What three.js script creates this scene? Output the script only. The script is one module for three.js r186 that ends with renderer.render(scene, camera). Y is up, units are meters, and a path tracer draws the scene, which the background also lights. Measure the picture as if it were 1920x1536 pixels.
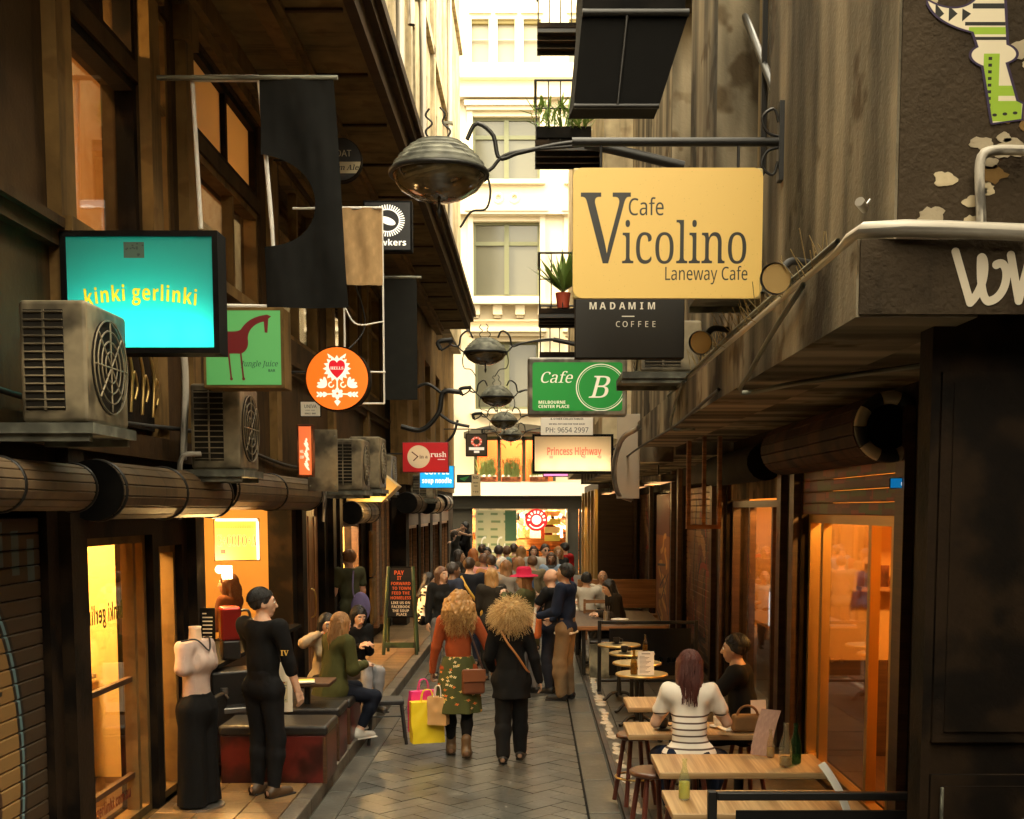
import * as THREE from 'three';
import { mergeGeometries } from 'three/addons/utils/BufferGeometryUtils.js';
import { RoundedBoxGeometry } from 'three/addons/geometries/RoundedBoxGeometry.js';
import { RectAreaLightUniformsLib } from 'three/addons/lights/RectAreaLightUniformsLib.js';
RectAreaLightUniformsLib.init();
const scene = new THREE.Scene();
// ---------- camera: 2.5 m up, tilted 5 degrees down, lens shifted upwards
const F = 2200, PITCH = 5 * Math.PI / 180, CX = 1000, CY = 1147, CAMY = 2.5;
const camera = new THREE.PerspectiveCamera(2 * Math.atan(CY / F) * 180 / Math.PI, 2000 / 2294, 0.1, 400);
camera.position.set(0, CAMY, 0); camera.rotation.x = -PITCH;
camera.setViewOffset(2000, 2294, 0, 0, 1920, 1536);
scene.add(camera);
// ---------- exposure, sky, sun
const EXPO = 10.5, GL = 1 / EXPO;
const renderer = new THREE.WebGLRenderer({ antialias: true });
renderer.toneMapping = THREE.LinearToneMapping; renderer.toneMappingExposure = EXPO;
renderer.shadowMap.enabled = true;
{
  const w = 64, h = 32, d = new Float32Array(w * h * 4);
  for (let y = 0; y < h; y++) for (let x = 0; x < w; x++) {
    const el = (0.5 - (y + 0.5) / h) * -Math.PI, s = Math.max(0, Math.sin(el)), i = (y * w + x) * 4;
    const l = el > 0 ? 0.62 + 0.5 * s : 0.25;
    d[i] = l * 1.08; d[i + 1] = l * 0.965; d[i + 2] = l * 0.71; d[i + 3] = 1;
  }
  const t = new THREE.DataTexture(d, w, h, THREE.RGBAFormat, THREE.FloatType);
  t.mapping = THREE.EquirectangularReflectionMapping; t.magFilter = THREE.LinearFilter; t.needsUpdate = true;
  scene.background = t; scene.environment = t;
}
const sun = new THREE.DirectionalLight(0xffe2b0, 1.2);
sun.position.set(-30, 26, -8); sun.target.position.set(0, 0, -20); sun.castShadow = true; sun.shadow.radius = 24;
Object.assign(sun.shadow.camera, { left: -40, right: 40, top: 40, bottom: -40, near: 1, far: 120 });
scene.add(sun, sun.target);
// ---------- helpers
let seed = 7; const rnd = () => { seed = (seed * 1664525 + 1013904223) >>> 0; return seed / 4294967296; };
const rr = (a, b) => a + (b - a) * rnd();
const V = (x, y, z) => new THREE.Vector3(x, y, z);
function P(px, py, d) { // a photograph pixel at a depth of d metres down the lane
  const x = (px - CX) / F, y = -(py - CY) / F, c = Math.cos(PITCH), s = Math.sin(PITCH);
  const dy = y * c - s, dz = -c - y * s, k = -d / dz;
  return V(x * k, CAMY + dy * k, -d);
}
const h3 = (x, y, z) => { let n = Math.imul(x, 374761393) + Math.imul(y, 668265263) + Math.imul(z, 1274126177); n = Math.imul(n ^ (n >>> 13), 1274126177); return ((n ^ (n >>> 16)) >>> 0) / 4294967296; };
function noise3(x, y, z) {
  const xi = Math.floor(x), yi = Math.floor(y), zi = Math.floor(z); let a = x - xi, b = y - yi, c = z - zi;
  a = a * a * (3 - 2 * a); b = b * b * (3 - 2 * b); c = c * c * (3 - 2 * c);
  const L = (p, q, t) => p + (q - p) * t;
  return L(L(L(h3(xi, yi, zi), h3(xi + 1, yi, zi), a), L(h3(xi, yi + 1, zi), h3(xi + 1, yi + 1, zi), a), b), L(L(h3(xi, yi, zi + 1), h3(xi + 1, yi, zi + 1), a), L(h3(xi, yi + 1, zi + 1), h3(xi + 1, yi + 1, zi + 1), a), b), c);
}
// tileable noise on an n-cell torus
function tnoise(u, v, n, s, m = n) {
  const x = u * n, y = v * m, xi = Math.floor(x), yi = Math.floor(y); let a = x - xi, b = y - yi; a = a * a * (3 - 2 * a); b = b * b * (3 - 2 * b);
  const g = (i, j) => h3(((i % n) + n) % n, ((j % m) + m) % m, s);
  return (g(xi, yi) * (1 - a) + g(xi + 1, yi) * a) * (1 - b) + (g(xi, yi + 1) * (1 - a) + g(xi + 1, yi + 1) * a) * b;
}
const fbm = (u, v, n, s, m = n, o = 4) => { let t = 0, a = 0.5, q = 0; for (let k = 0; k < o; k++) { t += a * tnoise(u, v, n << k, s + k, m << k); q += a; a *= 0.55; } return t / q; };
function dataTex(size, f, srgb = true) {
  const d = new Uint8Array(size * size * 4);
  for (let y = 0; y < size; y++) for (let x = 0; x < size; x++) { const c = f(x / size, y / size), i = (y * size + x) * 4; for (let k = 0; k < 3; k++) d[i + k] = Math.max(0, Math.min(255, (Array.isArray(c) ? c[k] : c) * 255)); d[i + 3] = 255; }
  const t = new THREE.DataTexture(d, size, size); t.wrapS = t.wrapT = THREE.RepeatWrapping; t.magFilter = THREE.LinearFilter; t.minFilter = THREE.LinearMipmapLinearFilter; t.generateMipmaps = true;
  if (srgb) t.colorSpace = THREE.SRGBColorSpace; t.needsUpdate = true; return t;
}
const smooth = (a, b, x) => { x = Math.max(0, Math.min(1, (x - a) / (b - a))); return x * x * (3 - 2 * x); };
const TEX = {
  // blotchy render: patches, chips, runs
  plaster: dataTex(512, (u, v) => { const a = fbm(u, v, 4, 1), b = fbm(u, v, 24, 9), st = fbm(u, v, 26, 31, 2), ch = smooth(0.64, 0.74, fbm(u, v, 9, 77)); const l = 1 - 0.16 * smooth(0.35, 0.8, a) - 0.14 * b - 0.22 * smooth(0.5, 0.8, st) * smooth(0.35, 0.7, a); return [l * (1 - 0.1 * ch), l * (0.985 - 0.12 * ch), l * (0.96 - 0.13 * ch)]; }),
  streak: dataTex(512, (u, v) => { const s = fbm(u, v, 9, 5, 1, 3), s2 = fbm(u, v, 50, 15, 8), a = fbm(u, v, 4, 3), p = smooth(0.6, 0.72, fbm(u, v, 7, 52)); const l = 1.08 - 0.42 * smooth(0.3, 0.75, s) - 0.14 * s2 - 0.34 * a; return [l * (1 - 0.3 * p), l * (0.98 - 0.34 * p), l * (0.94 - 0.38 * p)]; }),
  grime: dataTex(256, (u, v) => 0.95 - 0.42 * smooth(0.4, 0.72, fbm(u, v, 5, 4)) - 0.15 * fbm(u, v, 30, 8)),
  stone: dataTex(256, (u, v) => { const a = fbm(u, v, 3, 11), b = fbm(u, v, 40, 12), sp = smooth(0.72, 0.76, fbm(u, v, 20, 13)); return 1 - 0.32 * a - 0.3 * b + 0.12 * sp; }),
  wood: dataTex(256, (u, v) => { const g = tnoise(u, v, 3, 5, 40) * 0.5 + tnoise(u, v, 4, 6, 90) * 0.3 + tnoise(u, v, 2, 7, 14) * 0.4; return [1.02 - 0.36 * g, 1 - 0.42 * g, 0.98 - 0.48 * g]; }),
  cloth: dataTex(128, (u, v) => 0.84 + 0.08 * Math.sin(u * 128 * Math.PI / 2) * Math.sin(v * 128 * Math.PI / 2) + 0.16 * (fbm(u, v, 4, 21) - 0.5)),
  fine: dataTex(128, (u, v) => fbm(u, v, 12, 61), false),
  foliage: dataTex(64, (u, v) => 0.7 + 0.5 * fbm(u, v, 6, 71)),
};
const texAt = (t, s, sy = s) => { const c = t.clone(); c.repeat.set(1 / s, 1 / sy); c.needsUpdate = true; return c; };
const TX = { plaster: texAt(TEX.plaster, 2.6), streak: texAt(TEX.streak, 3.1), grime: texAt(TEX.grime, 1.3), stone: texAt(TEX.stone, 0.9), wood: texAt(TEX.wood, 1.2, 0.5), woodV: texAt(TEX.wood, 0.5, 1.2), cloth: texAt(TEX.cloth, 0.35), fine: texAt(TEX.fine, 0.25), fineB: texAt(TEX.fine, 0.9) };
TX.woodV.rotation = Math.PI / 2;
const col = (c) => Array.isArray(c) ? new THREE.Color().setRGB(...c) : new THREE.Color(c);
// colours as linear base values [r,g,b]
const mat = (c, rough = 0.8, o = {}) => { const { tex, bump = 0, bt = 'fine', ...r } = o; const m = new (o.transmission !== undefined || o.clearcoat !== undefined || o.sheen !== undefined || rough >= 0.7 ? THREE.MeshPhysicalMaterial : THREE.MeshStandardMaterial)({ color: col(c), roughness: rough, ...r }); if (rough >= 0.7 && o.specularIntensity === undefined && m.isMeshPhysicalMaterial && !m.transmission) m.specularIntensity = 0.3; if (tex) m.map = TX[tex]; if (bump) { m.bumpMap = TX[bt]; m.bumpScale = bump; } return m; };
const M = {
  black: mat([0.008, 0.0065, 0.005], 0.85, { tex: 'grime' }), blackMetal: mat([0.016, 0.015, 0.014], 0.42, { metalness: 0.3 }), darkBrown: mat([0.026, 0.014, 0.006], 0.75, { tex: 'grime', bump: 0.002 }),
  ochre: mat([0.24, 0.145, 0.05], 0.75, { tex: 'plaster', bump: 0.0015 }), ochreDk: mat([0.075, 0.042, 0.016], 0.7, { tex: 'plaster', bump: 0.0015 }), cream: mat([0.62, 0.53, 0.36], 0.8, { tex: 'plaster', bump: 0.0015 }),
  white: mat([0.78, 0.75, 0.68], 0.6, { tex: 'grime' }), whitePlain: mat([0.78, 0.75, 0.68], 0.55), concrete: mat([0.44, 0.385, 0.29], 0.9, { tex: 'streak', bump: 0.003 }), concreteDk: mat([0.17, 0.13, 0.085], 0.9, { tex: 'plaster', bump: 0.003 }),
  soffit: mat([0.24, 0.17, 0.075], 0.85, { tex: 'plaster', bump: 0.0015 }), wood: mat([0.38, 0.2, 0.085], 0.5, { tex: 'wood' }), woodPale: mat([0.58, 0.42, 0.22], 0.42, { tex: 'wood' }), woodDk: mat([0.09, 0.045, 0.02], 0.5, { tex: 'wood' }), woodV: mat([0.42, 0.22, 0.09], 0.5, { tex: 'woodV' }),
  steel: mat([0.42, 0.4, 0.37], 0.32, { metalness: 0.9 }), zinc: mat([0.3, 0.3, 0.23], 0.68, { tex: 'grime' }), pipe: mat([0.66, 0.6, 0.5], 0.4, { tex: 'grime' }), brass: mat([0.55, 0.37, 0.13], 0.32, { metalness: 0.85 }), acWhite: mat([0.42, 0.34, 0.21], 0.5, { tex: 'grime' }), acDark: mat([0.02, 0.017, 0.013], 0.7),
  rubber: mat([0.015, 0.014, 0.013], 0.6), redBox: mat([0.13, 0.013, 0.009], 0.38, { tex: 'grime' }), leather: mat([0.016, 0.014, 0.013], 0.36, { bump: 0.0015 }), green: mat([0.09, 0.13, 0.04], 0.6, { tex: 'grime' }),
  glass: mat([1, 1, 1], 0.02, { transmission: 1, thickness: 0, ior: 1.5 }), frost: mat([0.9, 0.72, 0.4], 0.75, { transmission: 0.75, thickness: 0 }), leaf: mat([0.16, 0.26, 0.05], 0.6, { transmission: 0.25, thickness: 0, side: THREE.DoubleSide }), terracotta: mat([0.42, 0.14, 0.06], 0.8, { tex: 'grime' }), paper: mat([0.75, 0.7, 0.62], 0.8),
};
const used = {};
const numbered = (n) => { used[n] = (used[n] ?? -1) + 1; return used[n] ? n + '_' + String(used[n]).padStart(3, '0') : n; };
function tag(o, label, category, group) { o.userData.label = label; o.userData.category = category; if (group) o.userData.group = group; return o; }
function thing(name, label, category, pos = [0, 0, 0], turn = 0, group) { const g = new THREE.Group(); g.name = numbered(name); g.position.set(...pos); g.rotation.y = turn; scene.add(g); return tag(g, label, category, group); }
function structure(name, parts, m) { const o = mesh(name, parts, m, scene); o.name = numbered(name); o.userData.kind = 'structure'; return o; }
function mesh(name, geo, m, parent) {
  const g = Array.isArray(geo) ? (geo.length > 1 ? mergeGeometries(geo.map((x) => { const y = x.index ? x.toNonIndexed() : x; for (const k of Object.keys(y.attributes)) if (!['position', 'normal', 'uv'].includes(k)) y.deleteAttribute(k); return y; })) : geo[0]) : geo;
  const o = new THREE.Mesh(g, m); o.name = name; o.castShadow = o.receiveShadow = true; parent.add(o); return o;
}
function copyOf(o, pos, turn, label, group) { const c = o.clone(); c.name = numbered(o.name.replace(/_\d{3}$/, '')); c.userData = { ...o.userData }; scene.add(c); c.position.set(...pos); c.rotation.y = turn; if (label) c.userData.label = label; if (group) c.userData.group = group; return c; }
// uv in metres by the dominant axis of the normal
function uvm(g) { const p = g.attributes.position, n = g.attributes.normal, u = new Float32Array(p.count * 2); for (let i = 0; i < p.count; i++) { const ax = Math.abs(n.getX(i)), ay = Math.abs(n.getY(i)), az = Math.abs(n.getZ(i)); const x = p.getX(i), y = p.getY(i), z = p.getZ(i); if (ay > ax && ay > az) { u[i * 2] = z; u[i * 2 + 1] = x; } else if (ax > az) { u[i * 2] = z; u[i * 2 + 1] = y; } else { u[i * 2] = x; u[i * 2 + 1] = y; } } g.setAttribute('uv', new THREE.BufferAttribute(u, 2)); return g; }
const rot = (g, x = 0, y = 0, z = 0) => g.applyMatrix4(new THREE.Matrix4().makeRotationFromEuler(new THREE.Euler(x, y, z)));
// box from corner to corner, in world metres
const bx = (x0, x1, y0, y1, z0, z1) => uvm(new THREE.BoxGeometry(Math.abs(x1 - x0), Math.abs(y1 - y0), Math.abs(z1 - z0)).translate((x0 + x1) / 2, (y0 + y1) / 2, (z0 + z1) / 2));
const bd = (x0, x1, y0, y1, d0, d1) => bx(x0, x1, y0, y1, -d1, -d0);  // the same with depths down the lane
const rbx = (w, h, d, r = 0.01, x = 0, y = 0, z = 0, s = 2) => uvm(new RoundedBoxGeometry(w, h, d, s, Math.min(r, w / 2.01, h / 2.01, d / 2.01)).translate(x, y, z));
const cyl = (r0, r1, h, n = 16, x = 0, y = 0, z = 0) => uvm(new THREE.CylinderGeometry(r1, r0, h, n).translate(x, y + h / 2, z));
const sph = (r, x = 0, y = 0, z = 0, n = 12) => new THREE.SphereGeometry(r, n, Math.ceil(n * 0.7)).translate(x, y, z);
function tube(pts, r, n = 6, seg, closed = false) { const c = new THREE.CatmullRomCurve3(pts.map((p) => Array.isArray(p) ? V(...p) : p), closed, 'centripetal'); return new THREE.TubeGeometry(c, seg ?? Math.max(2, pts.length * 4), r, n, closed); }
function bar(a, b, r, n = 6) { a = Array.isArray(a) ? V(...a) : a; b = Array.isArray(b) ? V(...b) : b; const l = a.distanceTo(b), g = new THREE.CylinderGeometry(r, r, l, n); const q = new THREE.Quaternion().setFromUnitVectors(V(0, 1, 0), b.clone().sub(a).normalize()); return g.applyQuaternion(q).translate((a.x + b.x) / 2, (a.y + b.y) / 2, (a.z + b.z) / 2); }
const lathe = (pts, n = 24) => uvm(new THREE.LatheGeometry(pts.map(([x, y]) => new THREE.Vector2(x, y)), n));
function extrude(pts, depth, bevel = 0) { const s = new THREE.Shape(pts.map(([x, y]) => new THREE.Vector2(x, y))); return uvm(new THREE.ExtrudeGeometry(s, { depth, bevelEnabled: bevel > 0, bevelSize: bevel, bevelThickness: bevel, bevelSegments: 1, steps: 1 })); }
function canvasTex(w, h, draw) { const c = document.createElement('canvas'); c.width = w; c.height = h; const g = c.getContext('2d'); draw(g, w, h); const t = new THREE.CanvasTexture(c); t.colorSpace = THREE.SRGBColorSpace; t.anisotropy = 4; return t; }
const glow = (c, k, map) => { const m = new THREE.MeshStandardMaterial({ color: map ? 0xffffff : col(c), roughness: 0.4, emissive: col(c), emissiveIntensity: k * GL }); if (map) { m.map = map; m.emissiveMap = map; } return m; };
function lamp(c, cd, pos, r = 1) { const l = new THREE.PointLight(col(c), cd * GL, 0, 2); l.position.set(...pos); l.castShadow = true; l.shadow.radius = r; l.name = 'lamp'; scene.add(l); return l; }
function area(c, k, w, h, pos, look) { const l = new THREE.RectAreaLight(col(c), k * GL, w, h); l.position.set(...pos); l.lookAt(...look); l.name = 'panel_light'; scene.add(l); return l; }
const WARM = [1, 0.6, 0.2], WARMER = [1, 0.48, 0.11];
// wall in the plane across x (facing the lane) with rectangular openings [d0,d1,y0,y1]
function wallGeo(x0, x1, d0, d1, y0, y1, holes = []) {
  const ds = [...new Set([d0, d1, ...holes.flatMap((h) => [h[0], h[1]])])].sort((a, b) => a - b).filter((v) => v >= d0 && v <= d1), out = [];
  for (let i = 0; i < ds.length - 1; i++) {
    const m = (ds[i] + ds[i + 1]) / 2; let y = y0;
    for (const h of holes.filter((h) => h[0] < m && h[1] > m).sort((a, b) => a[2] - b[2])) { if (h[2] > y + 1e-4) out.push(bd(x0, x1, y, h[2], ds[i], ds[i + 1])); y = h[3]; }
    if (y1 > y + 1e-4) out.push(bd(x0, x1, y, y1, ds[i], ds[i + 1]));
  }
  return out;
}
// the same across z (facing the camera), openings [x0,x1,y0,y1]
function wallZ(d0, d1, x0, x1, y0, y1, holes = []) { return wallGeo(0, 1, x0, x1, y0, y1, holes).map((g) => { const p = g.attributes.position; for (let i = 0; i < p.count; i++) { const a = p.getX(i), z = -p.getZ(i); p.setXYZ(i, z, p.getY(i), a > 0.5 ? -d0 : -d1); } g.computeVertexNormals(); g.computeVertexNormals(); return uvm(g); }); }
// ================= ground, lane, footpaths
{
  structure('ground', [bx(-70, 70, -0.3, -0.06, -110, 40)], mat([0.11, 0.1, 0.085], 0.8, { tex: 'stone' }));
  structure('cross_street', [bx(-60, 60, -0.06, -0.02, -45, -38.4)], mat([0.07, 0.066, 0.06], 0.7, { tex: 'stone' }));
  const road = structure('lane_road', [bd(-1.84, 0.74, -0.06, -0.014, -6, 38.4)], mat([0.06, 0.055, 0.046], 0.85));
  const tones = [[0.165, 0.165, 0.15], [0.185, 0.183, 0.162], [0.145, 0.146, 0.135], [0.2, 0.193, 0.168], [0.172, 0.165, 0.142]].map((c) => mat(c, 0.28, { tex: 'stone', bump: 0.0015, bt: 'fineB' }));
  // herringbone of bluestone pavers laid at 45 degrees
  const W = 0.2, c45 = Math.SQRT1_2, X0 = -1.6, X1 = 0.44, D0 = 6.5, D1 = 38, gap = 0.0042, list = [];
  const clip = (poly, f) => { const o = []; poly.forEach((p, i) => { const q = poly[(i + 1) % poly.length], a = f(p), b = f(q); if (a >= 0) o.push(p); if ((a >= 0) !== (b >= 0)) { const t = a / (a - b); o.push([p[0] + (q[0] - p[0]) * t, p[1] + (q[1] - p[1]) * t]); } }); return o; };
  for (let i = -20; i < 190; i++) for (let j = -130; j < 190; j++) {
    const c = (((i - j) % 4) + 4) % 4; if (c !== 0 && c !== 3) continue;
    const w = c === 0 ? 2 * W : W, h = c === 0 ? W : 2 * W;
    const q = [[i * W + gap, j * W + gap], [i * W + w - gap, j * W + gap], [i * W + w - gap, j * W + h - gap], [i * W + gap, j * W + h - gap]].map(([x, y]) => [(x - y) * c45, (x + y) * c45]);
    const cx = (q[0][0] + q[2][0]) / 2, cy = (q[0][1] + q[2][1]) / 2; if (cy < D0 || cy > D1 || cx < X0 - 0.3 || cx > X1 + 0.3) continue;
    let poly = clip(clip(q, (p) => p[0] - X0), (p) => X1 - p[0]); if (poly.length < 3) continue;
    let ar = 0; poly.forEach((p, k) => { const n = poly[(k + 1) % poly.length]; ar += p[0] * n[1] - p[1] * n[0]; }); if (Math.abs(ar) < 0.006) continue;
    list.push({ poly, cy });
  }
  list.sort((a, b) => a.cy - b.cy);
  const first = list.findIndex((e) => e.cy > 9.0), far = [];
  list.forEach((e, k) => {
    const g = extrude(e.poly.map(([x, y]) => [x, y]), 0.03); rot(g, -Math.PI / 2); uvm(g);   // shape x -> x, y -> depth
    const dy = -0.033 + rr(-0.0022, 0.0022); g.translate(0, dy, 0);
    const b = g.index ? g.toNonIndexed() : g;
    if (k >= first && k < first + 300) mesh('paver', b, tones[(rnd() * 5) | 0], road); else far.push(b);
  });
  mesh('far_pavers', far, tones[0], road).userData.kind = 'stuff';
  for (let k = 0; k < 22; k++) { mesh('edge_slab', [rbx(0.2, 0.03, 1.48, 0.004, -1.715, -0.018 + rr(-0.002, 0.002), -(6.5 + k * 1.5))], tones[(k * 3) % 5], road); mesh('edge_slab', [rbx(0.255, 0.03, 1.18, 0.004, 0.592, -0.018 + rr(-0.002, 0.002), -(6.5 + k * 1.2))], tones[(k * 2 + 1) % 5], road); }
  { const gs = []; for (let k = 0; k < 140; k++) { const q = cyl(1, 1, 0.002, 7).scale(rr(0.008, 0.022), 1, rr(0.008, 0.02)); gs.push(q.translate(rr(-1.55, 0.4), 0.0005, -rr(8.5, 24))); } mesh('gum_spots', gs, mat([0.3, 0.29, 0.26], 0.8), road).userData.kind = 'stuff'; }
  mesh('drain_channel', [bd(0.443, 0.461, -0.014, -0.009, 6, 38)], M.black, road);
  // raised left footpath with stone kerb and ochre tiles
  const fl = structure('footpath_left', [bd(-3.0, -1.97, -0.06, 0.108, -6, 38.3)], mat([0.05, 0.035, 0.02], 0.8));
  const kt = [mat([0.2, 0.17, 0.125], 0.5, { tex: 'stone', bump: 0.0015, bt: 'fineB' }), mat([0.16, 0.135, 0.1], 0.5, { tex: 'stone', bump: 0.0015, bt: 'fineB' })];
  for (let k = 0; k < 36; k++) mesh('kerb_stone', [rbx(0.14, 0.17, 0.99, 0.012, -1.9, 0.035, -(3 + k))], kt[k % 2], fl);
  const tt = [[0.33, 0.2, 0.085], [0.27, 0.155, 0.065], [0.38, 0.24, 0.11]].map((c) => mat(c, 0.4, { tex: 'stone' })), tg = rbx(0.327, 0.02, 0.327, 0.004);
  for (let a = 0; a < 3; a++) for (let b = 0; b < 72; b++) { const t = mesh('tile', tg, tt[(a * 7 + b * 5 + ((rnd() * 3) | 0)) % 3], fl); t.position.set(-2.14 - a * 0.335, 0.112 + rr(-0.001, 0.001), -(6.2 + b * 0.335)); }
  // right footpath: dark kerb, flaking white edge, bluestone slabs
  const fr = structure('footpath_right', [bd(0.745, 2.62, -0.06, 0.004, -6, 38.3)], mat([0.04, 0.037, 0.032], 0.8));
  mesh('kerb_edge', [bd(0.742, 0.79, -0.05, 0.03, -6, 38.2)], mat([0.045, 0.03, 0.022], 0.6, { tex: 'grime' }), fr);
  const flake = mat([0.62, 0.57, 0.47], 0.7, { tex: 'stone', bump: 0.004 });
  for (let k = 0; k < 105; k++) { const d = 6.5 + k * 0.21, n = 9, s = []; if (rnd() < 0.13) continue; const ph = rr(0, 6), L = rr(0.1, 0.15), Wd = rr(0.04, 0.075); for (let i = 0; i < n; i++) { const t = i / n * Math.PI * 2, q = 0.75 + 0.35 * noise3(i * 1.7, k, ph); s.push([Math.cos(t) * Wd * q, Math.sin(t) * L * q]); } const g = extrude(s, 0.006); rot(g, -Math.PI / 2); uvm(g); mesh('paint_flake', g.translate(0.855 + rr(-0.015, 0.02), 0.0285, -d), flake, fr); }
  const sl = [[0.115, 0.105, 0.085], [0.1, 0.094, 0.08], [0.14, 0.125, 0.1]].map((c) => mat(c, 0.4, { tex: 'stone', bump: 0.0015, bt: 'fineB' }));
  mesh('kerb_slab', [bd(0.792, 0.945, -0.05, 0.029, -6, 38.2)], sl[1], fr);
  for (let k = 0; k < 32; k++) for (let a = 0; a < 2; a++) mesh('slab', [rbx(a ? 0.95 : 0.68, 0.03, 0.985, 0.004, a ? 2.115 : 1.293, 0.0145 + rr(-0.001, 0.001), -(6 + k + a * 0.4))], sl[(k * 2 + a + ((rnd() * 2) | 0)) % 3], fr);
}
// ================= shop room: an open-fronted warm box behind a facade
function room(parent, x0, x1, y0, y1, d0, d1, m, side) { // side -1: the lane lies at x1, +1: at x0
  const t = 0.06, back = side < 0 ? bd(x0 - t, x0, y0, y1, d0, d1) : bd(x1, x1 + t, y0, y1, d0, d1);
  mesh('room_wall', [back, bd(x0, x1, y0, y1, d0 - t, d0), bd(x0, x1, y0, y1, d1, d1 + t)], m, parent);
  mesh('room_ceiling', [bd(x0, x1, y1, y1 + t, d0, d1)], m, parent); mesh('room_floor', [bd(x0, x1, y0 - t, y0, d0, d1)], M.woodDk, parent);
}
function frameX(parent, name, x, d0, d1, y0, y1, t, dep, m, mull = [], trans = []) { // a window frame in a wall across x, with its panes
  const g = [bd(x - dep, x + dep, y0, y1, d0, d0 + t), bd(x - dep, x + dep, y0, y1, d1 - t, d1), bd(x - dep, x + dep, y0, y0 + t, d0 + t, d1 - t), bd(x - dep, x + dep, y1 - t, y1, d0 + t, d1 - t)];
  for (const q of mull) g.push(bd(x - dep * 0.8, x + dep * 0.8, y0 + t, y1 - t, q - t / 2, q + t / 2)); for (const q of trans) g.push(bd(x - dep * 0.9, x + dep * 0.9, q - t / 2, q + t / 2, d0 + t, d1 - t));
  return mesh(name, g, m, parent);
}
const paneX = (parent, x, d0, d1, y0, y1, m = M.glass) => mesh('pane', [bd(x - 0.003, x + 0.003, y0, y1, d0, d1)], m, parent);
// ================= added unseen walls and ceiling: they block sky light to dim the near lane
{
  const a = thing('added_sky_blocker', 'added unseen walls and ceiling blocking sky light at the near mouth of the lane', 'light_blocker');
  mesh('ceiling', [bd(-6.4, 7, 7.6, 7.9, -9, -5)], M.cream, a); mesh('added_shade_wall', [bd(2.32, 2.6, -0.05, 7.6, -9, 5.15)], M.concrete, a); mesh('back_wall', [bd(-6.4, 7, 0, 7.6, -9.2, -9)], M.ochre, a); mesh('side_wall', [bd(7, 7.2, 0, 15, -9, 5.5)], M.ochre, a); mesh('floor', [bd(-3, 7, -0.06, -0.016, -9, -6)], M.ochre, a);
}
const clothC = [[0.5, 0.08, 0.05], [0.05, 0.05, 0.07], [0.6, 0.5, 0.35], [0.1, 0.2, 0.25], [0.45, 0.3, 0.1]].map((c) => mat(c, 0.9, { tex: 'cloth' }));
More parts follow.
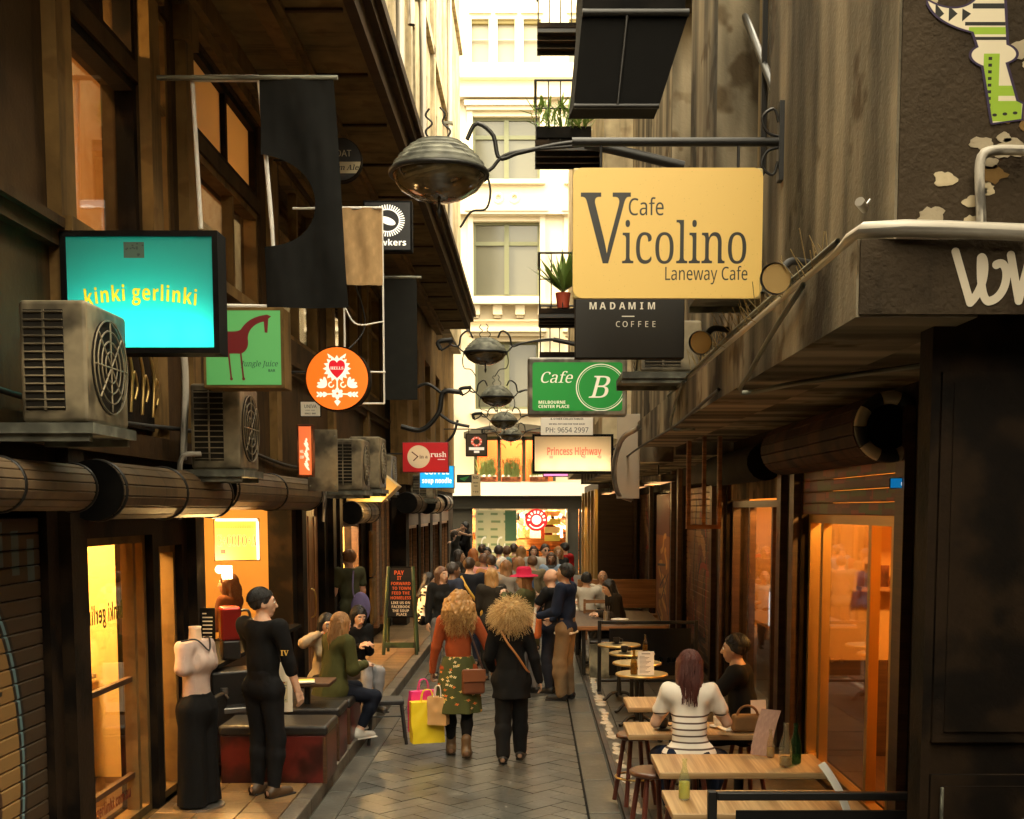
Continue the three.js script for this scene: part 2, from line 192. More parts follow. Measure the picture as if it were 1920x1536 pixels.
// ================= left building
const XL = -3.0;
{
  const b = thing('shop_building', 'brown rendered building with deep bracketed cornice over cafes and a clothes shop', 'building');
  const holes = [[5.3, 7.25, 0.1, 2.5], [7.9, 9.25, 0.1, 2.3], [9.4, 10.02, 0.1, 2.2], [10.6, 14.6, 0.1, 2.5], [15.2, 16.9, 0.1, 2.6], [18.4, 20.5, 0.1, 2.3],
    [7.46, 9.25, 4.3, 5.72], [7.46, 9.25, 5.86, 6.7], [9.45, 10.05, 4.3, 6.5], [10.6, 13.2, 4.6, 5.72], [10.6, 13.2, 5.86, 6.65], [14.2, 16.8, 4.6, 6.6], [18, 20.6, 4.6, 6.6], [21.4, 23.4, 4.6, 6.6]];
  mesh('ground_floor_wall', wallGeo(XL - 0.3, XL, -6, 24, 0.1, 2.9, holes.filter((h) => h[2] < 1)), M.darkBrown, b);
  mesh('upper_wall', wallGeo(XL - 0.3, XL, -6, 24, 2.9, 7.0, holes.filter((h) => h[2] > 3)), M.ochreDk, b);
  mesh('back_mass', [bd(-9, -6.4, 0, 19, -6, 24), bd(-6.4, XL - 0.3, 0, 19, -6.2, -6), bd(-6.4, XL - 0.3, 6.85, 7.0, -6, 24)], M.ochreDk, b);
  mesh('floor_band', [bd(XL, XL + 0.1, 2.88, 3.05, -6, 24), bd(XL, XL + 0.07, 4.12, 4.22, -6, 24), bd(XL, XL + 0.12, 4.22, 4.28, -6, 24)], M.ochreDk, b);
  mesh('soffit', [bd(XL, -1.66, 7.0, 7.15, -6, 30)], M.soffit, b);
  mesh('cornice', [bd(-1.68, -1.58, 6.96, 7.18, -6, 30), bd(-1.64, -1.5, 7.18, 7.3, -6, 30), bd(-1.75, -1.44, 7.3, 7.42, -6, 30)], M.ochreDk, b);
  mesh('soffit_beam', [bd(-2.44, -2.3, 6.86, 7.0, -6, 30), bd(-2.5, -2.24, 6.95, 7.0, -6, 30), bd(-3.0, -2.86, 6.8, 7.0, -6, 24), bd(-3.0, -2.93, 6.68, 6.8, -6, 24)], M.ochre, b);
  for (let k = 0; k < 17; k++) mesh('soffit_panel_bead', [bd(-2.26, -1.72, 6.975, 7.0, 3 + k * 1.6, 3.05 + k * 1.6)], M.ochreDk, b);
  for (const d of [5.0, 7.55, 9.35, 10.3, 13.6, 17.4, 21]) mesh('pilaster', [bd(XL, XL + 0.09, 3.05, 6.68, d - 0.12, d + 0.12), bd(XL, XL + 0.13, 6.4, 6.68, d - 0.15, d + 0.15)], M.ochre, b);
  for (const d of [5.1, 7.55, 10.3, 15, 17.3, 17.9, 21.2, 23.9]) mesh('ground_post', [bd(XL, XL + 0.08, 0.1, 2.88, d - 0.13, d + 0.13)], M.darkBrown, b);
  // upper facade above the cornice: cream render, deep window slots, downpipes
  const up = []; for (let k = 0; k < 9; k++) for (const y of [9.2, 13.2]) up.push([7 + k * 2.6, 8.1 + k * 2.6, y, y + 2.6]);
  mesh('upper_facade', wallGeo(-2.75, -2.3, 2, 38, 7.42, 19, up), M.cream, b); mesh('upper_back', [bd(-2.85, -2.76, 7.42, 19, 2, 38)], M.darkBrown, b);
  for (const u of up) mesh('upper_window', [bd(-2.62, -2.58, u[2] + 0.05, u[3] - 0.05, u[0] + 0.05, u[1] - 0.05)], mat([0.05, 0.045, 0.035], 0.15), b);
  for (const y of [12.6, 16.6]) mesh('string_course', [bd(-2.3, -2.2, y, y + 0.22, 2, 38)], M.cream, b);
  for (let k = 0; k < 8; k++) mesh('facade_pier', [bd(-2.3, -2.2, 7.42, 19, 8.9 + k * 2.6, 9.2 + k * 2.6)], M.cream, b);
  for (const d of [12.2, 19.6, 23.6, 31]) { const p = mesh('downpipe', [tube([[-2.14, 7.4, -d], [-2.14, 19, -d]], 0.065, 10, 2)], M.pipe, b); mesh('pipe_bracket', [0, 1, 2, 3].map((k) => bd(-2.3, -2.06, 9 + k * 3.3, 9.06 + k * 3.3, d - 0.09, d + 0.09)), M.zinc, p); }
  mesh('vent_pipe', [tube([[-2.15, 11, -21.5], [-2.15, 12.3, -21.5], [-2.0, 12.8, -21.5], [-1.92, 13.2, -21.5], [-2.0, 13.6, -21.5]], 0.07, 8)], M.pipe, b);
  // far stretch
  const farH = [[24.6, 26.6, 0.1, 2.5], [27.2, 29.6, 0.1, 2.5], [30.4, 32.6, 0.1, 2.5], [33.4, 36, 0.1, 2.5]];
  mesh('far_ground_wall', wallGeo(-2.9, -2.6, 24, 38, 0.1, 3.0, farH), M.darkBrown, b); mesh('far_upper_wall', wallGeo(-2.9, -2.55, 24, 38, 3.0, 7.4, [[25, 26.4, 4.2, 6], [28, 29.4, 4.2, 6], [31, 32.4, 4.2, 6], [34, 35.4, 4.2, 6]]), M.ochre, b); mesh('far_backing', [bd(-4.6, -4.5, 0, 7.4, 24, 38), bd(-4.6, -2.9, 0, 7.4, 38, 38.1)], M.darkBrown, b);
  for (const q of farH) { mesh('shop_shutter_head', [bd(-2.72, -2.6, 2.15, 2.5, q[0], q[1])], M.woodDk, b); frameX(b, 'shop_frame', -2.68, q[0], q[1], 0.1, 2.15, 0.07, 0.04, M.wood, [(q[0] + q[1]) / 2]); }
  mesh('corner_mass', [bd(-16, -4.62, 0, 19, 24.1, 38.1), bd(-4.62, -2.86, 7.4, 19, 37.9, 38.1)], M.cream, b);
  // shop rooms
  const wallO = mat([0.72, 0.5, 0.2], 0.7);
  room(b, -5.2, XL - 0.3, 0.12, 2.75, 7.3, 10.3, wallO, -1); room(b, -5.2, XL - 0.3, 0.12, 2.7, 10.42, 14.9, mat([0.5, 0.3, 0.1], 0.7), -1); room(b, -4.6, XL - 0.3, 0.12, 2.7, 18.1, 20.9, wallO, -1);
  room(b, -5.6, XL - 0.3, 3.9, 6.8, 7.3, 10.3, mat([0.4, 0.2, 0.07], 0.7), -1); room(b, -5.6, XL - 0.3, 3.9, 6.8, 10.45, 13.5, mat([0.22, 0.11, 0.04], 0.7), -1); room(b, -4.4, XL - 0.3, 3.9, 6.8, 14, 24, M.darkBrown, -1); room(b, -4.4, XL - 0.3, 0.12, 2.7, 14.98, 17.3, M.woodDk, -1);
  // upstairs windows
  frameX(b, 'window_frame', XL - 0.1, 7.46, 9.25, 4.3, 5.72, 0.07, 0.07, M.darkBrown); paneX(b, XL - 0.1, 7.53, 9.18, 4.37, 5.65);
  frameX(b, 'transom_frame', XL - 0.1, 7.46, 9.25, 5.86, 6.7, 0.07, 0.07, M.darkBrown, [8.6]); paneX(b, XL - 0.1, 7.53, 9.18, 5.93, 6.63);
  frameX(b, 'side_light_frame', XL - 0.1, 9.45, 10.05, 4.3, 6.5, 0.06, 0.07, M.ochre, [], [5.75]); paneX(b, XL - 0.1, 9.5, 10, 4.36, 6.44);
  frameX(b, 'window_frame', XL - 0.1, 10.6, 13.2, 4.6, 5.72, 0.07, 0.07, M.ochre, [12.2]); paneX(b, XL - 0.1, 10.67, 13.13, 4.67, 5.65);
  frameX(b, 'transom_frame', XL - 0.1, 10.6, 13.2, 5.86, 6.65, 0.07, 0.07, M.darkBrown, [12.0]); paneX(b, XL - 0.1, 10.67, 13.13, 5.93, 6.58, M.frost);
  for (const d of [14.2, 18, 21.4]) { const e = d === 21.4 ? 23.4 : d + 2.6; frameX(b, 'window_frame', XL - 0.1, d, e, 4.6, 6.6, 0.07, 0.07, M.ochre, [(d + e) / 2], [5.8]); paneX(b, XL - 0.1, d + 0.07, e - 0.07, 4.67, 6.53); }
  mesh('glass_panel_sill', [bd(XL, XL + 0.16, 4.2, 4.3, 7.4, 9.3), bd(XL, XL + 0.16, 4.5, 4.6, 10.5, 13.3)], M.ochre, b);
  // shop doors
  frameX(b, 'door_frame', XL - 0.12, 7.9, 9.25, 0.1, 2.3, 0.06, 0.06, M.ochre, [9.02]); paneX(b, XL - 0.12, 7.96, 8.99, 0.16, 2.24);
  for (const y of [1.17, 0.42]) mesh('door_rail', [bd(XL - 0.14, XL - 0.1, y, y + 0.04, 7.96, 8.99)], M.woodDk, b);
  frameX(b, 'door_frame', XL - 0.12, 9.4, 10.02, 0.1, 2.2, 0.06, 0.06, M.ochre, [9.62]); paneX(b, XL - 0.12, 9.46, 9.96, 0.16, 2.14);
  for (let k = 0; k < 4; k++) mesh('folding_door', [bd(XL - 0.16, XL - 0.1, 0.12, 2.58, 15.22 + k * 0.42, 15.62 + k * 0.42), bd(XL - 0.1, XL - 0.085, 0.3, 2.4, 15.3 + k * 0.42, 15.54 + k * 0.42)], M.woodV, b);
  mesh('door_handle', [tube([[XL - 0.08, 1.0, -16.2], [XL - 0.03, 1.03, -16.2], [XL - 0.03, 1.37, -16.2], [XL - 0.08, 1.4, -16.2]], 0.014, 6)], M.brass, b);
  frameX(b, 'door_frame', XL - 0.1, 18.4, 20.5, 0.1, 2.3, 0.09, 0.06, M.woodDk);
  for (const [d, y] of [[20.75, 1.3], [20.75, 0.45]]) mesh('shutter_leaf', [rbx(0.05, 0.82, 0.55, 0.01, XL + 0.1, y + 0.4, -(d + 0.4)), rbx(0.02, 0.7, 0.43, 0.01, XL + 0.13, y + 0.4, -(d + 0.4))], M.ochre, b);
  for (let k = 0; k < 5; k++) mesh('timber_cladding', [bd(XL + 0.02, XL + 0.12, 0.3 + (k % 2) * 0.2, 2.75, 21.6 + k * 0.4, 21.9 + k * 0.4)], k % 2 ? M.woodDk : M.wood, b);
  // graffiti roller shutter near the camera
  const gt = canvasTex(512, 640, (g, w, h) => { g.fillStyle = '#3a2c1c'; g.fillRect(0, 0, w, h); g.fillStyle = '#8a6a3c'; g.beginPath(); g.ellipse(w * 0.42, h * 0.62, w * 0.4, h * 0.5, 0, 0, 7); g.fill(); g.lineWidth = 26; g.strokeStyle = '#15100c'; g.stroke(); g.lineWidth = 9; g.strokeStyle = '#5f7f86'; g.stroke(); g.fillStyle = '#4a5f62'; for (let k = 0; k < 9; k++) g.fillRect(20 + k * 55, 20 + (k % 3) * 14, 26, 70); g.fillStyle = '#3d2416'; for (const [x, y, r] of [[250, 330, 46], [190, 430, 34], [300, 460, 40], [140, 300, 28]]) { g.beginPath(); g.ellipse(x, y, r, r * 1.4, 0.3, 0, 7); g.fill(); } g.fillStyle = '#120d0a'; g.font = 'italic bold 52px sans-serif'; g.fillText('WBFA', 150, 215); g.fillText('CBORL', 190, 285); });
  const sm = new THREE.MeshStandardMaterial({ map: gt, roughness: 0.6 });
  for (let k = 0; k < 24; k++) { const g = rbx(0.035, 0.094, 1.93, 0.012, XL - 0.06, 0.15 + k * 0.098, -6.275), p = g.attributes.position, u = g.attributes.uv; for (let i = 0; i < p.count; i++) u.setXY(i, (-p.getZ(i) - 5.3) / 1.95, (p.getY(i) - 0.1) / 2.4); mesh('shutter_slat', g, sm, b); }
  // balustrade panel of scrolled iron under the first window
  const ip = mesh('iron_panel', [bd(XL + 0.02, XL + 0.05, 3.1, 4.1, 7.7, 9.3)], M.darkBrown, b), sc = [];
  for (let k = 0; k < 6; k++) { const d = 7.85 + k * 0.25; sc.push(tube([[XL + 0.08, 3.2, -d], [XL + 0.08, 3.5, -d - 0.05], [XL + 0.08, 3.75, -d + 0.06], [XL + 0.08, 3.95, -d - 0.04], [XL + 0.08, 4.05, -d + 0.03]], 0.014, 5, 20), tube([[XL + 0.08, 3.3, -d - 0.1], [XL + 0.08, 3.4, -d - 0.16], [XL + 0.08, 3.5, -d - 0.1], [XL + 0.08, 3.42, -d - 0.06]], 0.012, 5, 14)); }
  mesh('iron_scroll', sc, M.brass, ip);
  // things inside the rooms
  for (let k = 0; k < 4; k++) mesh('ceiling_beam', [bd(-5.6, XL - 0.35, 6.5, 6.78, 7.5 + k * 0.75, 7.62 + k * 0.75)], M.woodDk, b);
  mesh('stair_string', [bar([-4.9, 4.0, -10.0], [-4.3, 6.6, -7.6], 0.09, 4)], M.wood, b); mesh('bar_front', [bd(-4.7, -4.2, 3.9, 4.6, 7.4, 10.1)], M.woodDk, b); mesh('panel_wall', [bd(-5.55, -5.5, 5.1, 6.6, 8.6, 9.6), bd(-5.55, -5.5, 4.0, 4.9, 9.0, 10.2)], M.redBox, b);
  for (let k = 0; k < 7; k++) mesh('hanging_glass', [lathe([[0.002, 0], [0.03, 0.02], [0.035, 0.08], [0.02, 0.1]], 10).translate(-3.6, 5.35, -(10.9 + k * 0.3))], M.glass, b); mesh('glass_rack', [bd(-3.75, -3.45, 5.46, 5.5, 10.7, 13.1)], M.woodDk, b); mesh('upstairs_table', [bd(-4.2, -3.5, 4.55, 4.6, 11, 12.8), bd(-3.9, -3.8, 3.9, 4.55, 11.8, 11.9)], M.wood, b);
  mesh('clothes_rail', [bar([-4.7, 1.85, -7.7], [-4.7, 1.85, -10.1], 0.015)], M.steel, b); for (let k = 0; k < 9; k++) mesh('hung_garment', [rbx(0.42, rr(0.6, 1.05), 0.06, 0.03, -4.7, 1.4, -(7.9 + k * 0.24))], clothC[k % 5], b);
  mesh('shop_counter', [bd(-4.4, -3.9, 0.12, 1.02, 9.5, 10.2), bd(-4.45, -3.85, 1.02, 1.06, 9.45, 10.25)], M.white, b); mesh('wall_picture', [bd(-5.18, -5.15, 1.3, 2.0, 8.0, 8.6)], M.woodDk, b);
  for (const y of [1.5, 1.9]) { mesh('kiosk_shelf', [bd(-5.1, -4.8, y, y + 0.03, 10.7, 14.7)], M.wood, b); for (let k = 0; k < 14; k++) mesh('stacked_cups', [cyl(0.04, 0.05, rr(0.1, 0.26), 10, -4.95, y + 0.03, -(10.9 + k * 0.27))], k % 3 ? M.whitePlain : M.terracotta, b); }
  // lamps in the rooms
  lamp(WARM, 26, [-3.9, 2.55, -9.3], 6); lamp(WARM, 21, [-3.8, 2.5, -12.9], 5); lamp([1, 0.68, 0.34], 34, [-3.9, 2.45, -19.4], 5);
  lamp([1, 0.6, 0.22], 8, [-4.9, 5.2, -9.6], 4); lamp([1, 0.6, 0.22], 8, [-4.9, 6.0, -12.6], 4);
}
// ================= right building, near part: stained concrete over a recessed row of shops
const ribbed = (r, L) => { const o = []; for (let k = 0; k < 16; k++) o.push(rbx(r * 0.375, 0.02, L, 0.006, 0, r, 0).rotateZ(k / 16 * 6.283)); o.push(rot(cyl(r * 0.97, r * 0.97, L - 0.02, 16), Math.PI / 2).translate(0, 0, -L / 2 + 0.01)); return mergeGeometries(o.map((g) => { g = g.index ? g.toNonIndexed() : g; return uvm(g); })); };
const XR = 2.6, XU = 1.56;
{
  const b = thing('concrete_building', 'stained concrete building with a projecting ledge over a recessed row of cafes', 'building');
  mesh('upper_wall', wallGeo(XU, XU + 0.35, 5.2, 19, 3.62, 11, [[8.0, 10.3, 4.75, 9.5], [12, 13.6, 5.2, 8]]), M.concrete, b);
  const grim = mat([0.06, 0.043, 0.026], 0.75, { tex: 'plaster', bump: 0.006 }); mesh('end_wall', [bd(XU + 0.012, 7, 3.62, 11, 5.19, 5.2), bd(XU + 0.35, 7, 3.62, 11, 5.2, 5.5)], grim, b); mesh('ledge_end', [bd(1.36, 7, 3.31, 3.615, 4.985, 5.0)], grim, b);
  for (let k = 0; k < 34; k++) { const n = 24, s = [], R0 = rr(0.01, 0.045), ph = rr(0, 9); for (let i = 0; i < n; i++) { const t = i / n * 6.283, q = 0.35 + 0.8 * noise3(Math.cos(t) * 1.5, Math.sin(t) * 1.5 + k, ph) + 0.45 * noise3(Math.cos(t) * 5, Math.sin(t) * 5 + k, ph); s.push([Math.cos(t) * R0 * 1.5 * q, Math.sin(t) * R0 * q]); } mesh('peeling_plaster', extrude(s, 0.003).translate(rr(1.66, 2.2), k < 16 ? rr(3.72, 4.4) : rr(4.4, 5.4), -5.189), [M.cream, M.concrete, M.ochre][k % 3], b); }
  mesh('window_recess', [bd(2.3, 2.36, 4.75, 9.5, 7.9, 10.4), bd(1.91, 2.3, 4.7, 4.75, 7.9, 10.4), bd(2.3, 2.36, 5.2, 8, 11.9, 13.7)], M.concrete, b);
  mesh('window_bar', [bd(1.75, 1.79, 4.75, 9.5, 8.5, 8.54), bd(1.75, 1.79, 4.75, 9.5, 9.3, 9.34), bar([1.77, 4.9, -8.1], [1.77, 6.6, -10.2], 0.03)], M.blackMetal, b);
  mesh('window_blind', [bd(1.95, 1.97, 4.9, 6.0, 8.1, 8.5)], M.cream, b);
  mesh('ledge', [bd(1.35, XU + 0.3, 3.3, 3.62, 5, 15.3)], M.concrete, b); mesh('ledge_soffit', [bd(XU + 0.3, 7, 3.36, 3.6, 5.0, 15.3)], M.concrete, b);
  mesh('far_ledge', [bd(1.2, 1.85, 3.12, 3.44, 15.6, 29.8)], M.concrete, b); mesh('far_ledge_soffit', [bd(1.85, 4, 3.2, 3.44, 15.35, 30)], M.concrete, b);
  mesh('shade_toned_pier', [bd(1.76, 7, 0.004, 3.36, 5.25, 5.42)], M.darkBrown, b); for (const [x0, x1, y0, y1] of [[1.8, 2.28, 0.3, 1.3], [1.8, 2.28, 1.45, 3.1]]) mesh('pier_panel', [bd(x0, x1, y0, y1, 5.225, 5.25), bd(x0 + 0.05, x1 - 0.05, y0 + 0.05, y1 - 0.05, 5.215, 5.225)], M.darkBrown, b); mesh('door_pull', [bar([1.84, 1.0, -5.19], [1.84, 1.25, -5.19], 0.008)], M.zinc, b);  // near-black tone on pier and panels stands in for the shade here
  const H = [[8.3, 11.4, 0.03, 3.05], [12.3, 15.8, 0.03, 2.95], [17, 20.4, 0.03, 2.9], [22, 25.4, 0.03, 2.85], [26, 29.4, 0.03, 2.85]];
  mesh('shop_wall', wallGeo(XR, XR + 0.3, 5.42, 30, 0.03, 3.36, H), M.darkBrown, b); mesh('rear_mass', [bd(6.4, 8, 0, 13, 5.5, 38), bd(XU + 0.35, 6.4, 6, 11, 18.8, 19)], M.concrete, b);
  for (const d of [8.15, 11.55, 12.15, 16, 16.8, 20.7, 21.7, 25.7, 29.7]) mesh('shop_post', [bd(XR - 0.07, XR, 0.03, 3.2, d - 0.1, d + 0.1)], M.woodDk, b);
  const rw = mat([0.5, 0.28, 0.09], 0.6);
  room(b, XR + 0.3, 5.0, 0.04, 3.2, 8.0, 11.7, rw, 1); room(b, XR + 0.3, 4.4, 0.04, 3.1, 12, 16.1, mat([0.5, 0.26, 0.08], 0.6), 1); room(b, XR + 0.3, 4, 0.04, 3.1, 21.8, 29.6, M.woodDk, 1);
  // shop A: gilt frame mirror, brass mullions
  frameX(b, 'shop_front_frame', XR + 0.12, 8.3, 11.4, 0.05, 2.45, 0.08, 0.05, M.brass, [8.75, 9.35, 10.9]); for (const [p, q] of [[8.38, 8.7], [9.4, 10.85], [10.95, 11.32]]) paneX(b, XR + 0.12, p, q, 0.15, 2.37);
  const mi = mesh('mirror_frame', [bd(4.85, 4.98, 0.95, 2.15, 8.95, 9.07), bd(4.85, 4.98, 0.95, 2.15, 10.0, 10.12), bd(4.85, 4.98, 2.03, 2.15, 9.07, 10.0), ...Array.from({ length: 16 }, (_, k) => sph(0.05, 4.84, 1.0 + k * 0.072, -9.01, 7)), ...Array.from({ length: 12 }, (_, k) => sph(0.05, 4.84, 2.09, -(9.05 + k * 0.085), 7))], M.brass, b); mesh('mirror_glass', [bd(4.9, 4.93, 0.95, 2.03, 9.07, 10)], mat([0.5, 0.35, 0.18], 0.1, { metalness: 0.8 }), mi);
  const st = canvasTex(512, 256, (g, w, h) => { g.fillStyle = '#4a2413'; g.fillRect(0, 0, w, h); const c = ['#5a2a14', '#6e3016', '#4a4420', '#3f4a22', '#7a2a14', '#50401c']; for (let k = 0; k < 90; k++) { g.fillStyle = c[(rnd() * 6) | 0]; g.fillRect(rnd() * w, rnd() * h, rr(20, 80), rr(10, 40)); } });
  const stm = new THREE.MeshStandardMaterial({ map: st, roughness: 0.5 });
  for (let k = 0; k < 6; k++) { const g = rbx(0.03, 0.1, 3.06, 0.012, XR + 0.02, 2.5 + k * 0.104, -9.85), p = g.attributes.position, u = g.attributes.uv; for (let i = 0; i < p.count; i++) u.setXY(i, (-p.getZ(i) - 8.3) / 3.1, (p.getY(i) - 2.45) / 0.62); mesh('shutter_slat', g, stm, b); }
  mesh('shop_table', [bd(3.2, 4.2, 0.7, 0.74, 8.6, 9.3), bd(3.65, 3.75, 0.04, 0.7, 8.9, 9)], M.woodDk, b); mesh('dado_panel', [bd(4.9, 4.97, 0.04, 0.95, 8.05, 11.65), bd(XR + 0.32, 4.9, 0.04, 1.0, 11.55, 11.62)], M.woodDk, b); mesh('hanging_shade', [lathe([[0.02, 0.2], [0.05, 0.16], [0.16, 0]], 18).translate(3.5, 2.55, -10.6)], M.brass, b); mesh('wall_shelf', [bd(3.2, 4.6, 1.7, 1.74, 11.4, 11.6)], M.wood, b); for (let k = 0; k < 9; k++) mesh('shelf_jar', [cyl(0.05, 0.05, rr(0.12, 0.25), 10, 3.3 + k * 0.14, 1.74, -11.5)], k % 2 ? M.terracotta : M.brass, b);
  // shop B: shelves of bags, counter fridge
  frameX(b, 'shop_front_frame', XR + 0.12, 12.3, 15.8, 0.05, 2.6, 0.08, 0.05, M.woodDk, [13.2, 14.6]); paneX(b, XR + 0.12, 12.38, 15.72, 0.13, 2.52);
  mesh('fabric_blind', [bd(XR + 0.05, XR + 0.07, 2.62, 2.92, 12.35, 15.75)], mat([0.3, 0.2, 0.1], 0.9, { tex: 'streak' }), b);
  for (const y of [1.32, 1.78]) { const s = mesh('shelf', [bd(3.3, 3.75, y, y + 0.03, 12.7, 15.9)], M.wood, b); for (let k = 0; k < 9; k++) mesh('coffee_bag', [extrude([[-0.06, 0], [0.06, 0], [0.055, 0.2], [0.02, 0.27], [-0.02, 0.27], [-0.055, 0.2]], 0.06, 0.008).translate(3.45, y + 0.035, -(12.9 + k * 0.33))], k % 3 ? M.leather : M.terracotta, s); }
  mesh('counter', [bd(3.05, 3.6, 0.04, 0.95, 12.3, 15.9)], M.woodDk, b); mesh('display_fridge', [bd(3.0, 3.5, 0.95, 1.5, 13.9, 14.9)], M.steel, b); mesh('fridge_lit_panel', [bd(2.99, 3.0, 1.02, 1.45, 13.95, 14.85)], glow([0.9, 0.95, 1], 1.1), b);
  // shutters and panels further along
  const brick = canvasTex(512, 512, (g, w, h) => { g.fillStyle = '#6a4a2c'; g.fillRect(0, 0, w, h); for (let k = 0; k < 60; k++) { g.fillStyle = ['#7a5838', '#8a6a48', '#4f2f1a', '#a07a50', '#5b2418'][(rnd() * 5) | 0]; g.beginPath(); g.ellipse(rnd() * w, rnd() * h, rr(14, 60), rr(14, 50), rnd() * 3, 0, 7); g.fill(); } g.lineWidth = 16; for (let k = 0; k < 7; k++) { g.strokeStyle = ['#241812', '#8c2418', '#2b2018'][k % 3]; g.beginPath(); g.moveTo(rnd() * w, rnd() * h); g.bezierCurveTo(rnd() * w, rnd() * h, rnd() * w, rnd() * h, rnd() * w, rnd() * h); g.stroke(); } });
  const bm = new THREE.MeshStandardMaterial({ map: brick, roughness: 0.55, metalness: 0.2 });
  for (const [d0, d1] of [[17, 20.4], [26, 29.4]]) for (let k = 0; k < 28; k++) { const g = rbx(0.04, 0.098, d1 - d0 - 0.06, 0.014, XR + 0.08, 0.1 + k * 0.1, -(d0 + d1) / 2), p = g.attributes.position, u = g.attributes.uv; for (let i = 0; i < p.count; i++) u.setXY(i, (-p.getZ(i) - d0) / 3.4, p.getY(i) / 2.9); mesh('shutter_slat', g, bm, b); }
  const gp = canvasTex(256, 512, (g, w, h) => { g.fillStyle = '#b06a1c'; g.fillRect(0, 0, w, h); g.fillStyle = '#7a3a12'; g.fillRect(0, 0, w, h * 0.3); g.strokeStyle = '#e8b050'; g.lineWidth = 20; g.lineCap = 'round'; for (let k = 0; k < 6; k++) { g.beginPath(); g.moveTo(60 + rnd() * 120, h * (0.3 + k * 0.1)); g.bezierCurveTo(rnd() * w, h * (0.3 + k * 0.1), rnd() * w, h * (0.4 + k * 0.1), 40 + rnd() * 160, h * (0.42 + k * 0.1)); g.stroke(); } g.strokeStyle = '#3a2210'; g.lineWidth = 8; for (let k = 0; k < 6; k++) { g.beginPath(); g.moveTo(rnd() * w, h * 0.5 + rnd() * h * 0.5); g.lineTo(rnd() * w, h * 0.5 + rnd() * h * 0.5); g.stroke(); } });
  mesh('graffiti_panel', [(() => { const g = bd(XR + 0.05, XR + 0.09, 0.05, 2.8, 22.9, 25.3), p = g.attributes.position, u = g.attributes.uv; for (let i = 0; i < p.count; i++) u.setXY(i, (-p.getZ(i) - 22.9) / 2.4, p.getY(i) / 2.8); return g; })()], new THREE.MeshStandardMaterial({ map: gp, roughness: 0.5 }), b);
  mesh('pale_door_edge', [bd(XR + 0.02, XR + 0.06, 0.05, 2.75, 22.3, 22.45)], M.woodPale, b);  // pale timber strip along the door edge
  // drum housings of the roller shutters
  mesh('shutter_drum', [ribbed(0.22, 3.3).translate(XR - 0.16, 3.06, -9.85)], mat([0.07, 0.028, 0.013], 0.7, { tex: 'grime' }), b);
  mesh('shutter_drum', [rot(cyl(0.2, 0.2, 3.4, 18), Math.PI / 2).translate(XR - 0.14, 3.0, -15.9)], M.black, b);
  // far right building beyond the step
  mesh('far_shop_wall', wallGeo(1.65, 1.9, 30, 38, 0.03, 3.2, [[30.6, 32, 0.05, 2.6], [32.6, 34, 0.05, 2.6], [34.6, 36, 0.05, 2.6], [36.5, 37.7, 0.05, 2.6]]), M.woodDk, b); mesh('far_step_wall', [bd(1.9, 6.4, 0.03, 13, 30, 30.2), bd(2.9, 3, 0.03, 3.2, 30.2, 38), bd(1.9, 3, 3.1, 3.2, 30.2, 38)], M.woodDk, b);
  for (let k = 0; k < 5; k++) mesh('gold_pillar', [bd(1.56, 1.65, 0.03, 3.0, 30.1 + k * 1.9, 30.35 + k * 1.9)], M.brass, b);
  mesh('upper_wall_far', wallGeo(1.1, 1.5, 19, 38, 3.44, 13, [[20, 21.2, 4, 6], [20, 21.2, 6.8, 8.6], [23, 24.2, 4, 6], [23, 24.2, 6.8, 8.6], [26, 27.2, 4, 6], [26, 27.2, 6.8, 8.6]]), M.cream, b); mesh('upper_wall_end', wallZ(18.9, 19, 1.1, XU + 0.3, 3.62, 13), M.cream, b); mesh('far_upper_back', [bd(1.6, 1.66, 3.44, 13, 19, 38)], M.darkBrown, b);
  mesh('corner_mass', [bd(3.05, 16, 0, 16, 30.3, 38.1), bd(1.66, 3.05, 3.3, 13, 37.9, 38.1)], M.cream, b);
  lamp(WARMER, 24, [3.4, 2.9, -9.7], 4); lamp(WARMER, 22, [3.3, 2.85, -14], 4); lamp(WARM, 14, [2.3, 2.7, -34], 4); lamp(WARM, 10, [3.2, 2.6, -26.5], 4);
}
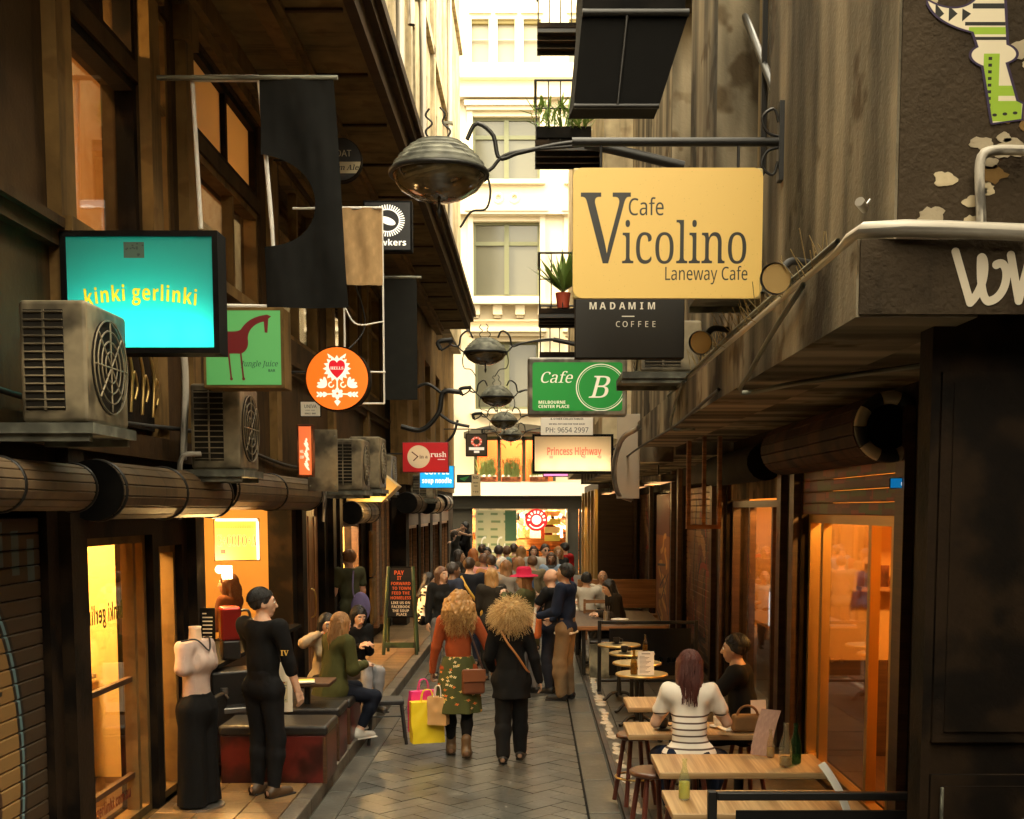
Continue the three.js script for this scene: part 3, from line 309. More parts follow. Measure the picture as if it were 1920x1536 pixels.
// ================= end building across the street
{
  const D = 45, b = thing('grand_building', 'ornate white stone building with tall paired windows across the end of the lane', 'building');
  const X = (px) => P(px, 600, D).x, Y = (py) => P(950, py, D).y, st = mat([0.62, 0.56, 0.44], 0.8, { bump: 0.002, bt: 'fineB' });
  const hol = []; const bay = [-8.2, -4.6, X(950), 2.6, 6.2];
  for (const cx of bay) { for (const [t, u] of [[415, 557], [218, 338]]) hol.push([cx - 1.25, cx + 1.25, Y(u), Y(t)]); hol.push([cx - 1.2, cx + 1.2, Y(768), Y(640)]); for (const o of [-0.96, 0, 0.96]) hol.push([cx + o - 0.32, cx + o + 0.32, Y(117), Y(35)]); }
  const y2 = Y(905), yF = Y(930);
  mesh('wall', wallZ(D, D + 0.6, -14, 12, y2 + 2.0, 23, hol), st, b); mesh('rear', [bd(-14, 12, 0, 23, D + 3.4, D + 3.6)], M.darkBrown, b);
  for (const cx of bay) {
    for (const [t, u, tr] of [[415, 557, 455], [218, 338, 255], [640, 768, 0]]) {
      const y1 = Y(t), y0 = Y(u), w = t === 640 ? 1.2 : 1.25, fr = mat([0.13, 0.14, 0.08], 0.6);
      const f = mesh('window_frame', [bd(cx - w, cx - w + 0.09, y0, y1, D + 0.2, D + 0.3), bd(cx + w - 0.09, cx + w, y0, y1, D + 0.2, D + 0.3), bd(cx - w + 0.09, cx + w - 0.09, y1 - 0.1, y1, D + 0.2, D + 0.3), bd(cx - w + 0.09, cx + w - 0.09, y0, y0 + 0.12, D + 0.2, D + 0.3), bd(cx - 0.09, cx + 0.09, y0 + 0.12, y1 - 0.1, D + 0.16, D + 0.3), ...(tr ? [bd(cx - w + 0.09, cx + w - 0.09, Y(tr) - 0.07, Y(tr) + 0.07, D + 0.18, D + 0.3)] : [])], fr, b);
      mesh('pane', [bd(cx - w + 0.09, cx + w - 0.09, y0 + 0.1, y1 - 0.1, D + 0.26, D + 0.27)], mat([0.1, 0.1, 0.075], 0.1), f);
      mesh('blind', [bd(cx - w + 0.12, cx - 0.1, y0 + 0.6, y1 - 0.12, D + 0.31, D + 0.33), bd(cx + 0.1, cx + w - 0.12, y0 + 0.5, y1 - 0.12, D + 0.31, D + 0.33)], M.acWhite, f);
      mesh('window_hood', [bd(cx - w - 0.3, cx + w + 0.3, y1 + 0.32, y1 + 0.5, D - 0.3, D), bd(cx - w - 0.22, cx + w + 0.22, y1 + 0.18, y1 + 0.32, D - 0.18, D), bd(cx - w - 0.2, cx - w, y0, y1 + 0.18, D - 0.08, D), bd(cx + w, cx + w + 0.2, y0, y1 + 0.18, D - 0.08, D)], st, b); mesh('sill', [bd(cx - w - 0.2, cx + w + 0.2, y0 - 0.16, y0, D - 0.2, D)], st, b);
    }
    for (const o of [-0.96, 0, 0.96]) { mesh('arch_head', [(() => { const s = new THREE.Shape(); s.moveTo(-0.33, 0); s.lineTo(-0.33, 0.01); s.absarc(0, 0, 0.33, Math.PI, 0, true); s.lineTo(0.33, 0); return uvm(new THREE.ExtrudeGeometry(s, { depth: 0.3, bevelEnabled: false }).translate(cx + o, Y(42), -D - 0.4)); })()], mat([0.24, 0.2, 0.09], 0.7), b); mesh('arch_sash', [bd(cx + o - 0.32, cx + o + 0.32, Y(74), Y(71), D + 0.1, D + 0.16), bd(cx + o - 0.32, cx + o + 0.32, Y(117), Y(35), D + 0.25, D + 0.28)], mat([0.3, 0.28, 0.21], 0.4), b); mesh('keystone', [bd(cx + o - 0.42, cx + o + 0.42, Y(26), Y(24), D - 0.12, D)], st, b); }
    for (let k = 0; k < 4; k++) mesh('corbel', [bd(cx - 1.35 + k * 0.84, cx - 1.0 + k * 0.84, Y(592), Y(573), D - 0.28, D), bd(cx - 1.3 + k * 0.84, cx - 1.05 + k * 0.84, Y(597), Y(592), D - 0.2, D)], st, b);
    for (const s of [-1, 1]) mesh('scroll', [new THREE.TorusGeometry(0.15, 0.06, 6, 14).translate(cx + s * 0.3, Y(372), -D + 0.03)], st, b);
  }
  mesh('cornice', [[573, 567, 0.42], [603, 600, 0.15], [188, 178, 0.4], [150, 143, 0.3], [404, 398, 0.25]].map(([u, t, o]) => bd(-14, 12, Y(u), Y(t), D - o, D)), st, b);
  // first floor restaurant with planters, white band, dark shop fascia
  const xs = [X(890), X(935), X(982), X(1040)], y0 = y2 + 0.05, y1 = y2 + 1.75;
  mesh('first_floor_wall', wallZ(D, D + 0.6, -14, 12, y2, y2 + 2.0, [[xs[0] - 0.05, xs[3] + 0.05, y0, y1]]), st, b); mesh('green_frame', [...xs.map((x) => bd(x - 0.07, x + 0.07, y0, y1, D + 0.1, D + 0.2)), bd(xs[0], xs[3], y1 - 0.14, y1, D + 0.1, D + 0.22)], mat([0.1, 0.12, 0.06], 0.6), b);
  mesh('arched_awning', [(() => { const s = new THREE.Shape(); s.moveTo(-1.9, 0); s.quadraticCurveTo(0, 0.65, 1.9, 0); s.lineTo(1.9, -0.2); s.quadraticCurveTo(0, 0.3, -1.9, -0.2); return uvm(new THREE.ExtrudeGeometry(s, { depth: 0.8, bevelEnabled: false })); })().translate(X(965), y1 + 0.1, -D)], mat([0.09, 0.08, 0.06], 0.8), b);
  mesh('restaurant_room', [bd(-4, 3, y2 - 0.2, y2 - 0.1, D + 0.6, D + 3.4), bd(-4, 3, y2 + 2.2, y2 + 2.3, D + 0.6, D + 3.4), bd(-4, 3, y2, y2 + 2.2, D + 3.2, D + 3.3)], mat([0.55, 0.16, 0.06], 0.7), b);
  mesh('white_band', [bd(-14, 12, yF, y2, D - 0.35, D + 0.6)], mat([0.82, 0.8, 0.74], 0.6), b);
  const gr = mat([0.035, 0.033, 0.027], 0.7); const xa = X(888), xb = X(1062), ys = Y(954);
  mesh('shop_fascia', [bd(xa - 1, X(1088), ys, yF, D - 0.1, D + 0.5), bd(xb, X(1086), 0, ys, D - 0.1, D + 0.5), bd(-14, xa - 0.1, 0, yF, D, D + 0.5), bd(X(1088), 12, 0, yF, D, D + 0.5)], gr, b); mesh('shop_edge', [bd(xa, xb, ys - 0.06, ys, D - 0.14, D - 0.1), bd(xb, xb + 0.06, 0, ys, D - 0.14, D - 0.1)], M.cream, b);
  const wo = mat([0.62, 0.27, 0.07], 0.6, { tex: 'wood' }); mesh('shop_room', [bd(-4.6, 3.4, 0, yF, D + 3.2, D + 3.3), bd(-4.6, -4.5, 0, yF, D + 0.5, D + 3.2), bd(3.3, 3.4, 0, yF, D + 0.5, D + 3.2), bd(-4.6, 3.4, yF - 0.4, yF - 0.3, D + 0.5, D + 3.2)], wo, b); mesh('shop_floor', [bd(-4.6, 3.4, -0.02, 0, D, D + 3.2)], M.woodPale, b);
  const men = canvasTex(256, 256, (g, w, h) => { g.fillStyle = '#c9c08a'; g.fillRect(0, 0, w, h); g.fillStyle = '#7f8c58'; for (let k = 0; k < 26; k++) g.fillRect(10 + (k % 3) * 82 + rnd() * 10, 10 + ((k / 3) | 0) * 28, rr(30, 64), 8); g.fillStyle = '#4f6a45'; g.fillRect(w * 0.72, 0, w * 0.28, h * 0.55); g.strokeStyle = '#f2ecd0'; g.lineWidth = 8; for (let k = 0; k < 4; k++) { g.beginPath(); g.arc(60 + k * 50, 150 + (k % 2) * 50, 22, 0, 5); g.stroke(); } });
  mesh('menu_wall', [(() => { const g = new THREE.PlaneGeometry(X(968) - xa, 2.7); g.translate((X(968) + xa) / 2, 1.4, -D - 0.6); return g; })()], glow([1, 1, 1], 0.4, men), b);
  for (let k = 0; k < 4; k++) mesh('shelf_box', [bd(X(1022), X(1052), 1.25 + k * 0.32, 1.48 + k * 0.32, D + 0.9, D + 1.4)], mat([[0.55, 0.5, 0.08], [0.75, 0.65, 0.25], [0.6, 0.55, 0.1], [0.7, 0.4, 0.15]][k], 0.6), b);
  for (let k = 0; k < 5; k++) { const t = mesh('track_spot', [cyl(0.07, 0.07, 0.28, 10, X(970 + k * 17), ys - 0.45, -(D + 1))], M.blackMetal, b); void t; }
  for (let k = 0; k < 7; k++) { const s = mesh('pendant_bulb', [sph(0.07, X(980 + k * 12), ys - 0.3 - (k % 3) * 0.12, -(D + 0.9 + (k % 2)), 8)], glow([1, 0.75, 0.4], 5), b); mesh('pendant_cord', [bar([X(980 + k * 12), ys - 0.3, -(D + 0.9 + (k % 2))], [X(980 + k * 12), yF - 0.4, -(D + 0.9 + (k % 2))], 0.01)], M.rubber, s); }
  for (let k = 0; k < 9; k++) mesh('hung_shirt', [extrude([[-0.22, 0], [0.22, 0], [0.2, 0.42], [0.34, 0.3], [0.4, 0.42], [0.14, 0.62], [-0.14, 0.62], [-0.4, 0.42], [-0.34, 0.3], [-0.2, 0.42]], 0.08, 0.01).translate(X(960 + k * 11), 1.35 + (k % 2) * 0.5, -(D + 1.3 + (k % 3) * 0.5))], [M.whitePlain, clothC[0], clothC[4], M.whitePlain, clothC[2]][k % 5], b);
  for (let k = 0; k < 3; k++) mesh('wall_shelf', [bd(-2.5, 3.2, 0.8 + k * 0.7, 0.85 + k * 0.7, D + 2.8, D + 3.2)], M.woodDk, b);
  lamp([1, 0.8, 0.5], 150, [-1.4, 2.55, -(D + 1.2)], 6); lamp([1, 0.8, 0.5], 130, [0.9, 2.5, -(D + 1.4)], 6); lamp([1, 0.62, 0.3], 60, [X(965), y2 + 1.9, -(D + 1.6)], 5);
  for (let k = 0; k < 3; k++) { // planters on the sill
    const cx = (xs[k] + xs[k + 1]) / 2, pl = thing('window_planter', ['terracotta trough of feathery green plants in the bay by the octagon sign', 'terracotta trough of feathery green plants in the middle bay under the arched awning', 'terracotta trough of feathery green plants in the bay beside the glowing cream sign'][k], 'planter', [cx, y0, -D + 0.15]);
    mesh('trough', [rbx(0.72, 0.16, 0.22, 0.02, 0, 0.08, 0)], M.terracotta, pl); mesh('pebbles', Array.from({ length: 7 }, (_, i) => sph(0.07, -0.3 + i * 0.1, 0.18, rr(-0.05, 0.05), 7)), M.whitePlain, pl);
    const lf = []; for (let i = 0; i < 260; i++) { const a = rr(0, 6.28), sp = rr(0, 0.34), h = rr(0.25, 0.75); const x = rr(-0.3, 0.3); lf.push(bar([x, 0.16, rr(-0.06, 0.06)], [x + Math.cos(a) * sp * 0.6, 0.16 + h, Math.sin(a) * sp * 0.5], 0.008, 3)); } mesh('foliage', lf, mat([0.3, 0.36, 0.12], 0.7), pl);
  }
}
// ================= hanging signs, lamps, banners, air conditioners
const font = (g, s, f = 'sans-serif', st = '') => { g.font = `${st} ${s}px ${f}`.trim(); };
const ctext = (g, t, x, y, w) => { g.textAlign = 'center'; w ? g.fillText(t, x, y, w) : g.fillText(t, x, y); };
// a flat sign facing the near end of the lane: pixel rectangle at depth d -> real size
function board(name, label, rect, d, th, side, tex, o = {}) {
  const a = P(rect[0], rect[1], d), b = P(rect[2], rect[3], d), w = b.x - a.x, h = a.y - b.y;
  const t = thing(name, label, o.category || 'sign', [(a.x + b.x) / 2, b.y, -d], 0, o.group);
  const r = o.round || 0.008;
  if (o.inside) { // a light box: open casing, translucent face, tubes within
    const q = 0.035; mesh('casing', [bx(-w / 2, w / 2, 0, q, -th, 0), bx(-w / 2, w / 2, h - q, h, -th, 0), bx(-w / 2, -w / 2 + q, q, h - q, -th, 0), bx(w / 2 - q, w / 2, q, h - q, -th, 0)], side, t); mesh('back_panel', [bx(-w / 2 + q, w / 2 - q, q, h - q, -th, -th + 0.01)], M.whitePlain, t);
    const g = new THREE.PlaneGeometry(w - 2 * q, h - 2 * q).translate(0, h / 2, -0.012); mesh('face', g, new THREE.MeshPhysicalMaterial({ map: tex, roughness: 1, transmission: 0.75, thickness: 0 }), t);
    const n = 4; for (let k = 0; k < n; k++) lamp(o.inside[0], o.inside[1] / n, [t.position.x + w * (-0.36 + 0.72 * k / (n - 1)), b.y + h * (o.inside[2] ?? 0.2), -d - th * 0.6], 2);
    mesh('light_tube', [bar([-w * 0.42, h * (o.inside[2] ?? 0.2), -th * 0.6], [w * 0.42, h * (o.inside[2] ?? 0.2), -th * 0.6], 0.012)], glow([1, 1, 1], 1), t);
  } else {
    const fr = o.frame ?? 0.02; mesh('casing', [rbx(w, h, th, r, 0, h / 2, -th / 2 - 0.004)], side, t);
    let g; if (o.round) { const s = new THREE.Shape(), k = o.round, x = w / 2 - fr, y = h / 2 - fr; s.moveTo(-x + k, -y); s.lineTo(x - k, -y); s.absarc(x - k, -y + k, k, -Math.PI / 2, 0); s.lineTo(x, y - k); s.absarc(x - k, y - k, k, 0, Math.PI / 2); s.lineTo(-x + k, y); s.absarc(-x + k, y - k, k, Math.PI / 2, Math.PI); s.lineTo(-x, -y + k); s.absarc(-x + k, -y + k, k, Math.PI, Math.PI * 1.5); g = new THREE.ShapeGeometry(s, 8); const p = g.attributes.position, u = g.attributes.uv; for (let i = 0; i < p.count; i++) u.setXY(i, p.getX(i) / (2 * x) + 0.5, p.getY(i) / (2 * y) + 0.5); } else g = new THREE.PlaneGeometry(w - 2 * fr, h - 2 * fr);
    mesh('face', g.translate(0, h / 2, 0.002), o.glow ? glow([1, 1, 1], o.glow, tex) : new THREE.MeshStandardMaterial({ map: tex, roughness: o.rough ?? 0.45 }), t);
    if (o.glow) area([1, 0.85, 0.65], o.glow * 0.6, w, h, [t.position.x, b.y + h / 2, -d + 0.03], [t.position.x, b.y + h / 2, 5]);
  }
  t.userData.w = w; t.userData.h = h; return t;
}
const wallArm = (t, x0, x1, y, z = -0.03, r = 0.014, m = M.blackMetal) => mesh('bracket', [bar([x0, y, z], [x1, y, z], r)], m, t);
{ // --- left side
  const kk = canvasTex(640, 460, (g, w, h) => { g.fillStyle = '#19c3b4'; g.fillRect(0, 0, w, h); g.fillStyle = '#5c6a58'; g.fillRect(252, 22, 90, 66); g.fillStyle = '#3f4a40'; for (let k = 0; k < 14; k++) g.fillRect(255 + rnd() * 78, 25 + rnd() * 56, 8, 6); g.fillStyle = '#ffd21e'; g.strokeStyle = '#ffd21e'; const L = 'kinki gerlinki'; font(g, 90, 'sans-serif', 'bold'); g.textAlign = 'center'; let wx = [...L].map((c) => g.measureText(c).width + 3), tot = wx.reduce((p, q) => p + q, 0), sc = 500 / tot, run = -250; [...L].forEach((c, i) => { const x0 = run + wx[i] * sc / 2; run += wx[i] * sc; const t = x0 / 250; g.save(); g.translate(320 + x0, 262 + t * t * 24); g.rotate(t * 0.1); g.scale(sc, 1); g.fillText(c, 0, 0); g.restore(); }); });
  const t = board('light_box_sign', 'glowing turquoise light box with yellow lettering above the clothes shop door', [110, 432, 412, 662], 7.4, 0.2, M.black, kk, { inside: [[1, 1, 0.95], 1.15, 0.14] }); wallArm(t, -0.9, -0.45, 0.5, -0.1, 0.02);
  const jg = canvasTex(400, 400, (g, w, h) => { g.fillStyle = '#58a45c'; g.fillRect(0, 0, w, h); g.fillStyle = '#5e0f12'; g.strokeStyle = '#5e0f12'; g.beginPath(); g.moveTo(70, 110); g.bezierCurveTo(120, 110, 170, 120, 190, 100); g.bezierCurveTo(230, 40, 280, 30, 330, 22); g.lineTo(352, 32); g.lineTo(336, 44); g.lineTo(330, 120); g.lineTo(316, 118); g.lineTo(312, 60); g.bezierCurveTo(250, 70, 220, 120, 226, 160); g.bezierCurveTo(230, 220, 190, 235, 170, 232); g.lineTo(60, 232); g.closePath(); g.fill(); g.lineWidth = 9; for (const x of [120, 185]) { g.beginPath(); g.moveTo(x, 226); g.lineTo(x + 12, 365); g.stroke(); g.beginPath(); g.arc(x + 13, 368, 8, 0, 7); g.fill(); } g.fillStyle = '#123026'; font(g, 40, 'serif', 'italic'); g.fillText('Jungle Juice', 186, 300, 196); font(g, 20, 'sans-serif', 'bold'); g.fillText('BAR', 330, 330); });
  board('green_bar_sign', 'green box sign with a dripping dark red long-necked animal above the wall air conditioner', [378, 576, 534, 728], 9.0, 0.26, M.ochre, jg, { frame: 0.025, glow: 0.3 });
  // round sign
  const hs = canvasTex(512, 512, (g, w, h) => { g.fillStyle = '#f0701c'; g.fillRect(0, 0, w, h); g.fillStyle = '#fff4d8'; g.strokeStyle = '#fff4d8'; const star = []; for (let k = 0; k < 32; k++) { const a = k / 32 * 6.283, r = k % 2 ? 88 : 118; star.push([256 + Math.cos(a) * r, 175 + Math.sin(a) * r * 0.95]); } g.beginPath(); star.forEach(([x, y]) => g.lineTo(x, y)); g.fill(); g.beginPath(); g.moveTo(190, 90); g.lineTo(178, 50); g.lineTo(230, 84); g.moveTo(322, 90); g.lineTo(334, 50); g.lineTo(282, 84); g.fill(); const leaf = (x, y, r, s, l) => { g.save(); g.translate(x, y); g.rotate(r); g.beginPath(); g.ellipse(0, -l / 2, s, l / 2, 0, 0, 7); g.fill(); g.restore(); }; for (const s of [-1, 1]) { for (const a of [0.2, 0.7, 1.2, 1.6]) leaf(256 + s * 92, 318, s * a, 15, 78); g.lineWidth = 11; g.beginPath(); g.arc(256 + s * 50, 306, 20, 0, 5); g.stroke(); g.beginPath(); g.moveTo(256, 380); g.lineTo(256 + s * 150, 386); g.stroke(); for (const k of [90, 120, 145]) { leaf(256 + s * k, 386, s * 0.9, 8, 34); leaf(256 + s * k, 386, s * 2.2, 8, 34); } leaf(256 + s * 84, 384, s * 1.57, 17, 40); } for (let k = 0; k < 6; k++) leaf(256, 378, k / 6 * 6.283, 17, 50); g.fillStyle = '#f0701c'; g.beginPath(); g.arc(256, 378, 10, 0, 7); g.fill(); g.fillStyle = '#fff4d8'; g.fillRect(250, 270, 12, 70); g.beginPath(); g.moveTo(256, 482); g.lineTo(228, 444); g.lineTo(256, 424); g.lineTo(284, 444); g.fill(); g.fillStyle = '#cc1624'; g.beginPath(); g.moveTo(256, 252); g.bezierCurveTo(190, 200, 176, 150, 200, 118); g.bezierCurveTo(222, 96, 250, 106, 256, 130); g.bezierCurveTo(262, 106, 290, 96, 312, 118); g.bezierCurveTo(336, 150, 322, 200, 256, 252); g.fill(); g.fillStyle = '#fff4d8'; font(g, 33, 'serif', 'bold'); ctext(g, 'HELLS', 256, 182); });
  const c = P(632, 710, 11), hr = 0.3, h = thing('round_sign', 'round orange light box with a red heart and white folk pattern on a dark rim', 'sign', [c.x, c.y - hr, -11]);
  mesh('casing', [rot(cyl(hr, hr, 0.16, 40), Math.PI / 2).translate(0, hr, -0.17)], M.darkBrown, h); mesh('face', [new THREE.CircleGeometry(hr - 0.014, 40).translate(0, hr, 0.002)], glow([1, 1, 1], 0.85, hs), h); area([1, 0.6, 0.25], 0.5, 0.5, 0.5, [c.x, c.y, -10.96], [c.x, c.y, 0]); wallArm(h, -1.1, -0.28, 0.36);
  const gb = canvasTex(256, 256, (g) => { g.fillStyle = '#1c1a16'; g.fillRect(0, 0, 256, 256); g.fillStyle = '#b9ac8c'; g.fillRect(0, 142, 256, 70); font(g, 54, 'sans-serif'); ctext(g, 'GOAT', 128, 110); g.fillStyle = '#26221c'; font(g, 44, 'serif', 'italic bold'); ctext(g, 'Steam Ale', 128, 192); });
  const c2 = P(638, 299, 13.5), r2 = 0.24, h2 = thing('round_sign', 'small round black and cream beer sign under the bracketed soffit', 'sign', [c2.x, c2.y - r2, -13.5]); mesh('casing', [rot(cyl(r2, r2, 0.1, 28), Math.PI / 2).translate(0, r2, -0.11)], M.darkBrown, h2); mesh('face', [new THREE.CircleGeometry(r2 - 0.01, 28).translate(0, r2, 0.002)], new THREE.MeshStandardMaterial({ map: gb, roughness: 0.4 }), h2); wallArm(h2, -0.85, -0.2, r2);
  const hk = canvasTex(256, 288, (g, w, h) => { g.fillStyle = '#0c0a0a'; g.fillRect(0, 0, w, h); g.strokeStyle = '#fff8e6'; g.fillStyle = '#fff8e6'; g.lineWidth = 7; for (let k = 0; k < 40; k++) { const a = k / 40 * 6.283; g.beginPath(); g.moveTo(128 + Math.cos(a) * 72, 110 + Math.sin(a) * 72); g.lineTo(128 + Math.cos(a) * 98, 110 + Math.sin(a) * 98); g.stroke(); } g.beginPath(); g.arc(128, 110, 68, 0, 7); g.stroke(); g.beginPath(); g.ellipse(128, 112, 48, 22, 0.4, 0, 7); g.fill(); font(g, 52, 'sans-serif', 'bold'); ctext(g, 'hawkers', 128, 262, 236); });
  board('black_light_sign', 'square black light box with a white sunburst emblem behind the tan cloth banner', [680, 376, 773, 472], 12.6, 0.12, M.black, hk, { glow: 0.9 });
  const fl = canvasTex(128, 256, (g) => { g.fillStyle = '#e8703c'; g.fillRect(0, 0, 128, 256); g.fillStyle = '#ffe9cf'; for (let k = 0; k < 9; k++) { g.beginPath(); g.ellipse(80, 70 + k * 18, 10 + (k % 3) * 12, 9, 0.6, 0, 7); g.fill(); } font(g, 22, 'sans-serif', 'bold'); g.fillText('HEL', 10, 140); g.fillText('COF', 10, 170); });
  board('coral_light_sign', 'coral pink light box with a pale flower pattern against the cream sheet panel', [556, 796, 588, 894], 12.4, 0.1, M.terracotta, fl, { glow: 0.8 });
  { const a = P(576, 806, 12.9), b = P(634, 922, 12.9), p = thing('sheet_panel', 'plain cream metal sheet fixed beside the coral sign', 'panel', [(a.x + b.x) / 2, b.y, -12.9]); mesh('sheet', [rbx(b.x - a.x, a.y - b.y, 0.03, 0.006, 0, (a.y - b.y) / 2, 0)], M.acWhite, p); mesh('rivet', [[-1, 0.06], [1, 0.06], [-1, 0.6], [1, 0.6]].map(([s, y]) => sph(0.01, s * (b.x - a.x) * 0.42, y, 0.016, 6)), M.zinc, p); }
  const np = canvasTex(200, 128, (g) => { g.fillStyle = '#e9e2cf'; g.fillRect(0, 0, 200, 128); g.fillStyle = '#2a2622'; font(g, 44, 'sans-serif'); g.fillText('UNIVA', 34, 56); font(g, 15); g.fillText('COFFEE · FOOD', 44, 82); font(g, 20, 'sans-serif', 'bold'); g.fillText('DEALS · BAR', 40, 112); });
  board('small_white_sign', 'small white lettered sign behind the round orange sign', [562, 752, 602, 782], 13.4, 0.02, M.darkBrown, np, { frame: 0.01 });
  const ir = canvasTex(400, 256, (g) => { g.fillStyle = '#c4101c'; g.fillRect(0, 0, 400, 256); g.fillStyle = '#e5d2b6'; g.beginPath(); g.arc(140, 124, 102, 0, 7); g.fill(); g.strokeStyle = '#4a1210'; g.lineWidth = 9; g.beginPath(); g.moveTo(78, 80); g.lineTo(132, 122); g.lineTo(92, 160); g.stroke(); g.fillStyle = '#4a1210'; font(g, 40, 'serif', 'bold'); g.fillText('in a', 146, 138); g.fillStyle = '#fff'; font(g, 62, 'serif', 'bold'); g.fillText('rush', 244, 126); g.fillRect(310, 144, 66, 7); });
  const t5 = board('red_box_sign', 'red box sign with a cream disc reading in a rush', [754, 829, 841, 886], 19, 0.18, mat([0.2, 0.02, 0.02], 0.5), ir, { frame: 0.012 }); wallArm(t5, -0.9, -0.37, 0.3);
  const bl = canvasTex(256, 160, (g) => { g.fillStyle = '#1290d8'; g.fillRect(0, 0, 256, 160); g.fillStyle = '#f4ffff'; font(g, 54, 'sans-serif', 'bold'); ctext(g, 'COFFEE', 128, 60); ctext(g, 'soup noodle', 128, 126, 230); });
  board('blue_light_sign', 'bright blue light box sign hung below the red sign', [786, 873, 852, 916], 21, 0.12, M.zinc, bl, { glow: 1.5, frame: 0.015 });
  const ov = canvasTex(200, 240, (g) => { g.fillStyle = '#33240f'; g.fillRect(0, 0, 200, 240); g.strokeStyle = '#ee6a50'; g.lineWidth = 24; g.beginPath(); for (let k = 0; k < 9; k++) { const a = (k + 0.5) / 8 * 6.283; g.lineTo(100 + Math.cos(a) * 46, 82 + Math.sin(a) * 46); } g.stroke(); g.fillStyle = '#fff0dc'; for (let k = 0; k < 8; k++) { const a = k / 8 * 6.283; g.beginPath(); g.arc(100 + Math.cos(a) * 46, 82 + Math.sin(a) * 46, 6, 0, 7); g.fill(); } g.fillRect(24, 146, 152, 32); g.fillRect(74, 184, 54, 26); });
  const t7 = board('octagon_sign', 'small brown hanging sign with a coral octagon ring', [873, 813, 914, 856], 27, 0.06, M.darkBrown, ov, { glow: 0.5, frame: 0.02 }); mesh('bracket', [bar([-0.75, 0.62, -0.03], [0.4, 0.62, -0.03], 0.015), bar([-0.18, 0.52, -0.03], [-0.18, 0.62, -0.03], 0.012), bar([0.18, 0.52, -0.03], [0.18, 0.62, -0.03], 0.012)], M.blackMetal, t7);
  const no = canvasTex(96, 200, (g) => { g.fillStyle = '#d9c397'; g.fillRect(0, 0, 96, 200); g.fillStyle = '#2a2018'; font(g, 40, 'sans-serif', 'bold'); ctext(g, 'NO', 48, 46); font(g, 17, 'sans-serif', 'bold'); ctext(g, 'ENTRY', 48, 86); ctext(g, 'TAXI', 48, 116); font(g, 24, 'sans-serif', 'bold'); ctext(g, '> o-o', 48, 170); });
  board('street_sign', 'upright cream NO street sign at the far corner', [883, 889, 901, 930], 33, 0.02, M.zinc, no, { frame: 0.005 });
  const gs = canvasTex(200, 80, (g) => { g.fillStyle = '#0d2410'; g.fillRect(0, 0, 200, 80); g.strokeStyle = '#3aa04a'; g.lineWidth = 7; for (let k = 0; k < 5; k++) { g.beginPath(); g.moveTo(40, 40); g.lineTo(170 - k * 14, 18 + k * 12); g.stroke(); } });
  board('dark_green_sign', 'little dark green box sign with a bright green leaf', [856, 890, 884, 905], 27, 0.2, M.blackMetal, gs, { frame: 0.01 });
  { // bright metal air duct over the lit doorway
    const q = thing('metal_hood', 'tan sheet metal air duct bent over the lit doorway', 'duct', [-2.95, 2.62, -18.9]); mesh('hood', [extrude([[0, 0], [0.55, 0], [0.8, 0.24], [0.55, 0.44], [0.35, 0.34], [0, 0.34]], 0.5, 0.01).translate(0, 0, -0.25)], mat([0.6, 0.42, 0.17], 0.4, { metalness: 0.4 }), q); mesh('hood_grille', Array.from({ length: 5 }, (_, k) => bx(0.62, 0.64, 0.02 + k * 0.05, 0.045 + k * 0.05, -0.2, 0.2)), M.zinc, q);
    lamp(WARM, 2.2, [-2.5, 2.55, -18.3], 2);
  }
  // banners
  const bn = thing('cloth_banner', 'long black cloth banner with a round bite cut from its edge', 'banner', [P(485, 148, 9.4).x, P(485, 578, 9.4).y, -9.4]), H = P(485, 148, 9.4).y - P(485, 578, 9.4).y, W = P(640, 300, 9.4).x - P(485, 300, 9.4).x;
  { const nx = 44, ny = 96, pos = [], ix = [], ok = []; const ins = (u, v) => Math.hypot(u / 0.66, (v - 0.47) / 0.2) < 1; for (let j = 0; j <= ny; j++) for (let i = 0; i <= nx; i++) { let u = i / nx, v = j / ny; const q = Math.hypot(u / 0.66, (v - 0.47) / 0.2); if (q < 1 && q > 0.9) { u /= q; v = 0.47 + (v - 0.47) / q; } ok.push(!ins(u * 1.001, 0.47 + (v - 0.47) * 1.001) || q >= 0.9); const w = W * (1 - 0.1 * v), x = 0.03 * (1 - v) + u * w; pos.push(x, v * H, 0.03 * Math.sin(u * 8 + v * 3) * (1 - v * 0.8) + 0.03 * (noise3(u * 3, v * 5, 2) - 0.5) + 0.012 * (noise3(u * 10, v * 9, 5) - 0.5)); } for (let j = 0; j < ny; j++) for (let i = 0; i < nx; i++) { const a = j * (nx + 1) + i, b = a + 1, e = a + nx + 1, f = e + 1; if (ok[a] && ok[b] && ok[e] && ok[f]) ix.push(a, b, f, a, f, e); } const g = new THREE.BufferGeometry(); g.setAttribute('position', new THREE.Float32BufferAttribute(pos, 3)); g.setIndex(ix); g.computeVertexNormals(); mesh('cloth', [uvm(g)], mat([0.014, 0.0135, 0.012], 0.9, { tex: 'cloth', side: THREE.DoubleSide }), bn); }
  mesh('rod', [bar([-0.95, H + 0.01, 0], [W * 0.95, H + 0.01, 0], 0.018)], M.zinc, bn);
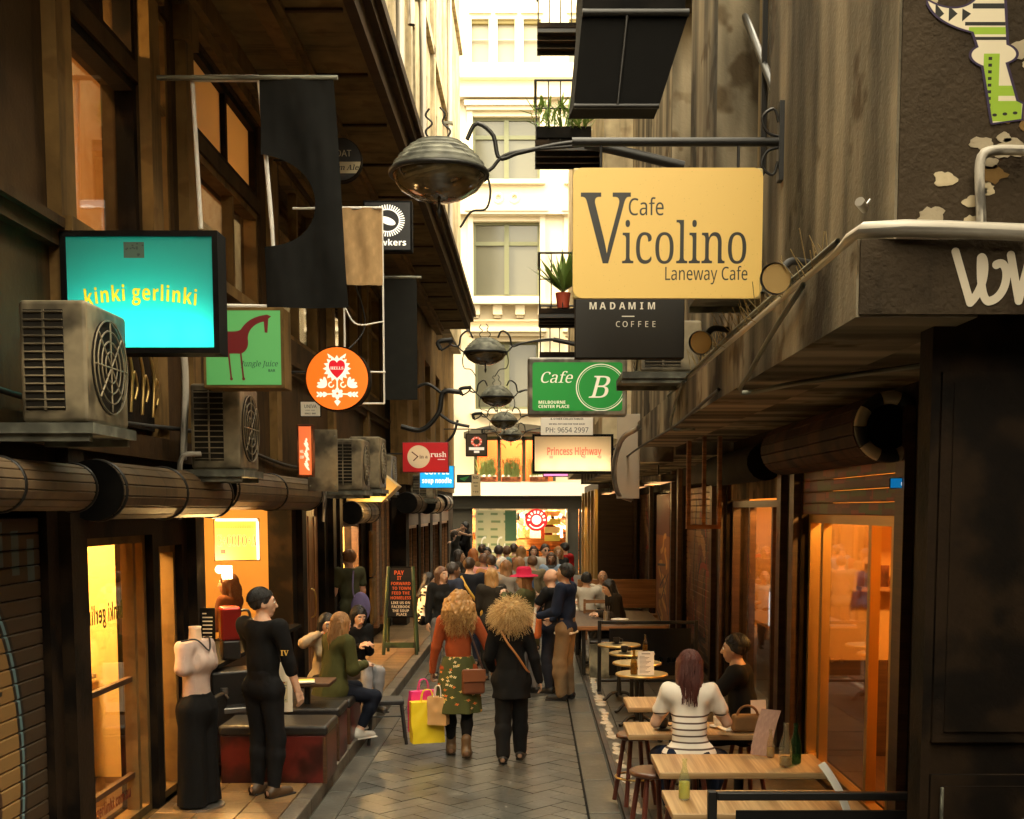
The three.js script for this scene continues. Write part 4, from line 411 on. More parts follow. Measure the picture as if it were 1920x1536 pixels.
  { const wf = thing('wire_frame', 'white tube frame left bare beside the black banner', 'frame', [P(370, 150, 9.45).x, P(400, 575, 9.45).y, -9.45]), w = P(485, 300, 9.45).x - P(370, 300, 9.45).x, hh = H; mesh('tube_frame', [bar([0, 0.6, 0], [-0.04, hh, 0], 0.018), bar([-0.04, hh, 0], [w, hh, 0], 0.026), bar([w, hh, 0], [w + 0.08, 0.6, 0], 0.018), bar([w + 0.08, 0.6, 0], [w + 0.1, 0, 0], 0.016), bar([0.05, 0.01, 0], [w + 0.1, 0, 0], 0.016)], M.whitePlain, wf); mesh('wall_fixing', [bar([-0.4, hh, 0], [-0.04, hh, 0], 0.016)], M.zinc, wf); }
  const tb = thing('cloth_banner', 'tan cloth banner tied in a thin cream pole frame', 'banner', [P(642, 390, 12).x, P(642, 535, 12).y, -12]); { const w = P(716, 400, 12).x - P(642, 400, 12).x, h2 = P(642, 390, 12).y - P(642, 535, 12).y, g = new THREE.PlaneGeometry(w, h2, 14, 14), p = g.attributes.position; for (let i = 0; i < p.count; i++) p.setZ(i, 0.014 * Math.sin(p.getX(i) * 30 + Math.sin(p.getY(i) * 8)) + 0.02 * noise3(p.getX(i) * 12, p.getY(i) * 9, 1)); g.computeVertexNormals(); mesh('cloth', [g.translate(w / 2, h2 / 2, 0)], mat([0.66, 0.42, 0.2], 0.9, { tex: 'cloth', side: THREE.DoubleSide }), tb); mesh('pole_frame', [bar([0, h2, 0], [w, h2, 0], 0.014), bar([0, h2, -0.02], [0, -1.17, -0.02], 0.01), bar([w, h2, -0.02], [w, -1.17, -0.02], 0.01), bar([0, -1.17, -0.02], [w, -1.17, -0.02], 0.01), bar([-0.5, h2, -0.02], [0, h2, -0.02], 0.012), tube([[0, -0.2, 0], [0.12, -0.38, 0], [w, -0.36, 0]], 0.008, 5), bar([-0.6, -0.86, 0.02], [w + 0.02, -0.86, 0.02], 0.009)], M.whitePlain, tb); }
  const sb = thing('cloth_banner', 'small plain black cloth banner behind the tan one', 'banner', [P(719, 520, 13).x, P(719, 750, 13).y, -13]); { const w = P(781, 600, 13).x - P(719, 600, 13).x, h2 = P(719, 520, 13).y - P(719, 750, 13).y; mesh('cloth', [rbx(w, h2, 0.01, 0.004, w / 2, h2 / 2, 0)], mat([0.018, 0.018, 0.016], 0.9, { tex: 'cloth' }), sb); mesh('rod', [bar([-0.3, h2, 0], [w + 0.05, h2, 0], 0.015)], M.zinc, sb); }
}
{ // --- right side
  const vc = canvasTex(1024, 712, (g, w, h) => { g.fillStyle = '#e3bd66'; g.fillRect(0, 0, w, h); g.fillStyle = '#c9a552'; for (let k = 0; k < 160; k++) g.fillRect(rnd() * w, rnd() * h, 2 + rnd() * 3, 2 + rnd() * 3); g.fillStyle = '#15130c'; g.save(); g.translate(42, 520); g.scale(0.74, 1); font(g, 540, 'serif'); g.fillText('V', 0, 0); g.restore(); g.fillStyle = '#8a8a22'; g.save(); g.beginPath(); g.moveTo(40, 130); g.lineTo(130, 130); g.lineTo(205, 400); g.lineTo(165, 430); g.closePath(); g.clip(); g.translate(42, 520); g.scale(0.74, 1); g.fillText('V', 0, 0); g.restore(); g.fillStyle = '#15130c'; g.save(); g.translate(295, 258); g.scale(0.78, 1); font(g, 128); g.fillText('Cafe', 0, 0); g.restore(); g.save(); g.translate(262, 520); g.scale(0.8, 1); font(g, 312, 'serif'); g.fillText('icolino', 0, 0, 860); g.restore(); g.save(); g.translate(494, 612); g.scale(0.74, 1); font(g, 100); g.fillText('Laneway Cafe', 0, 0); g.restore(); });
  const v = board('hanging_cafe_sign', 'large cream board lettered Cafe Vicolino hung from an iron arm', [1074, 314, 1428, 560], 7.54, 0.03, mat([0.6, 0.46, 0.2], 0.5), vc, { round: 0.06, frame: 0.002 });
  const y = v.userData.h, xw = XU - v.position.x; mesh('iron_arm', [bar([-0.6, y + 0.16, -0.02], [xw, y + 0.16, -0.02], 0.028), ...[-0.42, 0.44].map((x) => bar([x, y - 0.01, -0.02], [x, y + 0.15, -0.02], 0.01)), bx(xw - 0.03, xw, y - 0.08, y + 0.4, -0.06, 0.02), ...[1, -1].map((s) => tube([[xw - 0.02, y + 0.16 + s * 0.03, -0.02], [xw - 0.1, y + 0.16 + s * 0.06, -0.02], [xw - 0.13, y + 0.16 + s * 0.15, -0.02], [xw - 0.06, y + 0.16 + s * 0.2, -0.02], [xw - 0.03, y + 0.16 + s * 0.12, -0.02]], 0.01, 5, 20))], M.blackMetal, v);
  const md = canvasTex(512, 280, (g, w, h) => { g.fillStyle = '#14100b'; g.fillRect(0, 0, w, h); g.fillStyle = '#e8e2d4'; font(g, 46, 'sans-serif', 'bold'); g.textAlign = 'center'; [...'MADAMIM'].forEach((c, i) => g.fillText(c, 82 + i * 46, 56)); g.fillRect(218, 86, 60, 5); font(g, 38); [...'COFFEE'].forEach((c, i) => g.fillText(c, 200 + i * 34, 138)); });
  board('black_cafe_sign', 'black board sign with spaced white letters below the cream sign', [1078, 556, 1283, 672], 9, 0.1, M.darkBrown, md, { frame: 0.006 });
  const cb = canvasTex(720, 410, (g, w, h) => { g.fillStyle = '#0f8a2e'; g.fillRect(0, 0, w, h); g.strokeStyle = '#f2ead2'; g.fillStyle = '#f2ead2'; g.lineWidth = 9; g.beginPath(); g.arc(548, 212, 196, 0, 7); g.stroke(); g.lineWidth = 4; g.beginPath(); g.arc(548, 212, 180, 0, 7); g.stroke(); font(g, 260, 'serif', 'italic'); g.fillText('B', 440, 300); font(g, 128, 'serif', 'italic'); g.fillText('Cafe', 52, 172); font(g, 36, 'sans-serif', 'bold'); g.fillText('MELBOURNE', 46, 350); g.fillText('CENTER PLACE', 46, 386); });
  board('green_cafe_sign', 'green light box sign with white script and a ringed letter in a grey rounded case', [989, 670, 1176, 780], 13, 0.22, mat([0.42, 0.37, 0.28], 0.45, { tex: 'grime' }), cb, { round: 0.03, frame: 0.055, glow: 0.35 });
  const ph = canvasTex(400, 150, (g) => { g.fillStyle = '#efe9dd'; g.fillRect(0, 0, 400, 150); g.fillStyle = '#1c1a18'; font(g, 22, 'sans-serif', 'bold'); ctext(g, '& OTHER COLLECTABLES', 200, 36, 300); font(g, 16, 'sans-serif', 'bold'); ctext(g, 'WE WILL PAY CASH FOR YOUR GOLD!', 200, 74, 360); font(g, 52, 'sans-serif'); ctext(g, 'PH: 9654 2997', 200, 132, 350); });
  board('phone_sign', 'white board with a phone number above the glowing cream sign', [1014, 778, 1112, 816], 16.4, 0.03, M.whitePlain, ph, { frame: 0.004 });
  const pr = canvasTex(560, 270, (g, w, h) => { g.fillStyle = '#e8cda0'; g.fillRect(0, 0, w, h); font(g, 76, 'sans-serif'); g.lineWidth = 3; g.strokeStyle = '#d8402c'; g.textAlign = 'center'; g.fillStyle = '#f4a08c'; g.fillText('Princess Highway', 288, 142, 400); g.strokeText('Princess Highway', 288, 142, 400); g.fillRect(108, 150, 26, 22); g.fillRect(352, 150, 22, 22); g.fillRect(468, 150, 22, 22); });
  const p8 = board('cream_light_sign', 'glowing cream light box sign with pale pink lettering in a black frame', [998, 814, 1150, 888], 17, 0.25, M.black, pr, { inside: [[1, 0.86, 0.66], 1.1, 0.16] }); wallArm(p8, 0.5, 1.5, 0.35, -0.1, 0.02);
  board('pink_strip_sign', 'thin pink light strip under the glowing cream sign', [1018, 884, 1066, 894], 20, 0.1, M.black, canvasTex(64, 16, (g) => { g.fillStyle = '#ff8ad0'; g.fillRect(0, 0, 64, 16); }), { glow: 0.9, frame: 0.012 });
  board('tiny_blue_sign', 'tiny lit blue sticker sign in the dark shop doorway', [1669, 896, 1699, 916], 8.1, 0.02, M.black, canvasTex(96, 64, (g) => { g.fillStyle = '#127fc0'; g.fillRect(0, 0, 96, 64); g.fillStyle = '#fff'; font(g, 30, 'sans-serif', 'bold'); ctext(g, 'ʇɟɐɹp', 48, 42); }), { glow: 0.6, frame: 0.004 });
  // paste-up of a striped boot with a green key, and sprayed letters on the ledge end
  const key = canvasTex(256, 512, (g) => { g.clearRect(0, 0, 256, 512); g.lineJoin = 'round'; const boot = () => { g.beginPath(); g.moveTo(4, 10); g.bezierCurveTo(60, 60, 110, 40, 128, 0); g.lineTo(196, 0); g.lineTo(206, 180); g.bezierCurveTo(240, 200, 240, 236, 205, 250); g.lineTo(236, 400); g.lineTo(252, 412); g.lineTo(250, 470); g.lineTo(178, 486); g.lineTo(150, 262); g.bezierCurveTo(110, 240, 112, 205, 136, 190); g.lineTo(122, 130); g.bezierCurveTo(70, 110, 20, 80, 4, 10); g.closePath(); }; boot(); g.strokeStyle = '#2a1a3c'; g.lineWidth = 14; g.stroke(); g.fillStyle = '#d8ccb0'; g.fill(); g.save(); boot(); g.clip(); g.fillStyle = '#17150f'; g.fillRect(118, 20, 90, 20); g.fillRect(100, 92, 120, 14); g.fillRect(100, 150, 120, 12); for (let k = 0; k < 3; k++) { g.beginPath(); g.moveTo(24 + k * 34, 20 + k * 10); g.lineTo(46 + k * 34, 60); g.lineTo(24 + k * 34, 90); g.fill(); } g.fillStyle = '#8fb02a'; g.fillRect(110, 112, 110, 28); g.fillRect(150, 215, 40, 240); g.fillRect(150, 400, 100, 80); g.fillRect(190, 340, 44, 40); g.fillStyle = '#17150f'; for (let k = 0; k < 9; k++) g.fillRect(162, 228 + k * 26, 9, 12); for (let k = 0; k < 3; k++) { g.beginPath(); g.arc(182 + k * 26, 455 - k * 4, 6, 0, 7); g.fill(); } g.restore(); });
  const a = P(1742, -10, 5.15), b = P(1925, 238, 5.15), ks = thing('paste_up_print', 'paper paste-up of a striped boot holding a green key on the dark end wall', 'poster', [(a.x + b.x) / 2, b.y, -5.184]); mesh('print', [new THREE.PlaneGeometry(b.x - a.x, a.y - b.y).translate(0, (a.y - b.y) / 2, 0)], new THREE.MeshStandardMaterial({ map: key, alphaTest: 0.5, roughness: 0.7 }), ks);
  const gfc = canvasTex(256, 200, (g) => { g.clearRect(0, 0, 256, 200); g.strokeStyle = '#cfc3ae'; g.lineWidth = 26; g.lineCap = 'round'; g.lineJoin = 'round'; g.beginPath(); g.moveTo(18, 20); g.lineTo(70, 176); g.bezierCurveTo(130, 120, 112, 20, 100, 40); g.bezierCurveTo(100, 120, 110, 170, 130, 172); g.bezierCurveTo(200, 160, 196, 30, 150, 60); g.moveTo(196, 30); g.lineTo(226, 170); g.lineTo(252, 60); g.stroke(); });
  const e = P(1780, 470, 4.99), f2 = P(1925, 592, 4.99), gg = thing('sprayed_letters', 'white sprayed letters on the end of the concrete ledge', 'graffiti', [(e.x + f2.x) / 2, f2.y + 0.02, -4.981]); mesh('paint', [new THREE.PlaneGeometry(f2.x - e.x, (e.y - f2.y)).translate(0, (e.y - f2.y) / 2, 0)], new THREE.MeshStandardMaterial({ map: gfc, alphaTest: 0.5, roughness: 0.8 }), gg);
  // pipes on the ledge
  const pp = thing('ledge_pipe', 'thick pale pipe and conduits running along the top of the concrete ledge', 'pipe', [0, 0, 0]), q = (x, py, d) => P(x, py, d);
  mesh('pipe', [tube([q(1925, 436, 4.93), q(1700, 428, 4.95), q(1630, 430, 5), V(1.4, 3.66, -5.5), V(1.4, 3.66, -8), V(1.4, 3.66, -11)], 0.035, 10, 40)], M.pipe, pp); mesh('riser', [tube([q(1925, 282, 5.12), q(1860, 283, 5.12), q(1842, 292, 5.12), q(1840, 420, 5.12)], 0.022, 8, 24)], M.pipe, pp);
  mesh('conduit', [tube([V(1.33, 3.6, -5.9), V(1.31, 3.45, -6.6), V(1.31, 3.32, -7.2), V(1.33, 3.24, -7.6), V(1.6, 3.26, -7.2), V(2.2, 3.3, -6.6)], 0.016, 6, 30), tube([V(1.32, 3.62, -10.5), V(1.3, 3.45, -10.9), V(1.3, 3.25, -11.1), V(1.5, 3.24, -11)], 0.014, 6, 24), tube([V(1.37, 3.7, -5.4), V(1.38, 3.72, -8), V(1.36, 3.64, -12)], 0.014, 6, 20)], M.zinc, pp);
  { const n = thing('dead_weeds', 'dry straw weeds along the ledge top', 'weeds', [1.45, 3.62, -8]); const s = []; for (let k = 0; k < 160; k++) { const z = rr(-3, 2.2), x = rr(-0.06, 0.08); s.push(bar([x, 0, z], [x + rr(-0.16, 0.05), rr(0.06, 0.3), z + rr(-0.1, 0.1)], 0.003, 3)); } mesh('stalks', s, mat([0.3, 0.22, 0.1], 0.9), n); }
  // floodlight heads
  for (const [x, py, d, l] of [[1460, 520, 6.4, 'chrome floodlight head on a black arm above the concrete ledge'], [1318, 640, 8.4, 'small chrome floodlight pointing down on the ledge conduit']]) { const c = P(x, py, d), s = thing('floodlight', l, 'lamp', [c.x, c.y, -d]); mesh('reflector', [lathe([[0.085, 0.06], [0.08, 0.03], [0.05, -0.06], [0.03, -0.1], [0.0, -0.11]], 20).rotateX(Math.PI / 2 + 0.3).rotateY(-0.5)], M.steel, s); mesh('lens', [new THREE.CircleGeometry(0.078, 20).rotateX(0.3).rotateY(-0.5).translate(-0.02, -0.015, 0.045)], mat([0.75, 0.5, 0.2], 0.25, { metalness: 0.3 }), s); mesh('arm', [tube([[0.02, 0.03, -0.08], [0.08, 0.1, -0.1], [0.2, 0.1, -0.14]], 0.022, 8)], M.rubber, s); }
  { const c = P(1622, 393, 5.3), s = thing('small_camera', 'tiny chrome security camera on a bracket at the concrete corner', 'camera', [c.x, c.y, -5.3]); mesh('housing', [rot(cyl(0.018, 0.022, 0.07, 10), 1.2, 0, 0.6)], M.steel, s); mesh('bracket', [bar([0, 0.01, 0], [0.03, 0.05, -0.03], 0.006)], M.steel, s); }
  // black awning and window bracket over the sign
  const aw = thing('canvas_awning', 'black canvas awning seen from below high on the concrete wall', 'awning', [0, 0, 0]), y0 = P(1150, 200, 9.8).y; mesh('canvas', [(() => { const g = new THREE.BufferGeometry(), A = [P(1076, 198, 9.3), P(1236, 198, 9.3), P(1292, 24, 9.3), P(1092, 24, 9.3)], B = A.map((p, i) => V(p.x + (i === 1 || i === 2 ? 0.1 : 0), p.y + 0.35, p.z - 1.4)); g.setAttribute('position', new THREE.Float32BufferAttribute([A[0], A[1], A[2], A[0], A[2], A[3], A[0], B[0], B[1], A[0], B[1], A[1], A[3], B[3], B[0], A[3], B[0], A[0], A[1], B[1], B[2], A[1], B[2], A[2]].flatMap((p) => p.toArray()), 3)); g.computeVertexNormals(); return uvm(g); })()], mat([0.006, 0.0055, 0.005], 0.9, { tex: 'cloth', side: THREE.DoubleSide }), aw);
  mesh('valance_bar', [bar(P(1076, 199, 9.28), P(1236, 199, 9.28), 0.02), bar(P(1092, 24, 9.28), P(1292, 24, 9.28), 0.03), bar(P(1176, 30, 9.27), P(1158, 198, 9.27), 0.012)], M.blackMetal, aw); mesh('head_box', [bd(P(1092, 0, 9.4).x, P(1285, 0, 9.4).x, P(1092, 22, 9.4).y, P(1092, 22, 9.4).y + 0.6, 9.4, 10.8)], M.black, aw); void y0;
}
// --- street lanterns over the lane
function lantern(label, px, py, d, arms) {
  const c = P(px, py, d), L = thing('lane_lantern', label, 'street lamp', [c.x, c.y, -d], 0, 'lanterns over the lane');
  mesh('ribbed_hood', [lathe([[0.37, -0.02], [0.385, 0.0], [0.345, 0.04], [0.35, 0.055], [0.31, 0.085], [0.315, 0.1], [0.272, 0.125], [0.277, 0.14], [0.23, 0.165], [0.235, 0.178], [0.18, 0.2], [0.185, 0.212], [0.12, 0.232], [0.05, 0.245], [0.0, 0.247]], 40)], M.zinc, L);
  mesh('glass_bowl', [lathe([[0.36, -0.02], [0.35, -0.06], [0.3, -0.13], [0.2, -0.19], [0.09, -0.225], [0.0, -0.232]], 32)], mat([0.2, 0.15, 0.07], 0.12, { clearcoat: 0.6, tex: 'grime' }), L);
  mesh('rim', [new THREE.TorusGeometry(0.372, 0.018, 8, 40).rotateX(Math.PI / 2).translate(0, -0.02, 0)], M.blackMetal, L); mesh('drop_finial', [lathe([[0, -0.36], [0.012, -0.34], [0.022, -0.3], [0.01, -0.27], [0.014, -0.23]], 8)], M.blackMetal, L);
  const k = [tube([[-0.07, 0.24, 0], [-0.1, 0.3, 0], [-0.05, 0.36, 0], [-0.1, 0.42, 0], [-0.07, 0.47, 0]], 0.008, 5, 24), tube([[0.05, 0.24, 0], [0.09, 0.3, 0], [0.03, 0.37, 0], [0.05, 0.43, 0], [0.01, 0.48, 0]], 0.008, 5, 24)]; mesh('curled_wires', k, M.blackMetal, L);
  for (const s of arms) { const e = s > 0 ? 1.16 - c.x : -1.6 - c.x, x1 = s * 0.36, mid = (x1 + e) / 2; const A = mesh('arm', [tube([[x1 * 0.6, 0.24, 0], [x1 * 0.8, 0.36, 0], [x1 * 1.15, 0.28, 0], [x1 * 1.3, 0.1, 0], [x1 * 1.7, 0.14, 0], [mid, 0.22, 0], [e * 0.8, 0.12, 0], [e, 0.02, 0]], 0.017, 7, 50), tube([[x1, 0.0, 0], [x1 * 1.12, 0.02, 0], [x1 * 1.4, 0.12, 0], [mid, 0.2, 0]], 0.014, 6, 24), tube([[mid, 0.21, 0], [mid + s * 0.25, 0.16, 0], [e, 0.04, 0]], 0.04, 8, 20)], M.blackMetal, L); mesh('tendril', [tube([[x1 * 1.02, 0.0, 0], [x1 * 1.1, -0.16, 0], [x1 * 1.0, -0.28, 0], [x1 * 0.7, -0.3, 0], [x1 * 0.45, -0.42, 0]], 0.009, 5, 30)], M.blackMetal, A); }
  return L;
}
lantern('large ribbed lantern on a curling iron arm nearest the cream cafe sign', 823, 322, 9.3, [1]);
lantern('ribbed lantern on two curling arms above the green cafe sign', 910, 660, 20.6, [1, -1]);
lantern('ribbed lantern slung over the lane beside the red sign', 932, 744, 26.5, [1, -1]); lantern('ribbed lantern slung before the arched awning window', 945, 789, 32, [1, -1]); lantern('farthest ribbed lantern hung low against the pale building', 958, 815, 37, [1, -1]);
// --- air conditioners
function acUnit(label, x, y, d, len, h, dep, side, hoses = true) { // x: wall-side face of the casing; it projects dep towards the lane
  const A = thing('air_conditioner', label, 'air conditioner', [x + side * dep / 2, y, -(d + len / 2)], 0, 'air conditioners on the walls');
  mesh('casing', [rbx(dep, h, len, 0.025, 0, h / 2, 0)], M.acWhite, A); mesh('intake_recess', [bx(-dep * 0.42, dep * 0.16, h * 0.1, h * 0.92, len / 2, len / 2 + 0.004)], M.acDark, A);
  for (let k = 0; k < 13; k++) mesh('louvre', [rbx(dep * 0.58, 0.008, 0.016, 0.003, -dep * 0.13, h * (0.12 + k * 0.065), len / 2 + 0.008)], M.acWhite, A); mesh('louvre_post', [bx(-dep * 0.14, -dep * 0.11, h * 0.1, h * 0.92, len / 2 + 0.004, len / 2 + 0.014)], M.acWhite, A);
  const fx = side * (dep / 2 + 0.004), gr = mesh('fan_recess', [rot(cyl(h * 0.4, h * 0.4, 0.006, 28), 0, 0, Math.PI / 2).translate(fx, h / 2, 0)], M.acDark, A); mesh('fan_grille', [0.12, 0.2, 0.28, 0.36].map((r) => new THREE.TorusGeometry(r * h / 0.9, 0.005, 5, 28).rotateY(Math.PI / 2).translate(fx + side * 0.012, h / 2, 0)).concat([0, 1, 2, 3].map((k) => bar([fx + side * 0.012, h / 2 - 0.38 * h * Math.cos(k * 0.785), -0.38 * h * Math.sin(k * 0.785)], [fx + side * 0.012, h / 2 + 0.38 * h * Math.cos(k * 0.785), 0.38 * h * Math.sin(k * 0.785)], 0.005))), M.acWhite, gr);
  mesh('bracket_shelf', [bx(-dep * 0.7 - 0.05, dep / 2 + 0.03, -0.06, -0.004, -len / 2 - 0.03, len / 2 + 0.03), bx(-dep * 0.7 - 0.05, dep / 2, -0.1, -0.06, -len / 2, -len / 2 + 0.04), bx(-dep * 0.7 - 0.05, dep / 2, -0.1, -0.06, len / 2 - 0.04, len / 2)], M.zinc, A);
  if (hoses) mesh('hose', [tube([[-side * dep * 0.3, 0.12, len / 2], [-side * dep * 0.62, 0.1, len / 2 + 0.06], [-side * dep * 0.72, -0.15, len / 2 + 0.02], [-side * dep * 0.8, -0.4, len / 2 - 0.05]], 0.022, 7, 20)], M.pipe, A);
  return A;
}
acUnit('boxy cream air conditioner jutting out in front of the turquoise light box', -2.72, 2.96, 6.3, 0.62, 0.64, 0.36, 1, false);
acUnit('cream air conditioner under the green bar sign', -2.75, 2.82, 9.5, 0.62, 0.68, 0.4, 1); acUnit('cream air conditioner in front of a second one near the red sign', -2.6, 2.74, 15.2, 0.7, 0.66, 0.4, 1); acUnit('cream air conditioner set back behind its neighbour on the same shelf', -2.55, 2.78, 16.4, 0.7, 0.72, 0.42, 1, false); acUnit('narrow cream air conditioner beside the cream disc of the red sign', -2.72, 2.8, 19.6, 0.8, 0.6, 0.36, 1, false); acUnit('far cream air conditioner below the blue sign', -2.6, 2.72, 25, 0.8, 0.5, 0.5, 1, false);
acUnit('cream air conditioner hung on the concrete wall beside the green cafe sign', 1.5, 3.72, 10.6, 0.7, 0.45, 0.55, -1, false); acUnit('grimy air conditioner tucked above the black cafe sign', 1.54, 4.02, 8.1, 0.6, 0.42, 0.3, -1, false);
// roller shutter housings along the left shops
function drum(label, d0, d1, y, r, m, x = -2.83) { const t = thing('shutter_housing', label, 'shutter housing', [x, y, -(d0 + d1) / 2], 0, 'rolled shutter housings over the shops'); const L = d1 - d0; mesh('barrel', [ribbed(r * 0.94, L)], m, t); for (let k = 0; k <= 2; k++) mesh('band', [new THREE.TorusGeometry(r * 1.01, 0.014, 6, 24).translate(0, 0, -L / 2 + L * (0.02 + k * 0.48))], M.blackMetal, t); mesh('end_plate', [rot(cyl(r * 1.04, r * 1.04, 0.02, 24), Math.PI / 2).translate(0, 0, L / 2 + 0.005)], M.black, t); return t; }
const dm = mat([0.15, 0.095, 0.04], 0.6, { tex: 'plaster' });
drum('graffiti-scrawled grey shutter housing at the dark near shopfront', 5.2, 7.3, 2.63, 0.14, mat([0.2, 0.14, 0.08], 0.6, { tex: 'plaster' })); drum('long bronze rolled shutter housing with black bands over the clothes shop', 7.6, 10.4, 2.62, 0.19, dm); drum('bronze rolled shutter housing over the coffee kiosk', 10.5, 14.8, 2.68, 0.19, dm); drum('white rolled shutter housing over the lit doorway', 18.3, 20.4, 2.44, 0.17, M.acWhite); drum('rounded bronze shutter housing beyond the timber cladding', 23.2, 25.6, 2.62, 0.2, dm, -2.5); drum('checked tan shutter housing near the far cafe', 26.4, 29.4, 2.6, 0.2, mat([0.4, 0.28, 0.15], 0.5, { tex: 'plaster' }), -2.4); drum('short white shutter housing at the far end', 30, 32.5, 2.66, 0.2, M.white, -2.4);
{ // striped ring on the end of the right drum
  const c = P(1650, 742, 8.4), t = thing('striped_ring', 'black and white striped round ring on the end of the dark shutter drum', 'ring', [XR - 0.16, 3.06, -8.12]); for (let k = 0; k < 10; k++) mesh('ring_segment', [new THREE.TorusGeometry(0.2, 0.045, 8, 5, 0.6).rotateZ(k * 0.628).translate(0, 0, 0)], k % 2 ? M.rubber : mat([0.5, 0.42, 0.28], 0.7), t); mesh('hub', [rot(cyl(0.15, 0.15, 0.03, 20), Math.PI / 2).translate(0, 0, -0.03)], M.black, t); void c;
}
{ // swung-out window with two panes, warm lit cards
  const t = thing('open_window_sash', 'wooden two-pane window sash swung out over the footpath', 'window', [P(1320, 900, 14).x, P(1320, 992, 14).y, -14], 0.12), h = P(1320, 802, 14).y - P(1320, 992, 14).y, w = 0.42; mesh('frame', [bx(-w / 2, w / 2, 0, 0.05, -0.03, 0.03), bx(-w / 2, w / 2, h - 0.05, h, -0.03, 0.03), bx(-w / 2, -w / 2 + 0.045, 0.05, h - 0.05, -0.03, 0.03), bx(w / 2 - 0.045, w / 2, 0.05, h - 0.05, -0.03, 0.03), bx(-0.02, 0.02, 0.05, h - 0.05, -0.025, 0.025)], M.wood, t); mesh('pane', [bx(-w / 2 + 0.045, -0.02, 0.05, h - 0.05, -0.004, 0.004)], M.glass, t); mesh('pane', [bx(0.02, w / 2 - 0.045, 0.05, h - 0.05, -0.004, 0.004)], M.glass, t); mesh('stay', [bar([0.2, h - 0.02, 0], [0.2, h + 0.3, -0.05], 0.01)], M.blackMetal, t);
  for (let k = 0; k < 4; k++) { const q = thing('heater_lamp', ['glowing orange strip heater under the far ledge by the roller shutter', 'glowing orange strip heater paired under the far ledge', 'glowing orange strip heater over the bench table', 'glowing orange strip heater near the gold pillars'][k], 'heater', [1.75, 2.86, -[16.5, 20, 23.5, 27][k]], 0.2, 'strip heaters under the ledge'); mesh('housing', [rbx(0.22, 0.1, 0.9, 0.02, 0, 0.06, 0)], M.zinc, q); mesh('glow_panel', [rot(rbx(0.18, 0.012, 0.8, 0.004, 0, 0, 0), 0, 0, 0.25)], glow([1, 0.5, 0.2], 1.0), q); mesh('hanger', [bar([0, 0.1, 0], [0, 0.4, 0], 0.01)], M.blackMetal, q); lamp(WARM, 0.9, [1.7, 2.75, -[16.5, 20, 23.5, 27][k]], 4); }
  const m = thing('translucent_strip', 'hanging clear plastic strip curtain at the ledge end', 'curtain', [P(1178, 850, 15.5).x, P(1178, 935, 15.5).y, -15.5]); mesh('sheet', [rbx(0.3, 1.1, 0.02, 0.006, 0, 0.55, 0)], mat([0.7, 0.62, 0.5], 0.35, { transmission: 0.5, thickness: 0 }), m);
}
{ // iron balconies with plants, right
  for (const [px, py, d, pl, lb] of [[1052, 262, 20, 1, 'iron balcony with leafy green potted plants beside the black awning'], [1056, 578, 21, 2, 'iron balcony with a spiky palm in a red pot behind the cream sign'], [1052, 42, 22, 0, 'bare iron balcony high above the lane'], [1050, 660, 25, 0, 'dark iron balcony low behind the black cafe sign']]) {
    const c = P(px, py, d), b = thing('iron_balcony', lb, 'balcony', [c.x + 0.42, c.y, -d], 0, 'iron balconies'), w = 0.85; mesh('slab', [bx(-w, 0.3, -0.09, 0, -1.2, 0)], M.darkBrown, b); mesh('joist', [0, 1, 2, 3].map((k) => bx(-w, 0.3, -0.16, -0.09, -0.06 - k * 0.36, -0.02 - k * 0.36)), M.blackMetal, b); for (let k = 0; k < 9; k++) mesh('baluster', [bar([-w + 0.02 + (k < 5 ? k * 0.2 : 0), 0, k < 5 ? -0.02 : -0.02 - (k - 4) * 0.3], [-w + 0.02 + (k < 5 ? k * 0.2 : 0), 0.95, k < 5 ? -0.02 : -0.02 - (k - 4) * 0.3], 0.012)], M.blackMetal, b); mesh('rail', [bar([-w, 0.95, 0], [0.1, 0.95, 0], 0.02), bar([-w, 0.95, 0], [-w, 0.95, -1.4], 0.02), bar([-w, 0.5, 0], [0.1, 0.5, 0], 0.012)], M.blackMetal, b);
    if (pl) { const t = thing('potted_plant', pl === 1 ? 'bushy bright green plants in a trough on the balcony rail' : 'spiky green palm in a red pot on the balcony', 'plant', [c.x - 0.05, c.y + 0.02, -d + 0.02]); mesh('pot', pl === 1 ? [rbx(0.9, 0.2, 0.22, 0.02, 0.1, 0.1, -0.12)] : [cyl(0.1, 0.14, 0.26, 14, 0.05, 0, -0.14)], pl === 1 ? M.black : mat([0.5, 0.08, 0.04], 0.5), t); const lf = []; for (let k = 0; k < (pl === 1 ? 260 : 60); k++) { const x = pl === 1 ? rr(-0.35, 0.5) : 0.05, a = rr(0, 6.28), L = pl === 1 ? rr(0.14, 0.34) : rr(0.45, 0.8), e = pl === 1 ? rr(0.2, 1.3) : rr(0.5, 1.4), s = new THREE.Shape(); s.moveTo(0, 0); s.quadraticCurveTo(L * 0.14, L * 0.5, 0, L); s.quadraticCurveTo(-L * 0.14, L * 0.5, 0, 0); const g = new THREE.ShapeGeometry(s, 3).rotateX(Math.PI / 2 - e).rotateY(a).translate(x + (pl === 1 ? rr(-0.06, 0.06) : 0), (pl === 1 ? rr(0.12, 0.5) : 0.26), -0.05 + rr(-0.12, 0.12)); lf.push(g); } mesh('leaves', lf, M.leaf, t); }
  }
}

